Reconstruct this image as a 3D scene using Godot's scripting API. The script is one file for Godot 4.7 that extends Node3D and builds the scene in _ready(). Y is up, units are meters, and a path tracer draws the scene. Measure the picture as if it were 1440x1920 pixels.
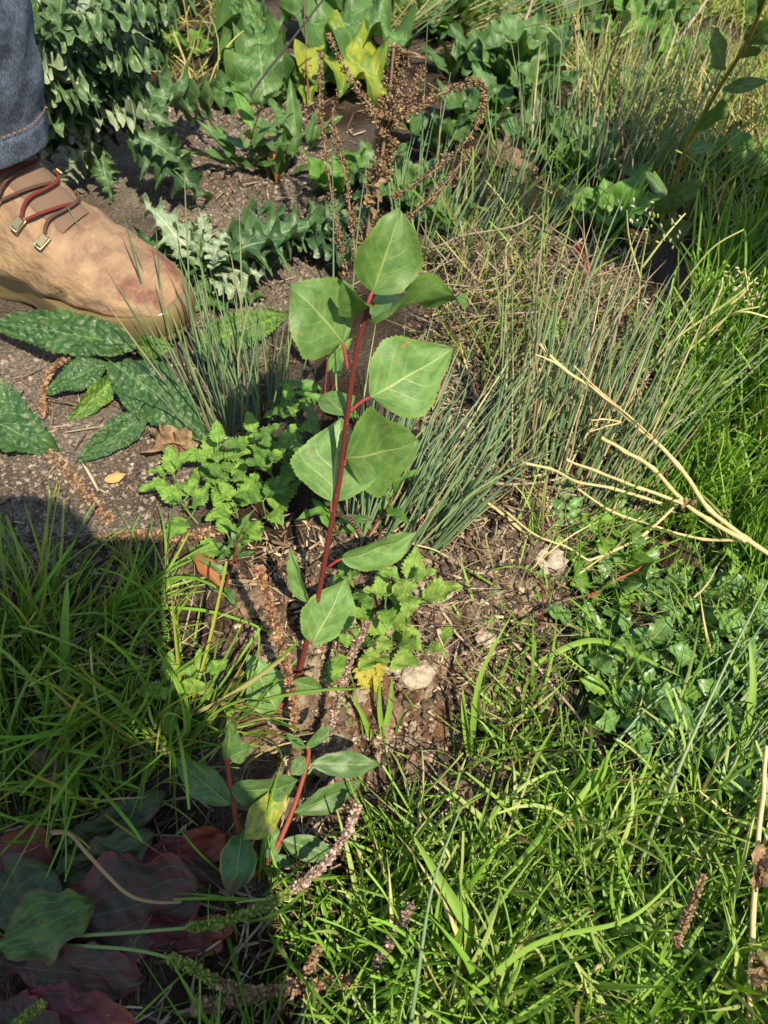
extends Node3D
# A poplar sapling on a slumped bank beside a trodden path: rushes, thistles, nettles, plantain and grass in hard September sun.

var rng := RandomNumberGenerator.new()
var nz := FastNoiseLite.new()
var taken := {}
var M := {}
var K := {}
var T := {}
const UP := Vector3(0, 1, 0)

# ---------------------------------------------------------------- mesh builder
class MB:
	var v := PackedVector3Array()
	var n := PackedVector3Array()
	var uv := PackedVector2Array()
	var c := PackedColorArray()
	var idx := PackedInt32Array()

	func sheet(p: PackedVector3Array, nu: int, wrap := false, col := Color.WHITE, cols := PackedColorArray(), us := PackedFloat32Array(), vs := PackedFloat32Array()) -> void:
		# p: rows of nu points each; the front looks along (row direction) x (column direction)
		var nv := p.size() / nu
		var b := v.size()
		var nn := PackedVector3Array()
		nn.resize(p.size())
		for j in nv - 1:
			for i in nu - 1:
				var a := j * nu + i
				var d := a + nu
				var f1 := (p[d] - p[a]).cross(p[a + 1] - p[a])
				var f2 := (p[d] - p[d + 1]).cross(p[a + 1] - p[d + 1]) * -1.0
				nn[a] += f1
				nn[a + 1] += f1 + f2
				nn[d] += f1 + f2
				nn[d + 1] += f2
				idx.append_array([b + a, b + a + 1, b + d, b + a + 1, b + d + 1, b + d])
		if wrap:
			for j in nv:
				var s := nn[j * nu] + nn[j * nu + nu - 1]
				nn[j * nu] = s
				nn[j * nu + nu - 1] = s
		for k in p.size():
			var q := nn[k]
			n.append(q.normalized() if q.length_squared() > 1e-24 else Vector3.UP)
			var i := k % nu
			var j := k / nu
			uv.append(Vector2(us[i] if us.size() else float(i) / (nu - 1), vs[j] if vs.size() else float(j) / max(1, nv - 1)))
			c.append(cols[k] if cols.size() else col)
		v.append_array(p)

	func tube(path: Array, r0: float, r1: float, sides := 6, col := Color.WHITE, close := true, radii := []) -> void:
		var m := path.size()
		var p := PackedVector3Array()
		var t0: Vector3 = (path[1] - path[0]).normalized()
		var nn := t0.cross(Vector3(0.3, 0.1, 1) if absf(t0.z) < 0.9 else Vector3(1, 0.2, 0)).normalized()
		var rows := []
		for j in m:
			var t: Vector3 = (path[mini(j + 1, m - 1)] - path[maxi(j - 1, 0)]).normalized()
			nn = (nn - t * nn.dot(t)).normalized()
			var bb := t.cross(nn)
			var r: float = lerpf(r0, r1, float(j) / (m - 1)) if radii.is_empty() else radii[j]
			if close and j == 0:
				for i in sides + 1: p.append(path[0])
			for i in sides + 1:
				var a := TAU * i / sides
				p.append(path[j] + (nn * cos(a) - bb * sin(a)) * r)
			if close and j == m - 1:
				for i in sides + 1: p.append(path[j])
		sheet(p, sides + 1, true, col)

	func lump(at: Vector3, s: Vector3, b: Basis, nz: FastNoiseLite, seed: float, rough := 0.3, nu := 6, nv := 4, col := Color.WHITE) -> void:
		var p := PackedVector3Array()
		for j in nv + 1:
			var th := PI * j / nv
			for i in nu + 1:
				var ph := -TAU * (i % nu) / nu
				var d := Vector3(sin(th) * cos(ph), -cos(th), sin(th) * sin(ph))
				var k := 1.0 + rough * nz.get_noise_3d(d.x * 90 + seed * 77.7, d.y * 90, d.z * 90 + seed * 31.1)
				p.append(at + b * (d * s * k))
		sheet(p, nu + 1, true, col)

	func box(at: Vector3, s: Vector3, b: Basis, col := Color.WHITE) -> void:
		for ax in 3:
			for sg in [-1.0, 1.0]:
				var nrm := Vector3.ZERO
				nrm[ax] = sg
				var a := Vector3.ZERO
				a[(ax + 1) % 3] = 1
				var e := nrm.cross(a)
				var base := v.size()
				for q in [[-1, -1], [1, -1], [-1, 1], [1, 1]]:
					v.append(at + b * ((nrm + a * q[0] + e * q[1]) * s * 0.5))
					n.append((b * nrm).normalized())
					uv.append(Vector2(q[0] * 0.5 + 0.5, q[1] * 0.5 + 0.5))
					c.append(col)
				idx.append_array([base, base + 2, base + 1, base + 1, base + 2, base + 3])

	func mesh() -> ArrayMesh:
		var arr := []
		arr.resize(Mesh.ARRAY_MAX)
		arr[Mesh.ARRAY_VERTEX] = v
		arr[Mesh.ARRAY_NORMAL] = n
		arr[Mesh.ARRAY_TEX_UV] = uv
		arr[Mesh.ARRAY_COLOR] = c
		arr[Mesh.ARRAY_INDEX] = idx
		var m := ArrayMesh.new()
		m.add_surface_from_arrays(Mesh.PRIMITIVE_TRIANGLES, arr)
		return m

# ---------------------------------------------------------------- small helpers
func R(a: float, b: float) -> float:
	return rng.randf_range(a, b)

func ss(a: float, b: float, x: float) -> float:
	return smoothstep(a, b, x)

func lin(r: float, g: float, b: float) -> Color:
	return Color(r / 255.0, g / 255.0, b / 255.0).srgb_to_linear()

func rgb8(r: float, g: float, b: float) -> Color:
	return Color(r / 255.0, g / 255.0, b / 255.0)

func numbered(called: String) -> String:
	if not taken.has(called):
		taken[called] = 0
		return called
	taken[called] += 1
	return "%s_%03d" % [called, taken[called]]

func tag(o: Node, label: String, category: String, group := "", kind := "") -> Node:
	if label: o.set_meta("label", label)
	if category: o.set_meta("category", category)
	if group: o.set_meta("group", group)
	if kind: o.set_meta("kind", kind)
	return o

func thing(called: String, label: String, category: String, at := Vector3.ZERO, group := "") -> Node3D:
	var o := Node3D.new()
	o.name = numbered(called)
	add_child(o)
	o.position = at
	tag(o, label, category, group)
	return o

func part(parent: Node3D, called: String, mesh: Mesh, mat: Material, xf := Transform3D.IDENTITY) -> MeshInstance3D:
	var o := MeshInstance3D.new()
	o.name = called
	o.mesh = mesh
	o.material_override = mat
	o.transform = xf
	parent.add_child(o, true)
	return o

func lone(called: String, label: String, category: String, mb: MB, mat: Material, at: Vector3, group := "") -> MeshInstance3D:
	# a thing that is one mesh; the builder holds it in world places
	var o := MeshInstance3D.new()
	o.name = numbered(called)
	for k in mb.v.size(): mb.v[k] -= at
	o.mesh = mb.mesh()
	o.material_override = mat
	add_child(o)
	o.position = at
	tag(o, label, category, group)
	return o

func local_part(t: Node3D, called: String, mb: MB, mat: Material) -> MeshInstance3D:
	# the builder holds world places; the part is moved into the thing's own axes
	for k in mb.v.size(): mb.v[k] -= t.position
	return part(t, called, mb.mesh(), mat)

func curve(pts: Array, per := 5) -> Array:
	var out := []
	for i in pts.size() - 1:
		var a: Vector3 = pts[maxi(i - 1, 0)]
		var b: Vector3 = pts[i]
		var c: Vector3 = pts[i + 1]
		var d: Vector3 = pts[mini(i + 2, pts.size() - 1)]
		for k in per:
			out.append(b.cubic_interpolate(c, a, d, float(k) / per))
	out.append(pts[-1])
	return out

func wiggle(pts: Array, amp: float, seed: float) -> Array:
	var out := []
	for i in pts.size():
		var q: Vector3 = pts[i]
		out.append(q + Vector3(nz.get_noise_2d(i * 9.0, seed * 91), nz.get_noise_2d(i * 9.0 + 500, seed * 91), nz.get_noise_2d(i * 9.0, seed * 91 + 300)) * amp)
	return out

# ---------------------------------------------------------------- terrain
func h0(x: float, z: float) -> float:
	var z0 := -0.36 - 0.10 * ss(-0.16, 0.04, x) - 0.28 * ss(0.08, 0.32, x)
	var w := 0.20 + 0.10 * ss(0.05, 0.3, x)
	var d := 0.05 + 0.075 * ss(-0.20, 0.0, x)
	return -d * ss(z0, z0 + w, z)

func bank(x: float, z: float) -> float:
	# 1 on the bare slumped face, 0 on the trodden path and under the sward
	var p := Vector2(x, z)
	var a := 1.0 - ss(0.06, 0.15, p.distance_to(Vector2(0.0209, -0.3336)))
	var b := 1.0 - ss(0.05, 0.13, p.distance_to(Vector2(-0.05, -0.2841)))
	var c := 1.0 - ss(0.06, 0.16, p.distance_to(Vector2(0.0674, -0.3969)))
	return maxf(a, maxf(b, c))

func hgt(x: float, z: float) -> float:
	var near := 1.0 - ss(1.4, 2.6, Vector2(x, z + 0.6).length())
	var bk := bank(x, z)
	var y := h0(x, z)
	y += 0.010 * nz.get_noise_2d(x * 420, z * 420) * (0.4 + 0.6 * near)
	y += (0.0022 + 0.011 * bk) * nz.get_noise_2d(x * 1500 + 90, z * 1500) * near
	y += (0.0009 + 0.005 * bk) * nz.get_noise_2d(x * 5200, z * 5200 + 40) * near
	# the dark hollow under the bank, right of the sapling
	y -= 0.022 * (1.0 - ss(0.008, 0.045, Vector2(x * 1.3, z).distance_to(Vector2(0.067, -0.2687) * Vector2(1.3, 1.0))))
	return y

func gp(p: Vector2, up := 0.0) -> Vector3:
	return Vector3(p.x, hgt(p.x, p.y) + up, p.y)

# ---------------------------------------------------------------- textures
func picture(px: PackedByteArray, w: int, h: int) -> Image:
	return Image.create_from_data(w, h, false, Image.FORMAT_RGB8, px)

func leaf_tex(key: String, s: Dictionary) -> void:
	# colour and relief of a leaf blade: midrib, side veins, net veins, mottling, rim, blotches
	var w := 256
	var h := 320
	var px := PackedByteArray()
	var hp := PackedByteArray()
	px.resize(w * h * 3)
	hp.resize(w * h * 3)
	var cell := FastNoiseLite.new()
	cell.noise_type = FastNoiseLite.TYPE_CELLULAR
	cell.cellular_return_type = FastNoiseLite.RETURN_DISTANCE2_SUB
	cell.frequency = s.get("net", 0.05)
	cell.seed = s.get("seed", 1)
	var fine := FastNoiseLite.new()
	fine.seed = s.get("seed", 1) + 9
	fine.frequency = 0.012
	fine.fractal_octaves = 4
	var base: Color = s.base
	var dark: Color = s.dark
	var vein: Color = s.vein
	var rim: Color = s.get("rim", base)
	var spot: Color = s.get("spot", base)
	var spots: float = s.get("spots", -1.0)
	var nv: float = s.get("nv", 7.0)
	var slope: float = s.get("slope", 0.28)
	var bow: float = s.get("bow", 0.10)
	var along: bool = s.get("parallel", false)
	var vs: float = s.get("vs", 0.6)
	var bull: float = s.get("bull", 0.0)
	for y in h:
		var v := float(y) / h
		for x in w:
			var u := x * 2.0 / w - 1.0
			var au := absf(u)
			var mid := exp(-pow(u / (0.014 + 0.022 * (1.0 - v)), 2))
			var sv := 0.0
			var mound := 0.0
			if along:
				var q := au * 3.4 * (0.75 + 0.25 * sin(PI * clampf(v, 0, 1)))
				var dq := absf(q - roundf(q))
				sv = exp(-pow(dq / 0.07, 2)) * (1.0 if q > 0.5 else 0.0)
				mound = dq * 2.0
			else:
				var ph := (v - slope * au - bow * au * au + (0.012 if u > 0 else 0.0)) * nv
				var dq := absf(ph - roundf(ph))
				sv = exp(-pow(dq / (0.055 * nv / 7.0), 2)) * (1.0 - 0.55 * au)
				mound = dq * 2.0
			var net := 1.0 - smoothstep(0.0, 0.22, cell.get_noise_2d(x * 1.25, y) + 1.0)
			var f := fine.get_noise_2d(x, y)
			var g := fine.get_noise_2d(x * 4.1 + 700, y * 4.1)
			var col := base.lerp(dark, clampf(0.5 + f * 1.1 + g * 0.35, 0, 1))
			col = col.lerp(vein, clampf(maxf(mid * 0.95, sv * vs) + net * 0.22 * vs, 0, 1))
			if s.has("rim"): col = col.lerp(rim, smoothstep(0.82, 1.0, au + 0.10 * g) * 0.8)
			if s.has("spot"): col = col.lerp(spot, smoothstep(spots, spots + 0.10, fine.get_noise_2d(x * 1.6 + 300, y * 1.6 + 90)))
			if s.has("tipc"): col = col.lerp(s.tipc, smoothstep(s.get("tipat", 0.6), 1.0, v + 0.25 * f))
			var k := (y * w + x) * 3
			px[k] = int(clampf(col.r * 255.0, 0, 255))
			px[k + 1] = int(clampf(col.g * 255.0, 0, 255))
			px[k + 2] = int(clampf(col.b * 255.0, 0, 255))
			var e := 0.55 - 0.35 * mid - 0.28 * sv - 0.16 * net + 0.06 * g + bull * (mound * 0.5 + 0.25 * (1.0 - net))
			var eb := int(clampf(e * 255.0, 0, 255))
			hp[k] = eb
			hp[k + 1] = eb
			hp[k + 2] = eb
	var hi := picture(hp, w, h)
	hi.bump_map_to_normal_map(s.get("relief", 3.0))
	T[key] = [ImageTexture.create_from_image(picture(px, w, h)), ImageTexture.create_from_image(hi)]

func leaf_mat(key: String, tex: String, tint := Color.WHITE, rough := 0.42, back := 0.7) -> StandardMaterial3D:
	var m := StandardMaterial3D.new()
	m.resource_name = key
	m.albedo_color = tint
	m.albedo_texture = T[tex][0]
	m.normal_enabled = true
	m.normal_texture = T[tex][1]
	m.normal_scale = 0.9
	m.roughness = rough
	m.metallic_specular = 0.45
	m.backlight_enabled = true
	m.backlight = Color(back, back, back * 0.45)
	m.cull_mode = BaseMaterial3D.CULL_DISABLED
	M[key] = m
	return m

func plain(key: String, col: Color, rough := 0.7, back := 0.0, spec := 0.4) -> StandardMaterial3D:
	var m := StandardMaterial3D.new()
	m.resource_name = key
	m.albedo_color = col
	m.roughness = rough
	m.metallic_specular = spec
	m.vertex_color_use_as_albedo = true
	m.cull_mode = BaseMaterial3D.CULL_DISABLED
	if back > 0:
		m.backlight_enabled = true
		m.backlight = Color(back, back, back * 0.5)
	M[key] = m
	return m

func noise_tex(freq: float, seed: int, oct: int, size := 512, lo := 0.6, hi := 1.0, normal := false, bump := 4.0, cellular := false) -> NoiseTexture2D:
	var f := FastNoiseLite.new()
	f.seed = seed
	f.frequency = freq
	f.fractal_octaves = oct
	if cellular:
		f.noise_type = FastNoiseLite.TYPE_CELLULAR
		f.cellular_return_type = FastNoiseLite.RETURN_DISTANCE
	var t := NoiseTexture2D.new()
	t.width = size
	t.height = size
	t.seamless = true
	t.generate_mipmaps = false
	t.noise = f
	if normal:
		t.as_normal_map = true
		t.bump_strength = bump
	else:
		var g := Gradient.new()
		g.set_color(0, Color(lo, lo, lo))
		g.set_color(1, Color(hi, hi, hi))
		t.color_ramp = g
	return t

# ---------------------------------------------------------------- leaves
func profile(kind: String, v: float) -> float:
	match kind:
		"rhombic":
			return pow(sin(clampf(v / 0.42, 0, 1) * PI / 2), 0.70) if v < 0.42 else pow(maxf(0, 1.0 - pow((v - 0.42) / 0.58, 1.35)), 1.0)
		"ellip":
			return pow(maxf(0, sin(PI * pow(v, 0.92))), 0.85)
		"ovate":
			return pow(clampf(v / 0.24, 0, 1), 0.45) if v < 0.24 else pow(maxf(0, cos((v - 0.24) / 0.76 * PI / 2)), 0.85)
		"lance":
			return pow(clampf(v / 0.35, 0, 1), 0.6) if v < 0.35 else pow(maxf(0, cos((v - 0.35) / 0.65 * PI / 2)), 1.05)
		"spoon":
			return lerpf(0.10, 0.16, v / 0.25) if v < 0.25 else maxf(0.16 * (1.0 - v), pow(maxf(0, sin(PI * pow((v - 0.22) / 0.78, 0.85))), 0.55))
		"strap":
			return pow(maxf(0, 1.0 - pow(v, 3.0)), 0.8) * (0.7 + 0.3 * clampf(v * 5, 0, 1))
	return sin(PI * v)

func chord(d: Dictionary) -> Vector3:
	var ny: int = d.ny
	var q := Vector3.ZERO
	for j in ny:
		var a: float = d.get("bend", 0.0) * pow((j + 0.5) / ny, d.get("bp", 1.0))
		q += Vector3(0, -sin(a), cos(a)) / ny
	return q

func leaf_into(mb: MB, d: Dictionary, xf: Transform3D) -> void:
	var nx: int = d.nx
	var ny: int = d.ny
	var W: float = d.W
	var bend: float = d.get("bend", 0.0)
	var bp: float = d.get("bp", 1.0)
	var teeth: float = d.get("teeth", 0.0)
	var td: float = d.get("td", 0.0)
	var fold: float = d.get("fold", 0.12)
	var rip: float = d.get("rip", 0.0)
	var rf: float = d.get("rf", 2.0)
	var bull: float = d.get("bull", 0.0)
	var lob: float = d.get("lob", 0.0)
	var nl: float = d.get("nl", 6.0)
	var twist: float = d.get("twist", 0.0)
	var sd: float = d.get("seed", 1.0)
	var crenate: bool = d.get("crenate", false)
	var sag: float = d.get("sag", 0.0)
	var p := PackedVector3Array()
	var us := PackedFloat32Array()
	var vs := PackedFloat32Array()
	for i in nx * 2 + 1: us.append(float(i) / (nx * 2))
	var c := Vector3.ZERO
	for j in ny + 1:
		var v := float(j) / ny
		var a := bend * pow(v, bp)
		if j > 0:
			var am := bend * pow((j - 0.5) / ny, bp)
			c += Vector3(0, -sin(am), cos(am)) / ny
		var nrm := Vector3(0, cos(a), sin(a))
		var tan := Vector3(0, -sin(a), cos(a))
		var tw := twist * v
		var xa := Vector3(cos(tw), 0, 0) + nrm * sin(tw)
		var na := nrm * cos(tw) - Vector3(sin(tw), 0, 0)
		var w0 := W * profile(d.prof, v)
		w0 *= 1.0 + d.get("uneven", 0.06) * nz.get_noise_2d(v * 260.0, sd * 53.0)
		var ph := fposmod(v * teeth, 1.0)
		var saw := absf(sin(PI * ph)) if crenate else ph
		for i in nx * 2 + 1:
			var s := float(i) / nx - 1.0
			var side := 1.0 if s >= 0 else -1.0
			var wt := w0 * (1.0 - td * (1.0 - saw))
			var lz := 0.0
			var ly := 0.0
			if lob > 0:
				var lp := v * nl + (0.18 if side > 0 else 0.0) + 0.12 * nz.get_noise_2d(v * 120 + side * 40, sd * 17)
				var lf := fposmod(lp, 1.0)
				var k := pow(lf, 0.7) if lf < 0.72 else pow((1.0 - lf) / 0.28, 1.4)
				wt *= 1.0 - lob * (1.0 - k) * smoothstep(0.0, 0.12, v)
				lz = 0.10 * k * absf(s)
				ly = sin(lp * TAU) * absf(s) * absf(s) * W * d.get("lr", 0.35)
			var e := absf(s)
			var x := s * lerpf(w0, wt, smoothstep(0.35, 1.0, e) if lob == 0 else e)
			var yy := fold * absf(x) + ly
			yy += rip * W * e * e * sin(v * rf * TAU + side * 1.3 + sd) - sag * x * x / W
			if bull > 0:
				yy += bull * nz.get_noise_3d(x * 900.0, v * 900.0, sd * 40.0)
			yy += 0.025 * nz.get_noise_2d(s * 45 + sd * 60, v * 110) * smoothstep(0.0, 0.3, v)
			p.append(xf * (c + xa * x + na * yy + tan * lz * W))
		vs.append(v)
	mb.sheet(p, nx * 2 + 1, false, d.get("col", Color.WHITE), PackedColorArray(), us, vs)

func pool(key: String, d: Dictionary, count: int) -> void:
	var out := []
	for k in count:
		var e := d.duplicate()
		e.seed = k * 3.7 + 1.0
		for q in ["bend", "rip", "fold"]:
			if e.has(q): e[q] = d[q] * R(0.5, 1.5)
		e.twist = R(-0.35, 0.35) * d.get("tw", 1.0)
		var mb := MB.new()
		leaf_into(mb, e, Transform3D.IDENTITY)
		out.append([mb.mesh(), chord(e)])
	K[key] = out

func frame(base: Vector3, tip: Vector3, nhint: Vector3, q: Vector3) -> Transform3D:
	var dirv := tip - base
	var s := dirv.length() / q.length()
	var z := dirv.normalized()
	var x := nhint.cross(z)
	if x.length() < 0.05: x = Vector3(1, 0, 0.3).cross(z)
	x = x.normalized()
	var y := z.cross(x)
	var b := Basis(x, y, z) * Basis(Vector3.RIGHT, atan2(q.y, q.z))
	return Transform3D(b.scaled(Vector3(s, s, s)), base)

func put_leaf(t: Node3D, kind: String, base: Vector3, tip: Vector3, nhint: Vector3, mat: Material, called := "leaf", pick := -1) -> MeshInstance3D:
	var arr: Array = K[kind]
	var li: Array = arr[rng.randi() % arr.size()] if pick < 0 else arr[pick % arr.size()]
	var xf := frame(base, tip, nhint, li[1])
	xf.origin -= t.position
	return part(t, called, li[0], mat, xf)

func own_leaf(t: Node3D, d: Dictionary, base: Vector3, tip: Vector3, corner: Vector3, mat: Material, called := "leaf") -> MeshInstance3D:
	# a leaf of its own mesh whose widest point on one side is at corner
	var z := (tip - base).normalized()
	var x := (corner - base)
	x = x - z * x.dot(z)
	var e := d.duplicate()
	var q := chord(e)
	e.W = x.length() * q.length() / tip.distance_to(base) * e.get("ws", 1.0)
	x = x.normalized()
	var y := z.cross(x)
	if y.dot(Vector3(0, 0.75, 0.66)) < 0 and not e.get("flip", false): y = -y
	var xf := frame(base, tip, y, q)
	xf.origin -= t.position
	var mb := MB.new()
	leaf_into(mb, e, Transform3D.IDENTITY)
	return part(t, called, mb.mesh(), mat, xf)

func pinnate(mb: MB, sd: float) -> void:
	# a cress-like leaf: a stalk, pairs of scalloped leaflets and a larger oblong end leaflet
	var d := {"nx": 2, "ny": 12, "W": 0.30, "prof": "ellip", "teeth": 4.0, "td": 0.42, "crenate": true, "fold": 0.2, "bend": 0.5, "seed": sd, "rip": 0.2}
	var stalk := []
	for k in 7: stalk.append(Vector3(0, 0.08 * sin(PI * k / 6.0), 0.60 * k / 6.0))
	mb.tube(stalk, 0.014, 0.010, 4)
	for k in 3:
		for s in [-1.0, 1.0]:
			var b := Basis(UP, s * (1.25 - 0.12 * k)) * Basis(Vector3.RIGHT, -0.1)
			leaf_into(mb, d, Transform3D(b.scaled(Vector3.ONE * (0.20 + 0.07 * k)), stalk[2 + k] * (1.0 + 0.06 * k)))
	leaf_into(mb, d.merged({"W": 0.33, "teeth": 5.0}, true), Transform3D(Basis(Vector3.RIGHT, 0.1).scaled(Vector3.ONE * 0.56), stalk[6] - Vector3(0, 0, 0.05)))

# ---------------------------------------------------------------- plant builders
func rosette(t: Node3D, c: Vector3, n: int, l0: float, l1: float, kind: String, mats: Array, e0: float, e1: float, ph := 0.0, rad := 0.008) -> void:
	for i in n:
		var az := ph + i * 2.39996 + R(-0.3, 0.3)
		var el := deg_to_rad(R(e0, e1))
		var o := Vector3(cos(az), 0, sin(az))
		var L := R(l0, l1)
		var b := c + o * rad * R(0.3, 1.2) + UP * 0.003
		var tip := b + (o * cos(el) + UP * sin(el)) * L
		tip.y = maxf(tip.y, hgt(tip.x, tip.z) + 0.004)
		put_leaf(t, kind, b, tip, UP + o * R(-0.3, 0.1), mats[rng.randi() % mats.size()])

func stemmed(t: Node3D, pts: Array, n: int, l0: float, l1: float, kind: String, mats: Array, stem_mat: Material, r: float, opposite := false, e0 := 25.0, e1 := 40.0, from := 0.15, stalk := 0.0) -> void:
	var path := curve(pts, 6)
	var mb := MB.new()
	mb.tube(path, r, r * 0.5, 6)
	local_part(t, "stem", mb, stem_mat)
	var az := R(0, TAU)
	for i in n:
		var f := lerpf(from, 0.985, float(i) / maxi(1, n - 1))
		var at: Vector3 = path[int(f * (path.size() - 1))]
		var two := 2 if opposite else 1
		az += PI / 2 if opposite else 2.39996
		var L := lerpf(l0, l1, f)
		for k in two:
			var a := az + PI * k + R(-0.25, 0.25)
			var o := Vector3(cos(a), 0, sin(a))
			var el := deg_to_rad(lerpf(e0, e1, f) + R(-12, 12))
			var dr := o * cos(el) + UP * sin(el)
			var b := at + dr * stalk * L
			if stalk > 0:
				var sb := MB.new()
				sb.tube([at, b + UP * 0.0005], r * 0.45, r * 0.35, 4)
				local_part(t, "petiole", sb, stem_mat)
			var tip := b + dr * L * R(0.85, 1.15)
			tip.y = maxf(tip.y, hgt(tip.x, tip.z) + 0.003)
			put_leaf(t, kind, b, tip, UP + o * 0.1, mats[rng.randi() % mats.size()])

func rush_clump(label: String, c: Vector2, rad: float, n: int, dirv: Vector3, spread: float, l0: float, l1: float, straw: float, ph := 1.0) -> void:
	var t := thing("rush_clump", label, "rush", gp(c))
	for i in n:
		var a := R(0, TAU)
		var rr := rad * sqrt(R(0, 1))
		var p := Vector2(c.x + cos(a) * rr * ph, c.y + sin(a) * rr)
		var b := gp(p, -0.004)
		var d := (dirv + Vector3(cos(a), 0, sin(a)) * rr / rad * spread * 0.7 + Vector3(R(-1, 1), R(-0.4, 0.4), R(-1, 1)) * spread * 0.5).normalized()
		var L := R(l0, l1) * (R(0.5, 1.0) if rng.randf() < 0.35 else 1.0)
		var q := Basis(Quaternion(UP, d)) * Basis(UP, R(0, TAU))
		var w := R(0.00085, 0.0014)
		var m: Material = M["rush%d" % (rng.randi() % 3)] if rng.randf() > straw else (M.straw if rng.randf() < 0.6 else M.straw_dark)
		part(t, "stem", K.rush[rng.randi() % K.rush.size()], m, Transform3D(q * Basis.from_scale(Vector3(w, L, w * R(0.8, 1.2))), b - t.position))

func single_rush(label: String, pts: Array, mat: Material, r := 0.0013, called := "lone_rush", category := "rush") -> void:
	var mb := MB.new()
	mb.tube(curve(pts, 6), r, r * 0.35, 6)
	lone(called, label, category, mb, mat, pts[0])

func spike(mb: MB, path: Array, count: int, seed_r: float, spread: float, cols: Array, f0 := 0.0, f1 := 1.0, long := 1.5, taper := 0.5, clump := 0.0) -> void:
	var cs := R(0, 900)
	# seeds set all round a stalk
	for i in count:
		var f := lerpf(f0, f1, (i + R(0, 1)) / count)
		if clump > 0 and nz.get_noise_2d(f * path.size() * 26.0, cs) < R(-1.0, 0.5) * clump: continue
		var k := f * (path.size() - 1)
		var j := mini(int(k), path.size() - 2)
		var at: Vector3 = (path[j] as Vector3).lerp(path[j + 1], k - j)
		var tn: Vector3 = (path[j + 1] - path[j]).normalized()
		var o := tn.cross(Vector3(R(-1, 1), R(-1, 1), R(-1, 1))).normalized()
		var g := lerpf(1.0, taper, f)
		var d := (o + tn * R(0.1, 0.9)).normalized()
		var s := seed_r * R(0.45, 1.35) * lerpf(1.0, g, 0.6)
		mb.lump(at + o * spread * g * R(0.35, 1.15), Vector3(s, s * long, s), Basis(Quaternion(UP, d)), nz, R(0, 50), 0.35, 5, 3, cols[rng.randi() % cols.size()])

func grass(label: String, poly: PackedVector2Array, density: float, l0: float, l1: float, w0: float, w1: float, lean: Vector3, spread: float, cols: Array, kinds: Array, patch := 0.0, called := "grass") -> void:
	var t := thing(called, label, "grass", Vector3.ZERO)
	t.set_meta("kind", "stuff")
	var lo := poly[0]
	var hi := poly[0]
	for q in poly:
		lo = lo.min(q)
		hi = hi.max(q)
	var n := int(density * (hi.x - lo.x) * (hi.y - lo.y))
	var tr := []
	var cl := []
	for k in kinds:
		tr.append([])
		cl.append([])
	var tx := Vector2(R(0, 500), R(0, 500))
	for i in n:
		var p := Vector2(R(lo.x, hi.x), R(lo.y, hi.y))
		if not Geometry2D.is_point_in_polygon(p, poly): continue
		var cl_n := nz.get_noise_2d(p.x * 700 + tx.x, p.y * 700 + tx.y)
		if patch > 0 and cl_n < R(-patch, patch * 0.5) - 0.15: continue
		var tuft := Vector3(nz.get_noise_2d(p.x * 500 + 40, p.y * 500), 0, nz.get_noise_2d(p.x * 500 + 40, p.y * 500 + 900)) * 1.6
		var d := (lean + tuft * spread + Vector3(R(-1, 1), R(-0.35, 0.5), R(-1, 1)) * spread).normalized()
		if d.y < 0.12: d = (d + UP * 0.3).normalized()
		var L := R(l0, l1) * (0.75 + 0.5 * clampf(0.5 + cl_n, 0, 1))
		if rng.randf() < 0.25: L *= 0.6
		var w := R(w0, w1)
		var b := Basis(Quaternion(UP, d)) * Basis(UP, R(0, TAU)) * Basis.from_scale(Vector3(w, L, L))
		var k := rng.randi() % kinds.size()
		tr[k].append(Transform3D(b, gp(p, -0.003)))
		var c: Color = cols[mini(int(absf(rng.randfn(0, 0.42)) * cols.size()), cols.size() - 1)]
		cl[k].append(c * R(0.85, 1.3))
	for k in kinds.size():
		if tr[k].is_empty(): continue
		scatter(t, "blade", K.blade[kinds[k]], M.grass, tr[k], cl[k])

func scatter(t: Node3D, called: String, mesh: Mesh, mat: Material, tr: Array, cl: Array) -> void:
	var mm := MultiMesh.new()
	mm.transform_format = MultiMesh.TRANSFORM_3D
	mm.use_colors = true
	mm.mesh = mesh
	mm.instance_count = tr.size()
	for i in tr.size():
		mm.set_instance_transform(i, tr[i])
		mm.set_instance_color(i, cl[i])
	var o := MultiMeshInstance3D.new()
	o.name = called
	o.multimesh = mm
	o.material_override = mat
	o.set_meta("kind", "stuff")
	t.add_child(o, true)

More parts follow.
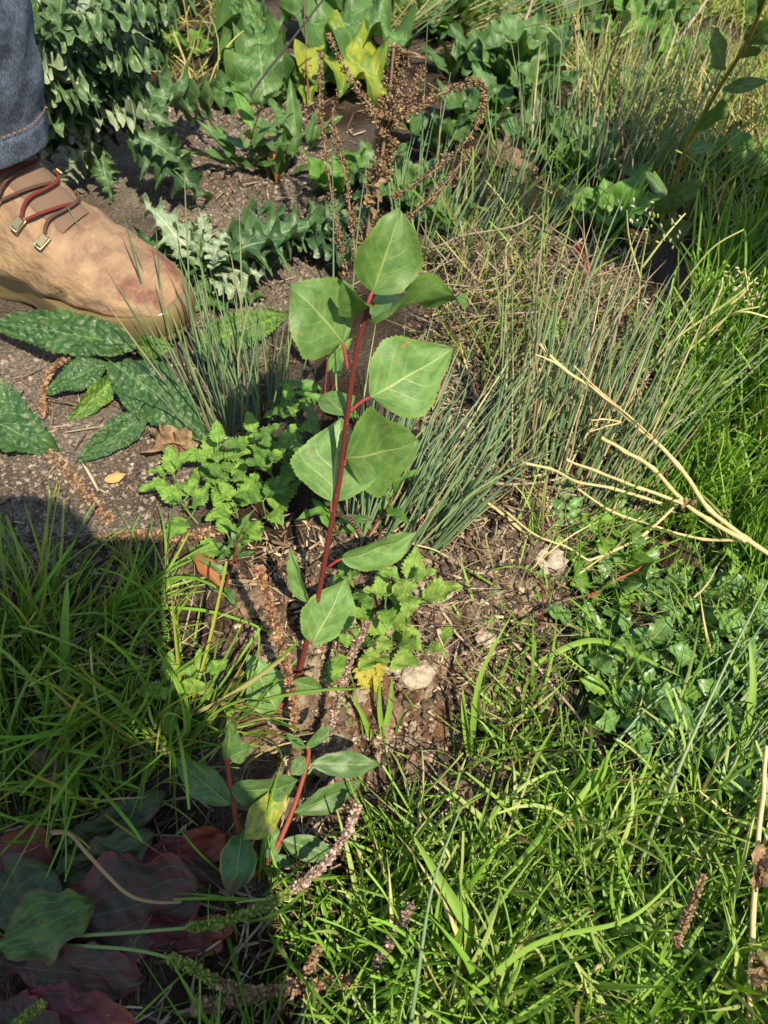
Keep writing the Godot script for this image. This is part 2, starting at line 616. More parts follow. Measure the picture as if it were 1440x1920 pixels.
func crumbs(called: String, label: String, category: String, poly: PackedVector2Array, density: float, s0: float, s1: float, cols: Array, kind: String, flat := 0.7, bankish := 0.0) -> void:
	var t := thing(called, label, category)
	t.set_meta("kind", "stuff")
	var lo := poly[0]
	var hi := poly[0]
	for q in poly:
		lo = lo.min(q)
		hi = hi.max(q)
	var tr := []
	var cl := []
	for k in 3:
		tr.append([])
		cl.append([])
	for i in int(density * (hi.x - lo.x) * (hi.y - lo.y)):
		var p := Vector2(R(lo.x, hi.x), R(lo.y, hi.y))
		if not Geometry2D.is_point_in_polygon(p, poly): continue
		if bankish > 0 and bank(p.x, p.y) < R(0.0, bankish): continue
		var s := lerpf(s0, s1, pow(rng.randf(), 3.0))
		var b := Basis(UP, R(0, TAU))
		if kind == "bit":
			b = b * Basis(Vector3.RIGHT, R(-0.5, 0.5)) * Basis(Vector3.BACK, R(-0.6, 0.6))
			var th := R(0.0002, 0.00055)
			b = b * Basis.from_scale(Vector3(th * R(0.7, 2.0), th, s))
		else:
			b = b * Basis(Vector3.RIGHT, R(-0.5, 0.5)) * Basis.from_scale(Vector3(s * R(0.7, 1.2), s * flat, s))
		var k := rng.randi() % 3
		tr[k].append(Transform3D(b, gp(p, s * flat * 0.2 if kind != "bit" else R(0.0, 0.006))))
		cl[k].append(cols[rng.randi() % cols.size()] * R(0.75, 1.2))
	for k in 3:
		if tr[k].size(): scatter(t, "grain", K[kind][k], M.crumb, tr[k], cl[k])

func twig(label: String, pts: Array, r0: float, r1: float, mat: Material, called := "dry_twig", category := "twig", amp := 0.002) -> void:
	var mb := MB.new()
	mb.tube(wiggle(curve(pts, 6), amp, R(0, 40)), r0, r1, 6)
	lone(called, label, category, mb, mat, pts[0])

func stone(label: String, at: Vector3, s: Vector3, mat: Material, called := "stone", rough := 0.5) -> void:
	var mb := MB.new()
	mb.lump(at, s, Basis(UP, R(0, TAU)), nz, R(0, 90), rough, 18, 12)
	lone(called, label, "stone", mb, mat, at)

# ---------------------------------------------------------------- the scene
func _ready() -> void:
	rng.seed = 20240917
	nz.seed = 7
	nz.noise_type = FastNoiseLite.TYPE_SIMPLEX_SMOOTH
	nz.frequency = 0.02
	nz.fractal_type = FastNoiseLite.FRACTAL_NONE
	# camera: held at knee height, looking steeply down
	var cam := Camera3D.new()
	cam.name = "camera"
	cam.keep_aspect = Camera3D.KEEP_HEIGHT
	cam.fov = 69.0
	cam.near = 0.02
	cam.far = 200.0
	cam.transform = Transform3D(Basis(Vector3.RIGHT, deg_to_rad(-52.0)), Vector3(0, 0.58, 0))
	var lens := CameraAttributesPhysical.new()
	lens.frustum_focal_length = 12.0 / tan(deg_to_rad(34.5))
	lens.frustum_focus_distance = 0.66
	lens.frustum_near = 0.02
	lens.frustum_far = 200.0
	lens.exposure_aperture = 7.0
	cam.attributes = lens
	add_child(cam)
	# sky, sun and exposure
	var env := Environment.new()
	env.background_mode = Environment.BG_SKY
	var sky := Sky.new()
	var sm := ProceduralSkyMaterial.new()
	sm.sky_top_color = Color(0.50, 0.58, 0.70)
	sm.sky_horizon_color = Color(0.86, 0.86, 0.84)
	sm.ground_bottom_color = Color(0.16, 0.17, 0.10)
	sm.ground_horizon_color = Color(0.55, 0.58, 0.50)
	sm.sky_energy_multiplier = 1.15
	sky.sky_material = sm
	env.sky = sky
	env.tonemap_mode = Environment.TONE_MAPPER_LINEAR
	env.tonemap_exposure = 1.5
	env.sdfgi_enabled = true
	env.ssao_enabled = true
	env.ssil_enabled = true
	var we := WorldEnvironment.new()
	we.name = "world_environment"
	we.environment = env
	add_child(we)
	var sun := DirectionalLight3D.new()
	sun.name = "sun"
	sun.light_energy = 1.6
	sun.light_color = Color(1.0, 0.95, 0.86)
	sun.light_angular_distance = 0.55
	sun.shadow_enabled = true
	sun.look_at_from_position(Vector3(0.42, 1.0, 0.68), Vector3.ZERO)
	add_child(sun)

	make_materials()
	make_pools()
	make_ground()
	make_walker()
	make_photographer()
	make_sapling()
	make_willow_seedling()
	make_plantain()
	make_figwort()
	make_nettles()
	make_thistles()
	make_back_plants()
	make_rushes()
	make_dead_stalks()
	make_straw()
	make_cress()
	make_willow_bush()
	make_grass()
	make_litter()

func make_materials() -> void:
	leaf_tex("poplar", {"base": rgb8(104, 136, 70), "dark": rgb8(78, 112, 54), "vein": rgb8(150, 166, 100), "rim": rgb8(112, 140, 62), "nv": 5.0, "slope": 0.34, "bow": 0.06, "vs": 0.45, "net": 0.06, "relief": 3.0, "spot": rgb8(134, 120, 70), "spots": 0.44})
	leaf_tex("willow", {"base": rgb8(92, 122, 66), "dark": rgb8(68, 96, 54), "vein": rgb8(144, 158, 100), "nv": 9.0, "slope": 0.16, "vs": 0.35, "net": 0.07, "relief": 2.0, "seed": 3, "spot": rgb8(120, 96, 66), "spots": 0.5})
	leaf_tex("willow_sick", {"base": rgb8(176, 172, 52), "dark": rgb8(104, 134, 58), "vein": rgb8(176, 176, 96), "nv": 9.0, "slope": 0.16, "vs": 0.4, "net": 0.07, "relief": 2.0, "seed": 4, "spot": rgb8(150, 116, 92), "spots": 0.22})
	leaf_tex("willow_tip", {"base": rgb8(82, 120, 66), "dark": rgb8(62, 98, 56), "vein": rgb8(140, 160, 96), "nv": 9.0, "slope": 0.16, "vs": 0.35, "seed": 5, "rim": rgb8(160, 156, 54), "tipc": rgb8(112, 76, 66), "tipat": 0.62})
	leaf_tex("nettle", {"base": rgb8(116, 146, 62), "dark": rgb8(76, 112, 44), "vein": rgb8(136, 166, 92), "nv": 7.0, "slope": 0.3, "bow": 0.12, "vs": 0.5, "net": 0.05, "relief": 5.0, "bull": 0.4, "seed": 6})
	leaf_tex("nettle_pale", {"base": rgb8(150, 172, 78), "dark": rgb8(104, 142, 56), "vein": rgb8(96, 126, 52), "nv": 7.0, "slope": 0.3, "bow": 0.12, "vs": 0.6, "relief": 5.0, "bull": 0.4, "seed": 7, "spot": rgb8(126, 112, 70), "spots": 0.38})
	leaf_tex("nettle_yellow", {"base": rgb8(196, 184, 62), "dark": rgb8(160, 164, 60), "vein": rgb8(196, 186, 90), "nv": 7.0, "slope": 0.3, "vs": 0.5, "relief": 5.0, "bull": 0.3, "seed": 8, "spot": rgb8(110, 96, 50), "spots": 0.27})
	leaf_tex("dock", {"base": rgb8(98, 132, 68), "dark": rgb8(70, 104, 52), "vein": rgb8(140, 166, 110), "nv": 6.0, "slope": 0.3, "vs": 0.5, "net": 0.035, "relief": 4.0, "bull": 0.25, "seed": 9, "spot": rgb8(136, 112, 70), "spots": 0.50})
	leaf_tex("dock_yellow", {"base": rgb8(160, 166, 54), "dark": rgb8(94, 130, 58), "vein": rgb8(190, 190, 90), "nv": 6.0, "slope": 0.3, "vs": 0.4, "net": 0.035, "relief": 4.0, "bull": 0.2, "seed": 10})
	leaf_tex("plantain", {"base": rgb8(78, 90, 48), "dark": rgb8(50, 62, 38), "vein": rgb8(92, 104, 68), "parallel": true, "vs": 0.75, "net": 0.09, "relief": 5.0, "seed": 11, "spot": rgb8(104, 80, 56), "spots": 0.40, "rim": rgb8(96, 62, 62)})
	leaf_tex("plantain_red", {"base": rgb8(98, 56, 52), "dark": rgb8(58, 60, 42), "vein": rgb8(88, 84, 66), "parallel": true, "vs": 0.75, "net": 0.09, "relief": 5.0, "seed": 12, "spot": rgb8(74, 50, 42), "spots": 0.38, "rim": rgb8(132, 40, 54)})
	leaf_tex("plantain_crimson", {"base": rgb8(112, 38, 46), "dark": rgb8(70, 46, 42), "vein": rgb8(100, 62, 60), "parallel": true, "vs": 0.7, "net": 0.09, "relief": 5.0, "seed": 13, "tipc": rgb8(140, 70, 44)})
	leaf_tex("figwort", {"base": rgb8(74, 104, 56), "dark": rgb8(50, 80, 44), "vein": rgb8(120, 144, 92), "nv": 8.0, "slope": 0.26, "bow": 0.1, "vs": 0.5, "net": 0.045, "relief": 5.0, "bull": 0.5, "seed": 14, "spot": rgb8(112, 96, 66), "spots": 0.5})
	leaf_tex("thistle", {"base": rgb8(104, 130, 84), "dark": rgb8(72, 102, 62), "vein": rgb8(156, 176, 136), "nv": 7.0, "slope": 0.3, "vs": 0.6, "net": 0.05, "relief": 4.0, "seed": 15, "rim": rgb8(132, 150, 104)})
	leaf_tex("thistle_pale", {"base": rgb8(146, 160, 128), "dark": rgb8(108, 130, 98), "vein": rgb8(196, 200, 170), "nv": 7.0, "slope": 0.3, "vs": 0.5, "net": 0.05, "relief": 3.0, "seed": 16, "rim": rgb8(166, 174, 134)})
	leaf_tex("cress", {"base": rgb8(110, 144, 80), "dark": rgb8(76, 114, 54), "vein": rgb8(160, 180, 112), "nv": 4.0, "slope": 0.4, "vs": 0.35, "net": 0.05, "relief": 2.5, "seed": 17, "spot": rgb8(160, 150, 80), "spots": 0.46})
	leaf_tex("dead", {"base": rgb8(158, 130, 96), "dark": rgb8(110, 86, 62), "vein": rgb8(170, 142, 104), "nv": 7.0, "slope": 0.3, "vs": 0.5, "net": 0.05, "relief": 5.0, "seed": 18})
	leaf_tex("orange", {"base": rgb8(170, 92, 56), "dark": rgb8(140, 100, 52), "vein": rgb8(180, 140, 80), "nv": 8.0, "slope": 0.2, "vs": 0.3, "seed": 19, "tipc": rgb8(92, 124, 56), "tipat": 0.35})
	leaf_mat("poplar", "poplar", Color.WHITE, 0.46, 0.75)
	leaf_mat("poplar_pale", "poplar", Color(1.14, 1.12, 1.2), 0.42, 0.7)
	leaf_mat("willow", "willow", Color(0.96, 0.98, 0.92), 0.46, 0.6)
	leaf_mat("willow_blue", "willow", Color(1.0, 1.0, 0.98), 0.5, 0.6)
	leaf_mat("willow_sick", "willow_sick", Color.WHITE, 0.5, 0.7)
	leaf_mat("willow_tip", "willow_tip", Color.WHITE, 0.45, 0.7)
	leaf_mat("nettle", "nettle", Color(1.08, 1.08, 1.0), 0.78, 0.6)
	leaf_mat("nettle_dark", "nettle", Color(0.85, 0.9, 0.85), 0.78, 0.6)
	leaf_mat("nettle_pale", "nettle_pale", Color.WHITE, 0.78, 0.7)
	leaf_mat("nettle_yellow", "nettle_yellow", Color(0.9, 0.88, 0.9), 0.78, 0.5)
	leaf_mat("dock", "dock", Color.WHITE, 0.45, 0.7)
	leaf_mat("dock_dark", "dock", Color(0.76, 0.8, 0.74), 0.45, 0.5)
	leaf_mat("dock_yellow", "dock_yellow", Color.WHITE, 0.5, 0.8)
	leaf_mat("weed", "dock", Color(1.05, 1.1, 0.85), 0.5, 0.7)
	leaf_mat("plantain", "plantain", Color.WHITE, 0.5, 0.5)
	leaf_mat("plantain_light", "plantain", Color(1.1, 1.25, 0.95), 0.5, 0.6)
	leaf_mat("plantain_red", "plantain_red", Color.WHITE, 0.5, 0.4)
	leaf_mat("plantain_crimson", "plantain_crimson", Color.WHITE, 0.5, 0.4)
	leaf_mat("figwort", "figwort", Color(0.92, 0.95, 0.9), 0.42, 0.4)
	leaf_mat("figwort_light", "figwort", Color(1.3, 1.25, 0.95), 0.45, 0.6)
	leaf_mat("thistle", "thistle", Color(0.84, 0.88, 0.84), 0.42, 0.4)
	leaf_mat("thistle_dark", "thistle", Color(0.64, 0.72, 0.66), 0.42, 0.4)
	leaf_mat("thistle_pale", "thistle_pale", Color.WHITE, 0.55, 0.4)
	leaf_mat("cress", "cress", Color.WHITE, 0.34, 0.5)
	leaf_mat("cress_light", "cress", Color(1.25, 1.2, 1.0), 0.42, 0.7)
	leaf_mat("dead", "dead", Color.WHITE, 0.8, 0.4)
	leaf_mat("pink", "dead", Color(1.2, 1.0, 1.12), 0.8, 0.3)
	leaf_mat("orange", "orange", Color.WHITE, 0.5, 0.6)
	var W := Color.WHITE
	plain("grass", W, 0.42, 0.75)
	plain("crumb", W, 0.95)
	plain("seed", W, 0.8, 0.0, 0.3)
	plain("rush0", rgb8(92, 118, 82), 0.42)
	plain("rush1", rgb8(112, 136, 98), 0.42)
	plain("rush2", rgb8(126, 142, 92), 0.42)
	plain("straw", rgb8(180, 166, 122), 0.6)
	plain("straw_dark", rgb8(146, 130, 104), 0.7)
	plain("red_stem", rgb8(112, 48, 44), 0.5)
	plain("bark", W, 0.5)
	plain("red_petiole", rgb8(146, 62, 60), 0.5)
	plain("willow_stem", rgb8(140, 72, 52), 0.5)
	plain("yellow_stem", rgb8(128, 112, 48), 0.55)
	plain("green_stem", rgb8(116, 140, 76), 0.55)
	plain("purple_stem", rgb8(112, 72, 70), 0.55)
	plain("brown_stem", rgb8(132, 110, 90), 0.7)
	plain("dark_stem", rgb8(64, 58, 58), 0.7)
	plain("grey_stem", rgb8(160, 144, 124), 0.7)
	plain("pale_stem", rgb8(196, 196, 120), 0.6)
	plain("fluff", rgb8(220, 210, 190), 0.8, 0.6)
	var s := plain("stone", rgb8(206, 190, 166), 0.95)
	s.albedo_texture = noise_tex(0.02, 21, 5, 256, 0.6, 1.0)
	s.normal_enabled = true
	s.normal_texture = noise_tex(0.03, 22, 5, 256, 0, 1, true, 10.0)
	s.uv1_triplanar = true
	s.uv1_scale = Vector3.ONE * 30
	var s2 := s.duplicate()
	s2.albedo_color = rgb8(150, 122, 98)
	M.stone_red = s2

func make_pools() -> void:
	pool("poplar", {"W": 0.44, "prof": "rhombic", "teeth": 24.0, "td": 0.05, "nx": 6, "ny": 48, "fold": 0.12, "bend": 0.5, "rip": 0.1}, 4)
	pool("willow", {"W": 0.23, "prof": "ellip", "nx": 4, "ny": 16, "fold": 0.15, "bend": 0.5, "rip": 0.12}, 5)
	pool("nettle", {"W": 0.40, "prof": "ovate", "teeth": 9.0, "td": 0.30, "nx": 4, "ny": 45, "fold": 0.22, "bend": 0.7, "rip": 0.12, "rf": 2.0, "bull": 0.012}, 7)
	pool("dock", {"W": 0.30, "prof": "ovate", "nx": 8, "ny": 26, "fold": 0.1, "bend": 0.9, "rip": 0.35, "rf": 3.0, "bull": 0.015, "uneven": 0.2}, 6)
	pool("weed", {"W": 0.30, "prof": "ovate", "nx": 4, "ny": 12, "fold": 0.2, "bend": 0.7, "rip": 0.25, "uneven": 0.2}, 6)
	pool("lance", {"W": 0.13, "prof": "lance", "nx": 3, "ny": 14, "fold": 0.3, "bend": 0.7, "rip": 0.2, "uneven": 0.15}, 5)
	pool("spoon", {"W": 0.27, "prof": "spoon", "nx": 5, "ny": 22, "fold": 0.1, "bend": 0.6, "rip": 0.15, "bull": 0.01}, 6)
	pool("figwort", {"W": 0.21, "prof": "lance", "teeth": 18.0, "td": 0.14, "crenate": true, "nx": 6, "ny": 72, "fold": 0.18, "bend": 0.6, "rip": 0.15, "bull": 0.03}, 4)
	pool("thistle", {"W": 0.36, "prof": "lance", "nx": 5, "ny": 84, "lob": 0.60, "nl": 5.6, "lr": 0.40, "fold": 0.25, "bend": 0.8, "rip": 0.1, "uneven": 0.2, "teeth": 23.0, "td": 0.22}, 8)
	pool("round", {"W": 0.5, "prof": "ellip", "nx": 4, "ny": 12, "fold": 0.1, "bend": 0.4, "rip": 0.15, "uneven": 0.15}, 4)
	pool("curled", {"W": 0.26, "prof": "ovate", "nx": 5, "ny": 18, "fold": 0.9, "bend": 2.2, "rip": 0.5, "rf": 2.5, "bull": 0.03, "uneven": 0.4, "tw": 3.0}, 6)
	var cr := []
	for k in 6:
		var mb := MB.new()
		pinnate(mb, k * 5.3)
		cr.append([mb.mesh(), Vector3(0, 0, 1)])
	K["cress"] = cr
	var ru := []
	for k in 10:
		var path := []
		var bx := R(-14, 14)
		var bz := R(-14, 14)
		for j in 8:
			var f := j / 7.0
			var kink := 0.0 if k < 7 else maxf(0.0, f - R(0.5, 0.52)) * R(26, 30) * (1 if k % 2 else -1)
			path.append(Vector3(bx * f * f + kink, f - absf(kink) * 0.006, bz * f * f))
		var p := PackedVector3Array()
		for j in 8:
			var rr: float = lerpf(1.0, 0.7, j / 7.0) if j < 6 else (0.5 if j == 6 else 0.08)
			for i in 6:
				var a := -TAU * (i % 5) / 5.0
				p.append(path[j] + Vector3(cos(a), 0, sin(a)) * rr)
		var mb := MB.new()
		mb.sheet(p, 6, true)
		ru.append(mb.mesh())
	K["rush"] = ru
	var bl := []
	for k in 6:
		var bend: float = [0.15, 0.5, 0.9, 1.4, 1.9, 0.3][k]
		var p := PackedVector3Array()
		var c := Vector3.ZERO
		var ny := 7
		for j in ny + 1:
			var v := float(j) / ny
			var a := bend * v
			if j > 0:
				var am := bend * (j - 0.5) / ny
				c += Vector3(0, cos(am), sin(am)) / ny
			var wd := (1.0 - pow(v, 2.2)) * (0.75 + 0.25 * minf(1, v * 4)) * 0.5 + 0.01
			var tw := (0.9 if k % 2 else -0.6) * v
			for i in 3:
				var s := i - 1.0
				p.append(c + Vector3(s * wd * cos(tw), 0, 0.0) + Vector3(0, -sin(a), cos(a)) * (0.012 * absf(s) + s * wd * sin(tw) * 0.04))
		var mb := MB.new()
		mb.sheet(p, 3)
		bl.append(mb.mesh())
	K["blade"] = bl
	var gr := []
	var bits := []
	for k in 3:
		var mb := MB.new()
		mb.lump(Vector3.ZERO, Vector3.ONE, Basis.IDENTITY, nz, k * 9.1 + 2.0, 1.3, 7, 5)
		gr.append(mb.mesh())
		var m2 := MB.new()
		var pp := []
		for j in 5: pp.append(Vector3(R(-2, 2), R(-1, 1) * 2, j / 4.0 - 0.5))
		m2.tube(pp, 1.0, 0.5, 4)
		bits.append(m2.mesh())
	K["lump"] = gr
	K["bit"] = bits

# ---------------------------------------------------------------- ground
func make_ground() -> void:
	var m := plain("ground", Color.WHITE, 0.95, 0.0, 0.25)
	m.albedo_texture = noise_tex(0.05, 31, 5, 512, 0.45, 1.0)
	m.normal_enabled = true
	m.normal_texture = noise_tex(0.06, 32, 5, 512, 0, 1, true, 14.0)
	m.normal_scale = 1.0
	m.uv1_triplanar = true
	m.uv1_world_triplanar = true
	m.uv1_scale = Vector3.ONE * 7.0
	var path_c := lin(160, 148, 132)
	var path_d := lin(122, 108, 94)
	var soil := lin(72, 58, 46)
	var clay := lin(206, 190, 162)
	var red := lin(146, 110, 84)
	var tan_c := lin(150, 130, 104)
	var poly := PackedVector2Array([Vector2(-1.3532, -1.1528), Vector2(-0.2056, -1.3784), Vector2(-0.0151, -0.9705), Vector2(-0.1284, -0.7138), Vector2(-0.1658, -0.5547), Vector2(-0.1999, -0.4206), Vector2(-0.2595, -0.3898), Vector2(-0.4496, -0.3663), Vector2(-0.7609, -0.3151)])
	var x0 := -1.6
	var x1 := 1.6
	var zf := -3.2
	var zn := 0.7
	var step := 0.0085
	var nu := int((x1 - x0) / step) + 1
	var nv := int((zn - zf) / step) + 1
	# rows get wider apart in the distance
	var zs := PackedFloat32Array()
	var z := zn
	while z > zf:
		zs.append(z)
		z -= step * (1.0 if z > -1.2 else 1.0 + (-1.2 - z) * 1.6)
	zs.append(zf)
	nv = zs.size()
	var p := PackedVector3Array()
	var cols := PackedColorArray()
	for j in nv:
		for i in nu:
			var x := x0 + (x1 - x0) * i / (nu - 1)
			var zz := zs[j]
			p.append(Vector3(x, hgt(x, zz), zz))
			var a := nz.get_noise_2d(x * 380, zz * 380 + 200)
			var b := nz.get_noise_2d(x * 1900 + 11, zz * 1900)
			var pathness := 1.0 if Geometry2D.is_point_in_polygon(Vector2(x + 0.03 * a, zz + 0.03 * b), poly) else 0.0
			var c := soil.lerp(path_d, clampf(0.3 + a, 0, 1))
			c = c.lerp(path_d.lerp(path_c, clampf(0.62 + a * 0.8 + b * 0.25, 0, 1)), pathness)
			var bk := bank(x, zz)
			var bc := tan_c.lerp(red, ss(0.0, 0.5, a)).lerp(clay, ss(0.25, 0.6, b)).lerp(soil, ss(0.1, 0.6, -b - 0.3 * a))
			c = c.lerp(bc, bk)
			cols.append(c)
	var mb := MB.new()
	# rows run from near to far, columns from -x to +x: flip the columns so that the front looks up
	var q := PackedVector3Array()
	var qc := PackedColorArray()
	for j in nv:
		for i in nu:
			q.append(p[(nv - 1 - j) * nu + i])
			qc.append(cols[(nv - 1 - j) * nu + i])
	mb.sheet(q, nu, false, Color.WHITE, qc)
	# beyond the modelled patch the field goes on to the horizon
	var far_c := lin(96, 112, 60)
	var edge := [[-90, -90, 90, zf], [-90, zn, 90, 90], [-90, zf, x0, zn], [x1, zf, 90, zn]]
	for e in edge:
		var pp := PackedVector3Array([Vector3(e[0], -0.02, e[1]), Vector3(e[2], -0.02, e[1]), Vector3(e[0], -0.02, e[3]), Vector3(e[2], -0.02, e[3])])
		mb.sheet(pp, 2, false, far_c)
	var g := MeshInstance3D.new()
	g.name = "ground"
	g.mesh = mb.mesh()
	g.material_override = m
	add_child(g)
	g.set_meta("kind", "structure")
	stone("pale clay lump lying on the bare bank under the yellow nettle leaf", Vector3(0.0302, -0.0902, -0.324), Vector3(0.021, 0.011, 0.017), M.stone, "stone", 0.25)
	stone("rough buff clay slab set into the bank beside the pale nettle tops", Vector3(0.0476, -0.0368, -0.3847), Vector3(0.014, 0.009, 0.024), M.stone, "stone", 0.35)
	stone("small reddish clod on the bare bank below the pale clay lump", Vector3(0.0026, -0.1094, -0.295), Vector3(0.015, 0.007, 0.02), M.stone_red)
	stone("round buff clod among brown twigs under the dry yellow straw", Vector3(0.1675, -0.0489, -0.4292), Vector3(0.017, 0.014, 0.015), M.stone)
	stone("pale chip of clay on the bank beside a grass tuft", Vector3(0.1, -0.0688, -0.351), Vector3(0.010, 0.006, 0.011), M.stone)
	stone("crumbly white clay nub just above the pale clay lump", Vector3(0.0062, -0.0778, -0.3326), Vector3(0.013, 0.009, 0.013), M.stone)
	stone("brown clod in the shaded grass near the plantain", Vector3(-0.269, -0.0247, -0.2183), Vector3(0.022, 0.014, 0.014), M.stone_red)
	stone("rough brown clod on the slope below the sapling", Vector3(-0.1213, -0.0047, -0.3521), Vector3(0.018, 0.007, 0.014), M.stone_red)
	stone("large brown clod on the slope above the willow seedling", Vector3(0.0689, -0.125, -0.2137), Vector3(0.018, 0.014, 0.022), M.stone_red)
	stone("reddish earth clod beside the rushes behind the seed stalk", Vector3(0.2011, 0.01, -1.1329), Vector3(0.045, 0.025, 0.04), M.stone_red)

# ---------------------------------------------------------------- the sapling in the middle
func make_sapling() -> void:
	var pts := [Vector3(-0.0809, -0.0519, -0.2907), Vector3(-0.07, -0.0148, -0.3117), Vector3(-0.0566, 0.0329, -0.3348), Vector3(-0.0439, 0.0958, -0.3564), Vector3(-0.0334, 0.1489, -0.3731), Vector3(-0.026, 0.204, -0.3859), Vector3(-0.0188, 0.2481, -0.3973), Vector3(-0.0104, 0.28, -0.4058)]
	var t := thing("poplar_sapling", "young poplar sapling with broad toothed leaves on one dark red stem", "sapling", pts[0])
	var mb := MB.new()
	mb.tube(curve(pts, 6), 0.0026, 0.0018, 10, lin(98, 46, 42))
	var path := curve(pts, 6)
	for i in 26:
		var k := int(R(2, path.size() - 2))
		var o := Vector3(R(-1, 1), R(-0.3, 0.3), R(-0.2, 1)).normalized() * 0.0022
		mb.lump(path[k] + o, Vector3(0.0004, 0.0006, 0.0004), Basis.IDENTITY, nz, i, 0.2, 5, 3, lin(176, 140, 120))
	local_part(t, "stem", mb, M.bark)
	var d := {"prof": "rhombic", "teeth": 22.0, "td": 0.055, "nx": 9, "ny": 66, "fold": 0.10, "bend": 0.35, "rip": 0.08, "rf": 1.5, "seed": 1.0}
	# stem joint, leaf base, leaf tip, widest corner, changes to d
	var leaves := [
		[Vector3(-0.0104, 0.28, -0.4058), Vector3(-0.0073, 0.2866, -0.4103), Vector3(0.0099, 0.3318, -0.4347), Vector3(0.024, 0.2987, -0.4289), {"seed": 2.0, "bend": 0.25, "fold": 0.35, "rip": 0.16}, "poplar"],
		[Vector3(-0.0249, 0.2379, -0.3928), Vector3(-0.0278, 0.2534, -0.4008), Vector3(-0.0611, 0.2959, -0.4062), Vector3(-0.0287, 0.283, -0.4331), {"seed": 3.0, "fold": 0.05}, "poplar"],
		[Vector3(-0.0104, 0.28, -0.4058), Vector3(-0.007, 0.2803, -0.4048), Vector3(-0.0255, 0.3041, -0.3979), Vector3(-0.0098, 0.3071, -0.3924), {"seed": 4.0, "bend": 0.9, "fold": 0.5}, "poplar"],
		[Vector3(-0.0106, 0.2728, -0.4053), Vector3(-0.0091, 0.2722, -0.4004), Vector3(0.0548, 0.2755, -0.4176), Vector3(0.0296, 0.2578, -0.428), {"seed": 5.0, "bend": 0.6, "fold": 0.3, "rip": 0.35, "rf": 1.1, "flip": true}, "poplar"],
		[Vector3(-0.0249, 0.2032, -0.3856), Vector3(-0.0099, 0.211, -0.3923), Vector3(0.0495, 0.233, -0.42), Vector3(0.0424, 0.1969, -0.3999), {"seed": 6.0, "bend": 0.25, "fold": 0.04}, "poplar_pale"],
		[Vector3(-0.0303, 0.157, -0.3756), Vector3(-0.0289, 0.1635, -0.3774), Vector3(0.0268, 0.166, -0.3926), Vector3(0.0094, 0.1226, -0.3811), {"seed": 7.0, "bend": 0.5, "fold": 0.06}, "poplar"],
		[Vector3(-0.0405, 0.1162, -0.3624), Vector3(-0.0411, 0.1233, -0.3675), Vector3(-0.0331, 0.1699, -0.4139), Vector3(-0.0715, 0.146, -0.3989), {"seed": 8.0, "bend": 0.35, "fold": 0.08}, "poplar_pale"],
		[Vector3(-0.0462, 0.0627, -0.3466), Vector3(-0.0351, 0.0668, -0.3514), Vector3(0.0282, 0.078, -0.3724), Vector3(-0.0069, 0.0494, -0.3588), {"seed": 9.0, "bend": 0.4, "fold": 0.35}, "poplar_pale"],
		[Vector3(-0.0611, 0.0142, -0.3258), Vector3(-0.0632, -0.0026, -0.3089), Vector3(-0.0314, 0.0384, -0.354), Vector3(-0.0214, 0.0035, -0.3406), {"seed": 10.0, "bend": 0.2, "fold": 0.05}, "poplar_pale"],
		[Vector3(-0.0616, 0.0213, -0.328), Vector3(-0.0653, 0.0332, -0.3294), Vector3(-0.0754, 0.0852, -0.3503), Vector3(-0.0646, 0.073, -0.3408), {"seed": 11.0, "bend": 0.25, "fold": 0.6}, "poplar_pale"],
		[Vector3(-0.0812, -0.0455, -0.2827), Vector3(-0.0937, -0.0404, -0.2635), Vector3(-0.1163, 0.0076, -0.2944), Vector3(-0.0882, -0.0204, -0.2903), {"seed": 12.0, "bend": 0.4, "fold": 0.1}, "poplar_pale"],
		[Vector3(-0.0803, -0.0433, -0.2868), Vector3(-0.0816, -0.0341, -0.2897), Vector3(-0.0554, -0.0541, -0.2907), Vector3(-0.0652, -0.0547, -0.2837), {"seed": 13.0, "bend": 0.4, "fold": 0.5}, "poplar"],
		[Vector3(-0.027, 0.1958, -0.3834), Vector3(-0.0277, 0.1987, -0.3858), Vector3(-0.0473, 0.1987, -0.407), Vector3(-0.0286, 0.1957, -0.4102), {"seed": 14.0, "bend": 0.7, "fold": 0.3}, "poplar"],
		[Vector3(-0.0589, 0.023, -0.3302), Vector3(-0.0556, 0.0243, -0.3401), Vector3(-0.038, 0.0165, -0.3559), Vector3(-0.0463, 0.0107, -0.344), {"seed": 15.0, "bend": 0.7, "fold": 0.2}, "poplar"],
	]
	for e in leaves:
		var lf := own_leaf(t, d.merged(e[4], true), e[1], e[2], e[3], M[e[5]])
		var pm := MB.new()
		pm.tube(curve([e[0], (e[0] as Vector3).lerp(e[1], 0.6) + UP * 0.0015, e[1]], 4), 0.0014, 0.0010, 6)
		for k in pm.v.size(): pm.v[k] = (lf.transform.affine_inverse()) * (pm.v[k] - t.position)
		part(lf, "petiole", pm.mesh(), M.red_petiole)

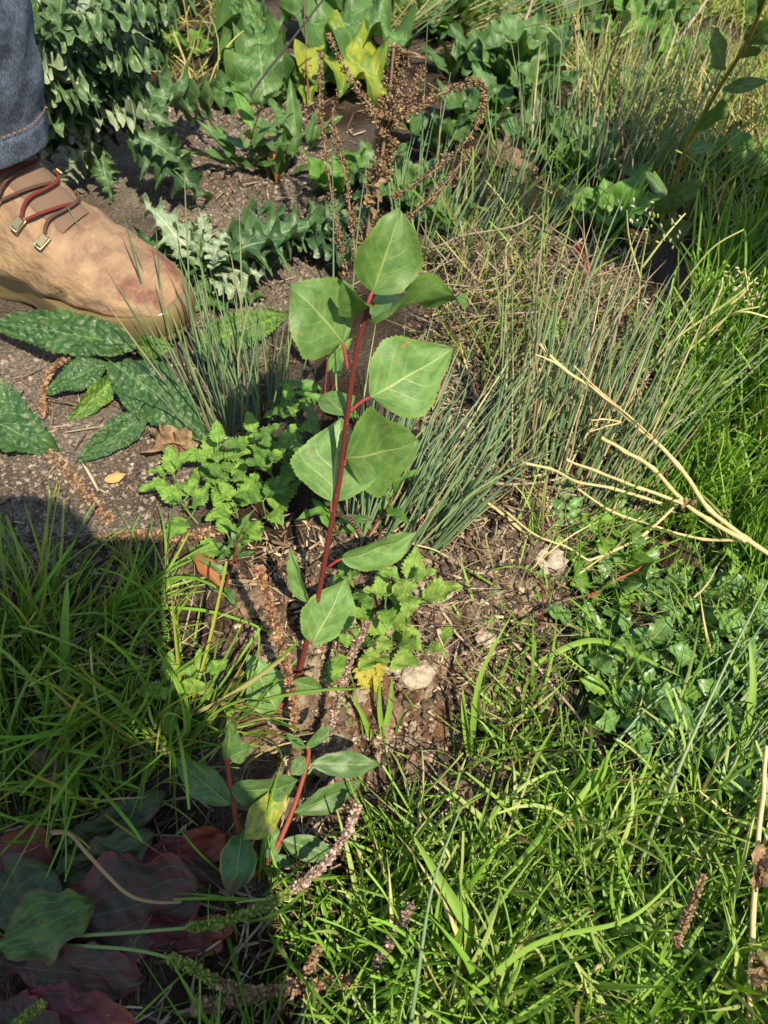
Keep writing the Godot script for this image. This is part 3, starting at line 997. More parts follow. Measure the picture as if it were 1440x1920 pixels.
func make_willow_seedling() -> void:
	var a := [Vector3(-0.1086, -0.0827, -0.1374), Vector3(-0.1154, -0.0509, -0.1621), Vector3(-0.1202, -0.0199, -0.186), Vector3(-0.1209, 0.0147, -0.2032)]
	var b := [Vector3(-0.1086, -0.0827, -0.1374), Vector3(-0.0911, -0.0745, -0.1557), Vector3(-0.074, -0.0538, -0.1878), Vector3(-0.0623, -0.0269, -0.2182), Vector3(-0.0636, -0.0169, -0.2242)]
	var t := thing("willow_seedling", "small willow seedling with oval leaves on two reddish shoots beside the plantain", "seedling", a[0])
	for s in [a, b]:
		var mb := MB.new()
		mb.tube(curve(s, 6), 0.0026, 0.0015, 8)
		local_part(t, "stem", mb, M.willow_stem)
	var d := {"prof": "ellip", "nx": 6, "ny": 30, "fold": 0.12, "bend": 0.35, "rip": 0.10, "rf": 1.5, "seed": 1.0, "ws": 0.85}
	var leaves := [
		[Vector3(-0.1208, -0.0236, -0.1789), Vector3(-0.161, 0.0117, -0.2043), Vector3(-0.1522, -0.0069, -0.1819), {"seed": 2.0}, "willow_blue"],
		[Vector3(-0.1196, -0.0127, -0.1898), Vector3(-0.0695, -0.0321, -0.2016), Vector3(-0.0919, 0.0001, -0.2051), {"seed": 3.0, "bend": 0.9, "fold": 0.3}, "willow_blue"],
		[Vector3(-0.0605, -0.0304, -0.2141), Vector3(-0.0036, -0.0489, -0.2197), Vector3(-0.0313, -0.0351, -0.2283), {"seed": 4.0, "bend": 0.4}, "willow"],
		[Vector3(-0.0748, -0.0574, -0.1829), Vector3(-0.0193, -0.067, -0.2131), Vector3(-0.0443, -0.0736, -0.1893), {"seed": 5.0}, "willow"],
		[Vector3(-0.0832, -0.0348, -0.1957), Vector3(-0.1092, -0.0323, -0.155), Vector3(-0.0817, -0.0457, -0.175), {"seed": 6.0, "bend": 0.7, "rip": 0.25}, "willow_sick"],
		[Vector3(-0.1141, -0.0456, -0.1648), Vector3(-0.1174, -0.0498, -0.1186), Vector3(-0.1313, -0.0404, -0.143), {"seed": 7.0, "bend": 1.0, "rip": 0.2}, "willow_tip"],
		[Vector3(-0.0835, -0.0707, -0.1647), Vector3(-0.041, -0.0868, -0.157), Vector3(-0.0623, -0.0737, -0.1722), {"seed": 8.0}, "willow"],
		[Vector3(-0.0635, -0.0173, -0.2226), Vector3(-0.0438, -0.0094, -0.2393), Vector3(-0.0501, -0.0201, -0.229), {"seed": 9.0}, "willow"],
		[Vector3(-0.0644, -0.0179, -0.222), Vector3(-0.0781, 0.0045, -0.2266), Vector3(-0.0739, -0.0086, -0.2211), {"seed": 10.0}, "willow_blue"],
		[Vector3(-0.1208, 0.0142, -0.2018), Vector3(-0.1145, 0.0508, -0.2181), Vector3(-0.1113, 0.0266, -0.2133), {"seed": 11.0, "fold": 0.6}, "willow"],
		[Vector3(-0.1211, 0.0059, -0.2064), Vector3(-0.1058, -0.0051, -0.2189), Vector3(-0.1118, 0.0053, -0.2215), {"seed": 12.0}, "willow"],
		[Vector3(-0.0641, -0.0278, -0.2185), Vector3(-0.0756, -0.0267, -0.2041), Vector3(-0.0758, -0.0211, -0.2139), {"seed": 13.0}, "willow_blue"],
		[Vector3(-0.0956, -0.072, -0.1511), Vector3(-0.0883, -0.0661, -0.1743), Vector3(-0.1002, -0.0634, -0.1653), {"seed": 14.0}, "willow"],
		[Vector3(-0.094, -0.0749, -0.1538), Vector3(-0.0707, -0.0875, -0.1485), Vector3(-0.0837, -0.0786, -0.1567), {"seed": 15.0}, "willow_tip"],
	]
	for e in leaves:
		own_leaf(t, d.merged(e[3], true), e[0], e[1], e[2], M[e[4]])

func make_plantain() -> void:
	var c := Vector3(-0.2916, -0.046, -0.0868)
	var t := thing("plantain", "greater plantain rosette with purple red and green leaves lying in the shade", "plantain", c)
	var d := {"prof": "spoon", "nx": 7, "ny": 34, "fold": 0.06, "bend": 0.35, "rip": 0.22, "rf": 2.2, "bull": 0.02, "uneven": 0.25, "teeth": 9.0, "td": 0.05, "seed": 1.0}
	var leaves := [
		[Vector3(-0.2633, -0.034, -0.0925), Vector3(-0.1397, -0.0463, -0.1253), Vector3(-0.1887, -0.0247, -0.1469), {"seed": 2.0, "rip": 0.2}, "plantain_red"],
		[Vector3(-0.2222, -0.04, -0.1067), Vector3(-0.1299, -0.0572, -0.167), Vector3(-0.1586, -0.038, -0.1688), {"seed": 3.0}, "plantain_crimson"],
		[Vector3(-0.2764, -0.04, -0.1285), Vector3(-0.1742, -0.0281, -0.1906), Vector3(-0.2158, -0.0227, -0.1794), {"seed": 4.0}, "plantain"],
		[Vector3(-0.2693, -0.034, -0.1128), Vector3(-0.1774, -0.0266, -0.1598), Vector3(-0.2228, -0.018, -0.1536), {"seed": 5.0, "bend": 0.5}, "plantain"],
		[Vector3(-0.2839, -0.022, -0.0769), Vector3(-0.2076, -0.012, -0.108), Vector3(-0.2451, -0.008, -0.1163), {"seed": 6.0, "bend": 0.4}, "plantain_light"],
		[Vector3(-0.2799, -0.032, -0.0749), Vector3(-0.1685, -0.037, -0.0638), Vector3(-0.2014, -0.026, -0.0866), {"seed": 7.0}, "plantain_red"],
		[Vector3(-0.2862, -0.028, -0.0876), Vector3(-0.2696, -0.0259, -0.1655), Vector3(-0.297, -0.02, -0.1428), {"seed": 8.0}, "plantain_crimson"],
		[Vector3(-0.2881, -0.024, -0.087), Vector3(-0.2401, -0.018, -0.1276), Vector3(-0.277, -0.014, -0.1376), {"seed": 9.0}, "plantain"],
		[Vector3(-0.24, -0.044, -0.0797), Vector3(-0.1153, -0.071, -0.101), Vector3(-0.1571, -0.0469, -0.1115), {"seed": 10.0}, "plantain_crimson"],
		[Vector3(-0.2736, -0.038, -0.0595), Vector3(-0.1693, -0.0448, -0.0352), Vector3(-0.2018, -0.036, -0.0593), {"seed": 11.0}, "plantain_crimson"],
		[Vector3(-0.2783, -0.034, -0.0559), Vector3(-0.2153, -0.036, -0.0258), Vector3(-0.2283, -0.034, -0.0497), {"seed": 12.0}, "plantain_red"],
		[Vector3(-0.2967, -0.02, -0.0734), Vector3(-0.2567, -0.03, -0.017), Vector3(-0.2838, -0.03, -0.0343), {"seed": 13.0}, "plantain"],
		[Vector3(-0.3018, -0.03, -0.1085), Vector3(-0.3681, -0.0297, -0.1685), Vector3(-0.3643, -0.03, -0.1376), {"seed": 14.0}, "plantain"],
		[Vector3(-0.2302, -0.046, -0.115), Vector3(-0.1037, -0.0794, -0.1367), Vector3(-0.1369, -0.0597, -0.1522), {"seed": 15.0}, "plantain_red"],
	]
	for e in leaves:
		own_leaf(t, d.merged(e[3], true), e[0], e[1], e[2], M[e[4]])
	var brown := [lin(122, 94, 70), lin(146, 118, 92), lin(98, 72, 54), lin(160, 136, 110)]
	var green := [lin(104, 118, 50), lin(132, 138, 66), lin(84, 100, 44)]
	var rust := [lin(146, 112, 84), lin(172, 138, 108), lin(112, 82, 62), lin(154, 108, 80), lin(96, 72, 56)]
	var pinkish := [lin(152, 128, 112), lin(184, 162, 144), lin(112, 90, 78), lin(130, 104, 92)]
	seed_spike("upright rust brown plantain spike in front of the sapling stem", [Vector3(-0.0861, -0.0819, -0.2379), Vector3(-0.0767, -0.0308, -0.2541), Vector3(-0.0809, 0.0539, -0.278), Vector3(-0.0892, 0.1383, -0.296)], rust, 0.0011, 0.0022, 480, 0.25)
	seed_spike("pinkish brown plantain spike rising from the willow seedling to the pale nettles", [Vector3(-0.0764, -0.0984, -0.215), Vector3(-0.0513, -0.0572, -0.2432), Vector3(-0.0291, 0.0093, -0.2841), Vector3(-0.0132, 0.0411, -0.3068)], pinkish, 0.0010, 0.0018, 420, 0.2)
	seed_spike("arched plantain spike turning from green to pinkish brown over the grass", [Vector3(-0.2527, -0.03, -0.0879), Vector3(-0.1688, -0.0209, -0.0912), Vector3(-0.1167, -0.0322, -0.0991), Vector3(-0.0709, -0.0434, -0.1211), Vector3(-0.0369, -0.0443, -0.1517), Vector3(-0.0205, -0.0328, -0.1824)], green, 0.0011, 0.0020, 640, 0.30, pinkish, 0.60)
	seed_spike("green plantain spike drooping beside the purple leaves", [Vector3(-0.2517, -0.03, -0.0845), Vector3(-0.18, -0.0221, -0.0802), Vector3(-0.1428, -0.0289, -0.0729), Vector3(-0.1101, -0.0458, -0.0602), Vector3(-0.0688, -0.0685, -0.0624), Vector3(-0.0488, -0.0718, -0.0886)], green, 0.0011, 0.0021, 640, 0.35, brown, 0.55)
	seed_spike("thick brown plantain spike with a rusty end low in the shaded grass", [Vector3(-0.1449, -0.0439, -0.0443), Vector3(-0.1002, -0.0594, -0.0556), Vector3(-0.0636, -0.0751, -0.063), Vector3(-0.0212, -0.0887, -0.0685)], brown, 0.0013, 0.0024, 520, 0.1, rust, 0.75)
	seed_spike("short pale plantain spike standing in bright grass", [Vector3(-0.032, -0.0998, -0.0383), Vector3(-0.0121, -0.0842, -0.0673), Vector3(0.0061, -0.069, -0.0928), Vector3(0.0213, -0.055, -0.1144)], pinkish, 0.0011, 0.0020, 380, 0.45)
	seed_spike("grey brown plantain spike half buried in the lower grass", [Vector3(0.2096, -0.095, -0.0684), Vector3(0.2285, -0.065, -0.1001), Vector3(0.248, -0.05, -0.1344)], brown, 0.0010, 0.0016, 240, 0.35)
	seed_spike("pale green spike tip poking up at the frame's lower corner", [Vector3(-0.2698, -0.02, -0.0167), Vector3(-0.2432, -0.01, -0.0332), Vector3(-0.2225, 0.0, -0.0464)], green, 0.0011, 0.0018, 260, 0.2)
	seed_spike("brown plantain spike lying on the trodden path below the wrinkled leaves", [Vector3(-0.349, 0.006, -0.526), Vector3(-0.3208, 0.005, -0.4975), Vector3(-0.2944, 0.006, -0.4687), Vector3(-0.2654, 0.008, -0.4371)], brown, 0.0015, 0.0030, 460, 0.0)
	seed_spike("brown seed spike lying along the shadow's edge towards the nettles", [Vector3(-0.2727, 0.008, -0.4136), Vector3(-0.2314, 0.012, -0.4144), Vector3(-0.1882, 0.014, -0.4142), Vector3(-0.1431, 0.018, -0.42)], brown, 0.0014, 0.0027, 520, 0.0)
	seed_spike("thin brown seed spike arching past the wrinkled leaf rosette", [Vector3(-0.3701, 0.004, -0.5788), Vector3(-0.3778, 0.012, -0.6166), Vector3(-0.3715, 0.02, -0.6429), Vector3(-0.3472, 0.026, -0.6631)], brown, 0.0013, 0.0020, 280, 0.05)

func seed_spike(label: String, pts: Array, cols: Array, sr: float, spread: float, n: int, f0: float, cols2 := [], turn := 1.0) -> void:
	var t := thing("seed_spike", label, "seed spike", pts[0])
	var path := curve(pts, 8)
	var mb := MB.new()
	mb.tube(path, 0.0014, 0.0008, 6)
	local_part(t, "stalk", mb, M.green_stem if f0 > 0.15 else M.brown_stem)
	var sb := MB.new()
	sr *= 1.35
	spread *= 1.6
	n = int(n * 1.7)
	spike(sb, path, int(n * (turn - f0) / (1.0 - f0)), sr, spread, cols, f0, turn, 1.5, 0.75)
	if turn < 1.0: spike(sb, path, int(n * (1.0 - turn) / (1.0 - f0)), sr, spread, cols2, turn, 1.0, 1.5, 0.75)
	var o := local_part(t, "seeds", sb, M.seed)
	o.set_meta("kind", "stuff")

func make_figwort() -> void:
	var c := Vector3(-0.2857, 0.004, -0.678)
	var t := thing("wrinkled_leaf_plant", "rosette of dark wrinkled scalloped leaves on the path by the boot's toe", "plant", c)
	var d := {"prof": "lance", "teeth": 26.0, "td": 0.10, "crenate": true, "nx": 10, "ny": 130, "fold": 0.12, "bend": 0.4, "rip": 0.14, "rf": 1.6, "bull": 0.022, "uneven": 0.1, "seed": 1.0}
	var leaves := [
		[Vector3(-0.2722, 0.04, -0.6572), Vector3(-0.4588, 0.04, -0.6967), Vector3(-0.3645, 0.052, -0.7024), {"seed": 2.0, "bend": 0.25}, "figwort"],
		[Vector3(-0.3022, 0.03, -0.6402), Vector3(-0.1756, 0.012, -0.5341), Vector3(-0.2264, 0.034, -0.6181), {"seed": 3.0, "bend": 0.35, "fold": 0.05}, "figwort"],
		[Vector3(-0.2905, 0.02, -0.634), Vector3(-0.2547, 0.026, -0.5528), Vector3(-0.29, 0.024, -0.5911), {"seed": 4.0, "bend": 0.4}, "figwort"],
		[Vector3(-0.2528, 0.024, -0.5627), Vector3(-0.3178, 0.006, -0.5126), Vector3(-0.2957, 0.026, -0.5451), {"seed": 5.0, "bend": 0.5, "prof": "ovate"}, "figwort"],
		[Vector3(-0.3085, 0.024, -0.6472), Vector3(-0.3751, 0.01, -0.6085), Vector3(-0.3583, 0.022, -0.6406), {"seed": 6.0, "bend": 0.5}, "figwort"],
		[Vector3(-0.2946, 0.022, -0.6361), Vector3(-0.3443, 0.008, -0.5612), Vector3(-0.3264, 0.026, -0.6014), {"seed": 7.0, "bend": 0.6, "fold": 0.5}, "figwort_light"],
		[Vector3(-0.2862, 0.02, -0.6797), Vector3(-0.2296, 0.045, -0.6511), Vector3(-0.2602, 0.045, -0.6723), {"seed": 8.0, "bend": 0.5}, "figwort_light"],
		[Vector3(-0.2908, 0.01, -0.6681), Vector3(-0.2495, 0.02, -0.5995), Vector3(-0.2803, 0.02, -0.6079), {"seed": 9.0}, "figwort"],
	]
	for e in leaves:
		own_leaf(t, d.merged(e[3], true), e[0], e[1], e[2], M[e[4]])
	var u := thing("wrinkled_leaf_plant", "wide dark wrinkled leaf with a chalky white streak lying on the path", "plant", Vector3(-0.4756, 0.006, -0.5975))
	own_leaf(u, d.merged({"seed": 21.0, "bend": 0.4, "prof": "ovate", "bull": 0.02}, true), Vector3(-0.4957, 0.03, -0.5888), Vector3(-0.3371, 0.008, -0.5257), Vector3(-0.4108, 0.03, -0.6089), M.figwort)
	own_leaf(u, d.merged({"seed": 22.0, "bend": 0.4}, true), Vector3(-0.5015, 0.02, -0.5911), Vector3(-0.3979, 0.008, -0.4878), Vector3(-0.458, 0.01, -0.5224), M.figwort)
	var w := thing("wrinkled_leaf_plant", "sunlit serrated leaf lying behind the upright rushes beside the boot", "plant", Vector3(-0.2181, 0.003, -0.6954))
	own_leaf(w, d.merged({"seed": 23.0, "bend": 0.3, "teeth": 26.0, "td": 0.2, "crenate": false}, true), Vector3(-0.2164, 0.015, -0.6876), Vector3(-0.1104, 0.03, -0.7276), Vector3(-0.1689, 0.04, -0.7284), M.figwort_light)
	own_leaf(w, d.merged({"seed": 24.0, "bend": 0.4, "teeth": 26.0}, true), Vector3(-0.2183, 0.01, -0.6937), Vector3(-0.1678, 0.02, -0.6429), Vector3(-0.1978, 0.02, -0.6429), M.figwort)

func make_nettles() -> void:
	# where the top stands, its height, pairs, leaf lengths, leaf colours, label
	var list := [
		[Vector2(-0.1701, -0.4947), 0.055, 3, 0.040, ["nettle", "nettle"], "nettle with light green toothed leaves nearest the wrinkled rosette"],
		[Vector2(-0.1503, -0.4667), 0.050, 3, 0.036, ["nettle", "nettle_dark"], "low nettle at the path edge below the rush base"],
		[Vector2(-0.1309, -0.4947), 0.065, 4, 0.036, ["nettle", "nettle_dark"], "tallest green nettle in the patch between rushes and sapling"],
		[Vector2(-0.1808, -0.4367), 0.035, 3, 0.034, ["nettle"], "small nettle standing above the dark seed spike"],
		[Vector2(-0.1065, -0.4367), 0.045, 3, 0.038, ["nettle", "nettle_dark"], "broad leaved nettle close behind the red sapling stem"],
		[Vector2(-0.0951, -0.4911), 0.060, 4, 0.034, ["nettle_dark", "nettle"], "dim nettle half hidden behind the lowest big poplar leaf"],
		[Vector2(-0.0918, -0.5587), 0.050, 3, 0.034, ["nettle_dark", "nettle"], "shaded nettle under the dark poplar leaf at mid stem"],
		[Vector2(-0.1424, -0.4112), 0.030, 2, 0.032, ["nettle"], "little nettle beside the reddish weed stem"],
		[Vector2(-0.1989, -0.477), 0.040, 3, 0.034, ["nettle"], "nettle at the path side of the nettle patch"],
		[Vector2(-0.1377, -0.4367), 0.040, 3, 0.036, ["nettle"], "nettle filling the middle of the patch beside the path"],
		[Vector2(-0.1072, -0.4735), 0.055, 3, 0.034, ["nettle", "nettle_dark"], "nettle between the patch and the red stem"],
		[Vector2(0.0, -0.3582), 0.055, 3, 0.036, ["nettle", "nettle_pale"], "nettle with mottled leaves under the folded poplar leaf"],
		[Vector2(0.0286, -0.3692), 0.060, 3, 0.040, ["nettle_pale", "nettle"], "nettle with yellow green leaves against the buff clay slab"],
		[Vector2(0.0042, -0.3338), 0.050, 3, 0.040, ["nettle_pale"], "pale yellowing nettle with drooping lower leaves on the bank"],
		[Vector2(-0.0329, -0.3297), 0.025, 2, 0.032, ["nettle", "nettle_dark"], "small dark nettle under the pale poplar leaf"],
		[Vector2(0.0366, -0.3384), 0.030, 2, 0.036, ["nettle_pale", "nettle"], "spotted nettle shoot bending over the bare bank"],
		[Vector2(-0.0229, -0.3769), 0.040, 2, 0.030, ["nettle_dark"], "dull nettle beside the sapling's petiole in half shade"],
		[Vector2(-0.1803, -0.2594), 0.05, 3, 0.030, ["nettle_pale"], "yellow green nettle growing through the shaded grass"],
		[Vector2(-0.1571, -0.2791), 0.045, 3, 0.026, ["nettle", "nettle_pale"], "soft nettle shoot at the sunlit end of the shaded grass"],
	]
	for e in list:
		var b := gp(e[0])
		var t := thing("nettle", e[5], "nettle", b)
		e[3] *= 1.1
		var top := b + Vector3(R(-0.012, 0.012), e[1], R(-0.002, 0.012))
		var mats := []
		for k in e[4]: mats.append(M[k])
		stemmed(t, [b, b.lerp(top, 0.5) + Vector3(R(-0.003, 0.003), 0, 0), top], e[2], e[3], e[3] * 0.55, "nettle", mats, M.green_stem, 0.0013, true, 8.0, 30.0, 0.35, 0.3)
	var y := thing("nettle_leaf", "bright yellow nettle leaf with brown specks hanging over the bank", "leaf", Vector3(-0.0151, -0.0561, -0.326))
	put_leaf(y, "nettle", Vector3(-0.0159, -0.0495, -0.3238), Vector3(-0.0102, -0.0882, -0.3009), Vector3(0.1, 0.6, 0.8), M.nettle_yellow, "leaf", 2)

func make_thistles() -> void:
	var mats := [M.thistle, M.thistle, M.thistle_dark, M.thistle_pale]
	var b := gp(Vector2(-0.4516, -1.1036))
	var t := thing("thistle", "large spiny thistle with grey green lobed leaves behind the jeans leg", "thistle", b)
	for s in [Vector3(-0.3794, 0.24, -0.9761), Vector3(-0.3571, 0.22, -1.0679), Vector3(-0.349, 0.16, -1.0783), Vector3(-0.4019, 0.15, -1.0219)]:
		stemmed(t, [b, b.lerp(s, 0.5) + UP * 0.02, s], 12, 0.15, 0.09, "thistle", mats, M.green_stem, 0.003, false, 5.0, 35.0, 0.3)
	for e in [[Vector3(-0.3464, 0.1, -1.0578), Vector3(-0.2737, 0.06, -1.2453), 0], [Vector3(-0.3512, 0.09, -1.0327), Vector3(-0.253, 0.01, -1.0095), 2], [Vector3(-0.3329, 0.11, -1.0054), Vector3(-0.2803, 0.04, -1.0275), 0], [Vector3(-0.3995, 0.08, -1.0384), Vector3(-0.4615, 0.02, -1.0428), 3], [Vector3(-0.4041, 0.06, -1.0642), Vector3(-0.3935, 0.005, -1.0213), 1],
			[Vector3(-0.3562, 0.12, -1.0605), Vector3(-0.2907, 0.09, -1.0638), 0], [Vector3(-0.4324, 0.1, -1.1066), Vector3(-0.4615, 0.09, -1.0481), 3], [Vector3(-0.3578, 0.1, -1.0421), Vector3(-0.3343, 0.07, -1.0514), 2], [Vector3(-0.4646, 0.09, -1.1296), Vector3(-0.4839, 0.04, -1.0655), 0], [Vector3(-0.3559, 0.1, -1.1407), Vector3(-0.2726, 0.08, -1.1269), 1]]:
		put_leaf(t, "thistle", e[0], e[1], Vector3(0, 1, 0.5), mats[e[2]])
	var b2 := gp(Vector2(-0.2307, -0.8434))
	var u := thing("thistle", "low thistle sprawling between the boot's toe and the rushes", "thistle", b2)
	for e in [[Vector3(-0.2246, 0.04, -0.8075), Vector3(-0.2949, 0.1, -0.8562), 3], [Vector3(-0.218, 0.04, -0.8075), Vector3(-0.3255, 0.05, -0.8441), 1], [Vector3(-0.2156, 0.05, -0.8037), Vector3(-0.2523, 0.07, -0.8534), 0], [Vector3(-0.2172, 0.05, -0.815), Vector3(-0.2294, 0.07, -0.8779), 3], [Vector3(-0.209, 0.05, -0.8037), Vector3(-0.1698, 0.05, -0.8621), 0], [Vector3(-0.2114, 0.04, -0.8075), Vector3(-0.1078, 0.05, -0.8501), 2],
			[Vector3(-0.2137, 0.03, -0.811), Vector3(-0.1458, 0.03, -0.7998), 3], [Vector3(-0.2187, 0.03, -0.7998), Vector3(-0.2624, 0.03, -0.8224), 0], [Vector3(-0.216, 0.02, -0.8143), Vector3(-0.1639, 0.02, -0.7702), 3], [Vector3(-0.2048, 0.04, -0.8075), Vector3(-0.0759, 0.05, -0.8868), 1], [Vector3(-0.2196, 0.04, -0.7963), Vector3(-0.282, 0.06, -0.8579), 0], [Vector3(-0.2075, 0.05, -0.7925), Vector3(-0.1835, 0.09, -0.8084), 3], [Vector3(-0.2144, 0.02, -0.8031), Vector3(-0.2359, 0.02, -0.7702), 0], [Vector3(-0.2092, 0.02, -0.8143), Vector3(-0.1242, 0.02, -0.8492), 1]]:
		put_leaf(u, "thistle", e[0], e[1], Vector3(0, 1, 0.4), mats[e[2]])
	var b3 := gp(Vector2(-0.4877, -1.612))
	var w := thing("thistle", "upper thistle shoot rising behind the large spiny thistle", "thistle", b3)
	for s in [Vector3(-0.4341, 0.22, -1.267), Vector3(-0.3941, 0.18, -1.3127), Vector3(-0.3874, 0.12, -1.3646)]:
		stemmed(w, [b3, b3.lerp(s, 0.5), s], 12, 0.15, 0.09, "thistle", mats, M.green_stem, 0.003, false, 5.0, 35.0, 0.2)
	var b4 := gp(Vector2(-0.0871, -0.9045))
	var x := thing("thistle", "small thistle rosette at the foot of the dead seed stalk", "thistle", b4)
	rosette(x, b4 + UP * 0.01, 9, 0.06, 0.10, "thistle", [M.thistle_dark, M.thistle], 8, 40)

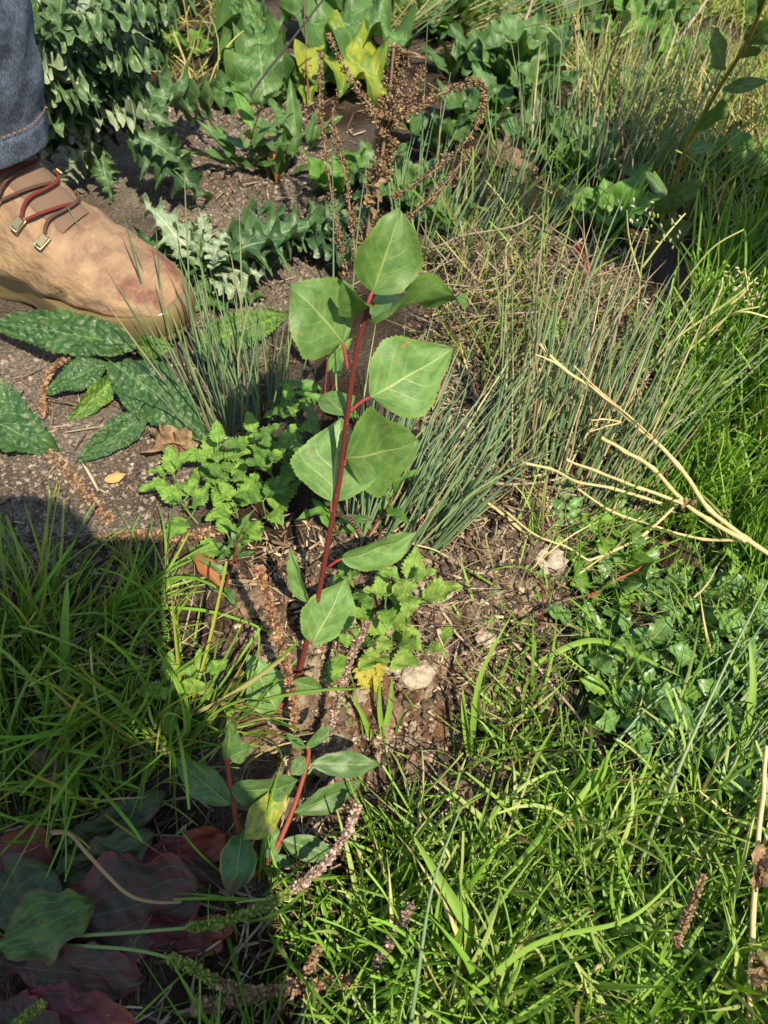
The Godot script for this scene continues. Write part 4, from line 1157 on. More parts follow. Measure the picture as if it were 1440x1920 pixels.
func make_back_plants() -> void:
	# broad leaved docks at the far edge of the path
	var b := gp(Vector2(-0.2168, -1.3072))
	var t := thing("dock", "big leaved dock with one upright blade at the path's far end", "dock", b)
	for e in [[Vector3(-0.1991, 0.01, -1.3241), Vector3(-0.2177, 0.07, -1.4761), Vector3(-0.1469, 0.05, -1.4042), 0], [Vector3(-0.1819, 0.01, -1.3342), Vector3(-0.1317, 0.05, -1.3822), Vector3(-0.1688, 0.045, -1.3315), 0], [Vector3(-0.2074, 0.03, -1.4344), Vector3(-0.3029, 0.07, -1.564), Vector3(-0.2669, 0.06, -1.4222), 1], [Vector3(-0.1903, 0.06, -1.4928), Vector3(-0.3178, 0.08, -1.613), Vector3(-0.2418, 0.09, -1.5673), 0], [Vector3(-0.2272, 0.005, -1.3256), Vector3(-0.3097, 0.015, -1.374), Vector3(-0.2815, 0.03, -1.3902), 1], [Vector3(-0.2326, 0.02, -1.3937), Vector3(-0.2759, 0.06, -1.4928), Vector3(-0.2846, 0.05, -1.4042), 0]]:
		own_leaf(t, {"prof": "ovate", "nx": 9, "ny": 40, "fold": 0.1, "bend": 0.9, "rip": 0.5, "rf": 3.5, "bull": 0.03, "uneven": 0.3, "seed": R(0, 50)}, e[0], e[1], e[2], [M.dock, M.dock_dark][e[3]])
	var b2 := gp(Vector2(-0.0723, -1.3072))
	var u := thing("dock", "dock with yellowing leaves under one broad drooping green blade", "dock", b2)
	for e in [[Vector3(-0.1299, 0.06, -1.5174), Vector3(0.0451, 0.05, -1.4542), Vector3(-0.0294, 0.075, -1.5801), 0], [Vector3(-0.1226, 0.05, -1.4613), Vector3(0.0072, 0.015, -1.3305), Vector3(-0.0188, 0.045, -1.4516), 2], [Vector3(-0.1323, 0.0, -1.3271), Vector3(-0.1312, 0.04, -1.513), Vector3(-0.149, 0.024, -1.4275), 2], [Vector3(-0.1134, 0.04, -1.4536), Vector3(-0.1003, 0.02, -1.3514), Vector3(-0.0634, 0.04, -1.3649), 0], [Vector3(-0.1557, 0.06, -1.5425), Vector3(-0.082, 0.07, -1.6737), Vector3(-0.0956, 0.075, -1.523), 0], [Vector3(-0.0593, 0.04, -1.5502), Vector3(0.0198, 0.07, -1.5904), Vector3(0.0097, 0.05, -1.5215), 1], [Vector3(-0.0284, 0.01, -1.4186), Vector3(0.0381, 0.03, -1.4572), Vector3(0.0279, 0.02, -1.3937), 1]]:
		own_leaf(u, {"prof": "ovate", "nx": 9, "ny": 40, "fold": 0.12, "bend": 0.9, "rip": 0.5, "rf": 3.5, "bull": 0.03, "uneven": 0.3, "seed": R(0, 50)}, e[0], e[1], e[2], [M.dock, M.dock_dark, M.dock_yellow][e[3]])
	# leafy weeds behind the seed stalk and beyond
	var weeds := [
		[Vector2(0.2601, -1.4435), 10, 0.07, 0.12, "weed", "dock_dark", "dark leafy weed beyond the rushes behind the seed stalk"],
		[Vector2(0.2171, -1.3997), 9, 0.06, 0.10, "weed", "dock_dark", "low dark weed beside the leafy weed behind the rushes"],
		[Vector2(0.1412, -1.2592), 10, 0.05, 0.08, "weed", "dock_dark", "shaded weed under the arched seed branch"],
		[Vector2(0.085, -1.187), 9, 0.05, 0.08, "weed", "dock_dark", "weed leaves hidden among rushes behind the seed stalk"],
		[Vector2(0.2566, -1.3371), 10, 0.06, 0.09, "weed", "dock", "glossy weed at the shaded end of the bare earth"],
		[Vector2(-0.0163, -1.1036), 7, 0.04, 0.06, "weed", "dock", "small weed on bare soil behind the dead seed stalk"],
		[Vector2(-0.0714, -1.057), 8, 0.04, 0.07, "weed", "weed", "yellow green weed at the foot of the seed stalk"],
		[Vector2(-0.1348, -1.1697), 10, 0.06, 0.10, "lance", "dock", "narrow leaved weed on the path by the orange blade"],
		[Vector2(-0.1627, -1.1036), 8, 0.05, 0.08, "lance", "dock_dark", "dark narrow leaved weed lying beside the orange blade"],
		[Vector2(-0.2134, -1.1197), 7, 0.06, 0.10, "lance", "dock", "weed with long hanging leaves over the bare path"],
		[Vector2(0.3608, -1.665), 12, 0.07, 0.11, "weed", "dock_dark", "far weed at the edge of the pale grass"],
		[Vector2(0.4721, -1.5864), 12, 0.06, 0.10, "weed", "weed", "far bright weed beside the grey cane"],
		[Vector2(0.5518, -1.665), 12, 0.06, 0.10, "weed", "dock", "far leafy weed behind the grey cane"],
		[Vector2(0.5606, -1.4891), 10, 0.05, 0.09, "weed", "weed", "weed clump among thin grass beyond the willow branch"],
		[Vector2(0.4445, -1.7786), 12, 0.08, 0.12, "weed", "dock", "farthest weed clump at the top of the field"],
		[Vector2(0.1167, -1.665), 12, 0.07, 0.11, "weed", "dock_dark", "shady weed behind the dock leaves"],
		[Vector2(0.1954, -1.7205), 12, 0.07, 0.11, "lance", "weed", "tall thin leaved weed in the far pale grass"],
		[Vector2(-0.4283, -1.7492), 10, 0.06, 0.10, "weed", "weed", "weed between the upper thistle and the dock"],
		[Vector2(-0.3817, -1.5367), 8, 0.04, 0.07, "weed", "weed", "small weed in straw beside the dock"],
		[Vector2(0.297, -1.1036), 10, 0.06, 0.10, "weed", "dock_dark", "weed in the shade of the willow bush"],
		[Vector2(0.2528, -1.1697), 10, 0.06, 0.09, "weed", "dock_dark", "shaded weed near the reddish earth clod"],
		[Vector2(0.3246, -0.9705), 10, 0.05, 0.09, "weed", "weed", "weed with yellowing leaves under the willow bush"],
		[Vector2(0.4719, -1.1036), 12, 0.05, 0.09, "lance", "weed", "pale green weed between the willow shoot and the grass"],
		[Vector2(0.5359, -1.0723), 10, 0.05, 0.09, "weed", "weed", "round leaved weed in the grass beyond the straw"],
		[Vector2(0.0743, -0.9435), 9, 0.04, 0.07, "weed", "dock", "green weed at the base of the middle rushes"],
		[Vector2(0.0309, -1.0127), 8, 0.04, 0.07, "weed", "dock", "leafy weed between the seed stalk and the middle rushes"],
		[Vector2(0.1752, -1.466), 9, 0.06, 0.10, "weed", "dock_dark", "dark weed on bare soil past the arched seed branch"],
		[Vector2(0.1897, -1.3072), 9, 0.05, 0.09, "weed", "dock_dark", "low weed in the shade beside the bare earth strip"],
		[Vector2(0.1252, -1.4435), 8, 0.05, 0.09, "lance", "dock_dark", "narrow leaved weed behind the arched seed branch"],
		[Vector2(0.4216, -1.3371), 10, 0.05, 0.09, "lance", "weed", "yellow green weed among the far rushes"],
		[Vector2(-0.1969, -0.7977), 6, 0.04, 0.06, "weed", "dock", "weed leaves beneath the upright rushes by the boot"],
	]
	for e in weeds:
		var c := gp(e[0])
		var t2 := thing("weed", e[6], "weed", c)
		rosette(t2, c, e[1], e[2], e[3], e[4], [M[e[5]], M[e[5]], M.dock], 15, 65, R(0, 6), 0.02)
	# willowherbs: red stems with narrow leaves
	var wh := [
		[[Vector3(-0.0724, 0.0, -0.4735), Vector3(-0.0635, 0.05, -0.5215), Vector3(-0.0411, 0.1, -0.551)], 7, 0.06, 0.03, "red stemmed willowherb close behind the sapling"],
		[[Vector3(-0.067, 0.0, -0.5788), Vector3(-0.062, 0.04, -0.6113), Vector3(-0.0572, 0.08, -0.6327)], 6, 0.06, 0.04, "thin willowherb behind the sapling's upper stem"],
		[[Vector3(-0.0155, -0.0015, -0.4281), Vector3(0.0, 0.0272, -0.4319), Vector3(0.0087, 0.0557, -0.4312)], 5, 0.05, 0.035, "short bright leaved willowherb at the rush base"],
		[[Vector3(-0.0408, -0.0007, -0.4149), Vector3(-0.05, 0.03, -0.4297), Vector3(-0.0548, 0.05, -0.4327)], 6, 0.05, 0.035, "willowherb shoot under the lowest big poplar leaf"],
		[[Vector3(-0.1372, 0.0, -0.3898), Vector3(-0.1371, 0.02, -0.394), Vector3(-0.1255, 0.05, -0.3961)], 7, 0.03, 0.02, "small hairy red stemmed weed by the orange leaf"],
		[[Vector3(-0.1458, 0.0, -0.3606), Vector3(-0.138, 0.02, -0.3706), Vector3(-0.1279, 0.05, -0.3844)], 4, 0.035, 0.02, "slender red shoot on the slope by the orange leaf"],
		[[Vector3(0.1571, -0.0932, -0.3678), Vector3(0.1564, -0.056, -0.377), Vector3(0.147, -0.0114, -0.3854)], 4, 0.02, 0.015, "crimson stemmed shoot beside the round buff clod"],
		[[Vector3(-0.1938, 0.0, -1.1697), Vector3(-0.1923, 0.06, -1.0799), Vector3(-0.1672, 0.12, -1.0605)], 7, 0.09, 0.06, "willowherb with drooping dark leaves on the bare path"],
	]
	for e in wh:
		var pts: Array = e[0]
		var t3 := thing("willowherb", e[4], "willowherb", pts[0])
		stemmed(t3, pts, e[1], e[2], e[3], "lance", [M.dock, M.weed], M.red_stem, 0.0013, false, 10, 45, 0.2)
	# single leaves lying about
	var o := thing("fallen_leaf", "orange and green leaf lying at the shadow's edge", "leaf", Vector3(-0.1694, 0.004, -0.3931))
	put_leaf(o, "lance", Vector3(-0.1464, 0.012, -0.3588), Vector3(-0.183, 0.016, -0.4005), UP, M.orange, "leaf", 1)
	var o2 := thing("fallen_leaf", "pink dry leaf caught among the dead brown stems", "leaf", Vector3(0.1366, 0.02, -0.7185))
	put_leaf(o2, "lance", Vector3(0.14, 0.02, -0.7008), Vector3(0.1333, 0.035, -0.729), Vector3(0.4, 0.4, 1), M.pink, "leaf", 2)
	var o3 := thing("fallen_leaf", "round green leaf beside the upper rush base", "leaf", Vector3(0.2005, 0.02, -0.7135))
	put_leaf(o3, "round", Vector3(0.1995, 0.02, -0.6892), Vector3(0.1958, 0.035, -0.717), Vector3(0.2, 0.8, 0.7), M.weed, "leaf", 0)
	var o4 := thing("fallen_leaf", "crumpled dead brown leaves heaped below the large wrinkled leaf", "leaf", Vector3(-0.2251, 0.004, -0.5393))
	for k in 11: put_leaf(o4, "curled", Vector3(-0.2235, 0.004, -0.537) + Vector3(R(-0.014, 0.014), R(0, 0.004), R(-0.012, 0.012)), Vector3(-0.2228, 0.006, -0.5351) + Vector3(R(-0.02, 0.02), R(0, 0.006), R(-0.014, 0.014)), Vector3(R(-1, 1), 1, R(-1, 1)), M.dead)
	var o5 := thing("fallen_leaf", "dead brown leaves by the seed spike in the shadow", "leaf", Vector3(-0.2391, 0.004, -0.3931))
	for k in 6: put_leaf(o5, "curled", Vector3(-0.2383, 0.006, -0.3918) + Vector3(R(-0.012, 0.012), R(0, 0.004), R(-0.012, 0.012)), Vector3(-0.2383, 0.006, -0.3918) + Vector3(R(-0.018, 0.018), R(0, 0.006), R(-0.014, 0.014)), Vector3(R(-1, 1), 1, R(-1, 1)), M.dead)
	var o6 := thing("fallen_leaf", "bent orange blade standing by the dark weed on the path", "leaf", Vector3(-0.1601, 0.002, -1.0763))
	put_leaf(o6, "lance", Vector3(-0.1626, 0.002, -1.0686), Vector3(-0.1814, 0.05, -1.1593), Vector3(1, 0.5, 0.5), M.orange, "leaf", 3)
	var o7 := thing("fallen_leaf", "pinkish round petal lying on the far path", "leaf", Vector3(-0.2402, 0.004, -1.2963))
	put_leaf(o7, "round", Vector3(-0.2455, 0.004, -1.2885), Vector3(-0.2234, 0.008, -1.295), UP, M.pink, "leaf", 1)
	var chip := MB.new()
	chip.lump(Vector3(-0.2747, 0.003, -0.4957), Vector3(0.011, 0.003, 0.006), Basis(UP, 0.3), nz, 4.0, 0.5, 10, 6, lin(196, 150, 96))
	lone("wood_chip", "tan wood chip lying on the path below the wrinkled leaves", "chip", chip, M.crumb, Vector3(-0.2747, 0.003, -0.4957))
	var fl := thing("seed_fluff", "white tuft of thistledown resting against the long wrinkled leaf", "seed fluff", Vector3(-0.3265, 0.03, -0.6629))
	for k in 46:
		var q := MB.new()
		var dd := Vector3(R(-1, 1), R(-0.6, 1), R(-1, 1)).normalized() * R(0.008, 0.018)
		q.tube([fl.position, fl.position + dd * 0.5 + UP * 0.001, fl.position + dd], 0.00028, 0.0001, 3)
		local_part(fl, "hair", q, M.fluff)
	var cat := MB.new()
	var cp := curve([Vector3(-0.0327, 0.0487, -0.4102), Vector3(-0.027, 0.0431, -0.4048), Vector3(-0.0213, 0.0359, -0.4005)], 8)
	for k in cp.size(): cat.lump(cp[k], Vector3(0.0026, 0.0026, 0.0020), Basis.IDENTITY, nz, k, 0.2, 8, 5, lin(40, 30, 30) if k % 2 else lin(110, 90, 74))
	lone("caterpillar", "dark banded caterpillar on a leaf at the rush base", "caterpillar", cat, M.seed, cp[0])

func make_rushes() -> void:
	rush_clump("main rush clump fanning out behind the sapling's lower leaves", Vector2(0.013, -0.4385), 0.040, 150, Vector3(0.40, 0.70, -0.42), 0.40, 0.09, 0.22, 0.06, 1.3)
	rush_clump("dense straw flecked rush clump standing under the dry yellow straw", Vector2(0.2016, -0.5453), 0.062, 185, Vector3(0.20, 0.88, -0.36), 0.26, 0.11, 0.235, 0.27, 1.5)
	rush_clump("upright rush clump between the boot's toe and the nettles", Vector2(-0.1651, -0.5953), 0.05, 80, Vector3(-0.02, 1, -0.12), 0.34, 0.07, 0.20, 0.08, 1.2)
	rush_clump("rush clump behind the dead seed stalk", Vector2(0.1097, -0.9173), 0.08, 105, Vector3(0.30, 0.8, -0.2), 0.45, 0.09, 0.17, 0.08, 1.6)
	rush_clump("shaded rush clump under the willow bush", Vector2(0.3173, -1.1036), 0.08, 110, Vector3(0.05, 1, -0.2), 0.24, 0.10, 0.24, 0.15, 1.5)
	rush_clump("thin rushes standing at the boot's toe cap", Vector2(-0.2559, -0.7088), 0.040, 13, Vector3(0.0, 1, -0.1), 0.22, 0.08, 0.20, 0.0, 1.2)
	rush_clump("bent rush clump leaning out of the lower grass", Vector2(0.2733, -0.1857), 0.05, 46, Vector3(0.75, 0.45, -0.45), 0.26, 0.18, 0.34, 0.05, 1.0)
	rush_clump("sparse rushes between the straw flecked clump and the bright grass", Vector2(0.2922, -0.6178), 0.06, 45, Vector3(0.40, 0.8, -0.3), 0.30, 0.12, 0.22, 0.33, 1.3)
	rush_clump("far rush clump beyond the reddish earth", Vector2(0.4675, -1.2974), 0.10, 45, Vector3(0.1, 1, -0.1), 0.35, 0.10, 0.20, 0.3, 1.4)
	rush_clump("flat laid rush clump behind the dock", Vector2(0.0849, -1.665), 0.10, 80, Vector3(0.6, 0.3, -0.1), 0.4, 0.2, 0.40, 0.25, 1.4)
	rush_clump("rush clump in the grass beyond the willow shoot", Vector2(0.5899, -1.1697), 0.10, 40, Vector3(0.1, 1, -0.1), 0.35, 0.08, 0.16, 0.2, 1.4)
	single_rush("dark green rush leaning across the boot's toe", [Vector3(-0.2833, 0.0, -0.702), Vector3(-0.3137, 0.055, -0.7373), Vector3(-0.3317, 0.1, -0.7538), Vector3(-0.3474, 0.14, -0.7683)], M.rush0, 0.0014)
	single_rush("shorter rush beside the one leaning across the boot", [Vector3(-0.2773, 0.0, -0.7039), Vector3(-0.2934, 0.035, -0.719), Vector3(-0.3125, 0.06, -0.7303)], M.rush0, 0.0012)
	single_rush("long rush crossing the bright lower grass", [Vector3(0.0158, -0.105, -0.0191), Vector3(0.0245, -0.035, -0.0688), Vector3(0.0345, 0.005, -0.1158), Vector3(0.0535, 0.035, -0.1579)], M.rush1, 0.0019)
	single_rush("stout rush stalk slanting over the cress leaves", [Vector3(0.2039, -0.125, -0.1254), Vector3(0.2424, -0.055, -0.2056), Vector3(0.2854, -0.005, -0.2789), Vector3(0.328, 0.055, -0.3475)], M.rush2, 0.0021)
	single_rush("grey rush lying across the cress patch", [Vector3(0.1832, -0.105, -0.217), Vector3(0.2356, -0.075, -0.2751), Vector3(0.3141, -0.065, -0.3239), Vector3(0.3709, -0.045, -0.3529)], M.rush1, 0.0015)
	single_rush("fine upright rush standing above the dead seed stalk's base", [Vector3(-0.0213, 0.0, -0.8673), Vector3(-0.0241, 0.05, -0.8868), Vector3(-0.0202, 0.1, -0.9134)], M.rush1, 0.0013)
	single_rush("upright rush just behind the sapling's top leaves", [Vector3(-0.0645, 0.0, -0.7977), Vector3(-0.0606, 0.09, -0.8199), Vector3(-0.0565, 0.19, -0.8099)], M.rush1, 0.0014)
	single_rush("slanting rush beside the upright one behind the sapling", [Vector3(-0.0407, 0.0, -0.7977), Vector3(-0.0306, 0.09, -0.8199), Vector3(-0.0179, 0.17, -0.8269)], M.rush1, 0.0014)
	single_rush("curved dark rush arching along the frame's edge beyond the grass", [Vector3(0.5091, 0.0, -0.7977), Vector3(0.4928, 0.05, -0.8744), Vector3(0.4595, 0.09, -0.9059), Vector3(0.4361, 0.11, -0.9206)], M.rush0, 0.0014)
	single_rush("tall rush rising behind the seed branches", [Vector3(0.0528, 0.0, -0.9705), Vector3(0.0499, 0.12, -0.984), Vector3(0.0494, 0.26, -0.9571)], M.rush1, 0.0017)
	single_rush("rush rising through the arched seed branch", [Vector3(0.0702, 0.0, -1.0272), Vector3(0.0791, 0.08, -1.0695), Vector3(0.0907, 0.15, -1.0954)], M.rush1, 0.0016)

func make_dead_stalks() -> void:
	var cols := [lin(116, 92, 68), lin(92, 68, 52), lin(146, 120, 92), lin(66, 50, 40), lin(164, 144, 110), lin(112, 98, 66), lin(132, 98, 78)]
	var base := Vector3(-0.027, 0.0, -0.8673)
	var t := thing("dead_seed_stalk", "dead brown dock stalk with crowded seed branches behind the sapling", "seed stalk", base)
	var main := curve([Vector3(-0.027, 0.0, -0.8673), Vector3(-0.0169, 0.07, -0.8779), Vector3(-0.0032, 0.13, -0.8944), Vector3(0.0049, 0.19, -0.8991), Vector3(0.0105, 0.25, -0.9026)], 8)
	var mb := MB.new()
	mb.tube(main, 0.0030, 0.0014, 7)
	local_part(t, "stem", mb, M.brown_stem)
	# branches: points, seeds, seed radius, spread
	var br := [
		[[Vector3(0.0012, 0.18, -0.9015), Vector3(0.0073, 0.215, -0.9084), Vector3(0.0129, 0.25, -0.9098)], 420, 0.0024, 0.010],
		[[Vector3(0.0049, 0.18, -0.8815), Vector3(0.017, 0.21, -0.9067), Vector3(0.0248, 0.245, -0.909)], 340, 0.0024, 0.009],
		[[Vector3(0.0013, 0.165, -0.8877), Vector3(-0.0183, 0.195, -0.8943), Vector3(-0.0431, 0.215, -0.9298), Vector3(-0.0652, 0.24, -0.9729)], 330, 0.0023, 0.006],
		[[Vector3(0.005, 0.175, -0.8859), Vector3(0.028, 0.19, -0.9128), Vector3(0.0467, 0.215, -0.9445)], 260, 0.0024, 0.008],
		[[Vector3(0.0094, 0.17, -0.8901), Vector3(0.0445, 0.18, -0.9292), Vector3(0.084, 0.185, -0.9606), Vector3(0.1142, 0.185, -0.9755), Vector3(0.1221, 0.175, -0.9552), Vector3(0.1112, 0.15, -0.9336), Vector3(0.0795, 0.12, -0.9143), Vector3(0.0264, 0.1, -0.8811), Vector3(0.01, 0.09, -0.8803)], 680, 0.0022, 0.006],
		[[Vector3(-0.0206, 0.04, -0.8661), Vector3(0.0268, 0.07, -0.8655), Vector3(0.0736, 0.095, -0.8967), Vector3(0.1099, 0.125, -0.938)], 330, 0.0022, 0.006],
		[[Vector3(-0.0439, 0.02, -0.8143), Vector3(-0.0591, 0.06, -0.8579), Vector3(-0.07, 0.13, -0.8944), Vector3(-0.0768, 0.175, -0.9337), Vector3(-0.0731, 0.225, -0.9632)], 520, 0.0022, 0.006],
		[[Vector3(-0.0356, 0.02, -0.8374), Vector3(-0.0475, 0.11, -0.8943), Vector3(-0.0621, 0.15, -0.9336), Vector3(-0.0573, 0.18, -0.9653)], 330, 0.0022, 0.006],
		[[Vector3(-0.0013, 0.13, -0.8944), Vector3(0.0, 0.15, -0.9198), Vector3(0.0038, 0.175, -0.9128)], 260, 0.0026, 0.012],
		[[Vector3(-0.0052, 0.115, -0.8848), Vector3(0.0013, 0.13, -0.9075), Vector3(0.0096, 0.15, -0.9063)], 240, 0.0026, 0.014],
		[[Vector3(-0.0252, 0.02, -0.8733), Vector3(-0.0331, 0.05, -0.8868), Vector3(-0.0414, 0.06, -0.9015)], 150, 0.0022, 0.010],
		[[Vector3(-0.0283, 0.01, -0.8765), Vector3(-0.0105, 0.04, -0.8909), Vector3(-0.0056, 0.05, -0.9123)], 150, 0.0022, 0.010],
	]
	for e in br:
		var path := curve(e[0], 7)
		var bb := MB.new()
		bb.tube(path, 0.0013, 0.0007, 5)
		var o := local_part(t, "branch", bb, M.brown_stem)
		var sb := MB.new()
		spike(sb, path, int(e[1] * 2.6), e[2] * 0.58, e[3] * 1.1, cols, 0.02, 1.0, 1.2, 0.5, 0.8)
		for k in sb.v.size(): sb.v[k] -= t.position
		var s := part(o, "seeds", sb.mesh(), M.seed)
		s.set_meta("kind", "stuff")
	for k in 26:
		var f := R(0.25, 0.75)
		var at: Vector3 = main[int(f * (main.size() - 1))]
		put_leaf(t, "curled", at, at + Vector3(R(-1, 1), R(-0.9, 0.3), R(-1, 1)).normalized() * R(0.006, 0.016), Vector3(R(-1, 1), 0.3, R(-1, 1)), M.dead, "withered_leaf")
	# smaller dead seed stalks
	var small := [
		[[Vector3(0.1256, 0.0, -0.7977), Vector3(0.1076, 0.03, -0.8224), Vector3(0.0939, 0.05, -0.8441)], "short dead seed stalk beside the wavy poplar leaf"],
		[[Vector3(0.124, 0.0, -0.8202), Vector3(0.1183, 0.04, -0.8421), Vector3(0.1155, 0.06, -0.8579)], "upright dead seed stalk in the brown tangle"],
		[[Vector3(0.3661, 0.0, -1.1036), Vector3(0.3449, 0.08, -1.1185), Vector3(0.3124, 0.17, -1.0863)], "tall dark seed stalk in the shaded rushes"],
		[[Vector3(0.3336, 0.0, -1.1036), Vector3(0.3616, 0.06, -1.0799), Vector3(0.4007, 0.09, -1.1044)], "leaning reddish seed stalk under the willow bush"],
		[[Vector3(0.196, 0.0, -0.7651), Vector3(0.1887, 0.04, -0.7853), Vector3(0.1887, 0.06, -0.8109)], "thin seed stalk near the pink dry leaf"],
		[[Vector3(0.5045, 0.0, -1.1036), Vector3(0.516, 0.04, -1.1381), Vector3(0.531, 0.06, -1.1459)], "brown seed stalk in the grass beyond the willow shoot"],
		[[Vector3(0.125, 0.0, -0.4911), Vector3(0.1414, 0.0188, -0.4926), Vector3(0.1262, 0.04, -0.502)], "brown seed stalk by the tips of the dry yellow straw"],
	]
	for e in small:
		var pts: Array = e[0]
		var u := thing("dead_seed_stalk", e[1], "seed stalk", pts[0])
		var path := curve(pts, 6)
		var sm := MB.new()
		sm.tube(path, 0.0015, 0.0008, 5)
		local_part(u, "stem", sm, M.brown_stem)
		var sb := MB.new()
		spike(sb, path, 240, 0.0014, 0.006, cols, 0.1, 1.0, 1.3, 0.6, 0.7)
		local_part(u, "seeds", sb, M.seed).set_meta("kind", "stuff")

func make_straw() -> void:
	# the dry branched stalk that lies across the grass
	var p0 := Vector3(0.425, -0.075, -0.4389)
	var t := thing("dry_straw", "pale yellow dry branched stalk lying across the grass", "straw", p0)
	var lines := [
		[[Vector3(0.4172, -0.063, -0.4308), Vector3(0.3823, -0.0562, -0.4614), Vector3(0.3456, -0.0419, -0.4895), Vector3(0.3037, 0.0028, -0.514), Vector3(0.2578, 0.04, -0.5276), Vector3(0.2007, 0.0973, -0.5204), Vector3(0.1604, 0.1327, -0.5135), Vector3(0.1401, 0.145, -0.5316)], 0.0040, 0.0012],
		[[Vector3(0.3817, -0.0566, -0.4589), Vector3(0.3469, -0.0512, -0.4823), Vector3(0.3166, -0.0392, -0.5019), Vector3(0.2774, 0.0024, -0.5071), Vector3(0.2399, 0.0309, -0.5068), Vector3(0.2095, 0.0585, -0.4974)], 0.0038, 0.0017],
		[[Vector3(0.3225, -0.043, -0.4976), Vector3(0.2723, -0.0287, -0.5079), Vector3(0.2096, 0.0275, -0.4816), Vector3(0.1706, 0.0609, -0.4676)], 0.0028, 0.0012],
		[[Vector3(0.3007, -0.0511, -0.5041), Vector3(0.2409, -0.0212, -0.5017), Vector3(0.1984, 0.008, -0.4843), Vector3(0.153, 0.061, -0.4556), Vector3(0.1245, 0.0768, -0.4507)], 0.0024, 0.0012],
		[[Vector3(0.3162, -0.0474, -0.5012), Vector3(0.2818, -0.0672, -0.4765), Vector3(0.2474, -0.0706, -0.4578), Vector3(0.2141, -0.063, -0.4388)], 0.0022, 0.0015],
		[[Vector3(0.3837, -0.0591, -0.4621), Vector3(0.3463, -0.0739, -0.4728), Vector3(0.3034, -0.0731, -0.488), Vector3(0.2448, -0.0467, -0.4897), Vector3(0.1941, 0.0014, -0.4829)], 0.0022, 0.0012],
		[[Vector3(0.1608, 0.1323, -0.5125), Vector3(0.1474, 0.14, -0.5158), Vector3(0.135, 0.145, -0.5178)], 0.0014, 0.0007],
		[[Vector3(0.2311, 0.0593, -0.5196), Vector3(0.2081, 0.0758, -0.506), Vector3(0.1934, 0.0842, -0.4962)], 0.0012, 0.0006],
		[[Vector3(0.2324, 0.0576, -0.5191), Vector3(0.2129, 0.0658, -0.5059), Vector3(0.1942, 0.0715, -0.4933)], 0.0011, 0.0006],
		[[Vector3(0.2811, 0.0221, -0.5245), Vector3(0.2409, 0.0617, -0.5246), Vector3(0.1975, 0.1065, -0.5141), Vector3(0.17, 0.1339, -0.5157)], 0.0012, 0.0006],
		[[Vector3(0.2141, -0.063, -0.4388), Vector3(0.1835, -0.0358, -0.4366), Vector3(0.1451, -0.0032, -0.4293), Vector3(0.1169, 0.0205, -0.4371)], 0.0016, 0.0008],
	]
	for e in lines:
		var mb := MB.new()
		var pth := wiggle(curve(e[0], 6), 0.0007, R(0, 30))
		var rr := []
		for k in pth.size():
			var f := float(k) / (pth.size() - 1)
			rr.append(lerpf(e[1] * 0.72, e[2] * 0.95, f) * (1.0 + 0.10 * nz.get_noise_1d(k * 40.0 + e[1] * 9000) + (0.35 if k % 6 == 0 else 0.0)))
		mb.tube(pth, 0, 0, 8, Color.WHITE, true, rr)
		local_part(t, "stalk", mb, M.straw_pale)
	for k in 6:
		var q: Vector3 = [Vector3(0.3212, -0.0481, -0.5091), Vector3(0.2515, -0.0813, -0.4653), Vector3(0.2018, -0.0018, -0.4926), Vector3(0.3515, -0.0757, -0.49), Vector3(0.3081, -0.083, -0.4954)][k % 5] + Vector3(R(-0.02, 0.02), R(0, 0.01), R(-0.02, 0.02))
		put_leaf(t, "curled", q, q + Vector3(R(-1, 1), R(-0.6, 0.4), R(-1, 1)).normalized() * R(0.006, 0.014), Vector3(R(-1, 1), 1, R(-1, 1)), M.dead, "withered_leaf")
	# upright tan stalk with curled leaves at the lower corner
	var c := [Vector3(0.2694, -0.095, -0.0283), Vector3(0.27, -0.055, -0.0777), Vector3(0.2779, -0.025, -0.1291), Vector3(0.2898, -0.005, -0.1773), Vector3(0.2949, 0.015, -0.2114)]
	var u := thing("dry_straw", "straight tan stalk with curled brown leaves at the lower corner", "straw", c[0])
	var cb := MB.new()
	cb.tube(wiggle(curve(c, 6), 0.001, 3.0), 0.0024, 0.0016, 7)
	local_part(u, "stalk", cb, M.straw_pale)
	for k in 12:
		var at: Vector3 = [c[1], c[2], Vector3(0.2787, -0.02, -0.1353), Vector3(0.2679, -0.06, -0.0682)][k % 4]
		put_leaf(u, "curled", at, at + Vector3(R(-0.3, 1), R(-0.8, 0.3), R(-1, 1)).normalized() * R(0.006, 0.015), Vector3(R(-1, 1), 1, R(-1, 1)), M.dead, "withered_leaf")
	# seeding mustard-like stalk over the rushes
	var ms := [Vector3(0.2922, 0.0074, -0.6483), Vector3(0.3151, 0.0526, -0.649), Vector3(0.342, 0.0906, -0.6456), Vector3(0.3584, 0.1177, -0.6402), Vector3(0.3723, 0.1386, -0.6418)]
	var w := thing("seeding_stalk", "pale green seeding stalk with whitish heads above the bright grass", "stalk", ms[0])
	for e in [ms, [Vector3(0.3214, 0.0133, -0.6506), Vector3(0.3444, 0.0525, -0.6491), Vector3(0.3644, 0.0906, -0.6456), Vector3(0.3866, 0.1064, -0.6379)], [Vector3(0.342, 0.0906, -0.6456), Vector3(0.3425, 0.1205, -0.6453), Vector3(0.3421, 0.133, -0.65)], [Vector3(0.3566, 0.1078, -0.6404), Vector3(0.3654, 0.1275, -0.6399), Vector3(0.3552, 0.1482, -0.6412)], [Vector3(0.3644, 0.0906, -0.6456), Vector3(0.3725, 0.1036, -0.6329), Vector3(0.394, 0.1007, -0.6279)]]:
		var mb := MB.new()
		mb.tube(curve(e, 5), 0.0016, 0.0008, 6)
		local_part(w, "stalk", mb, M.pale_stem)
	var hb := MB.new()
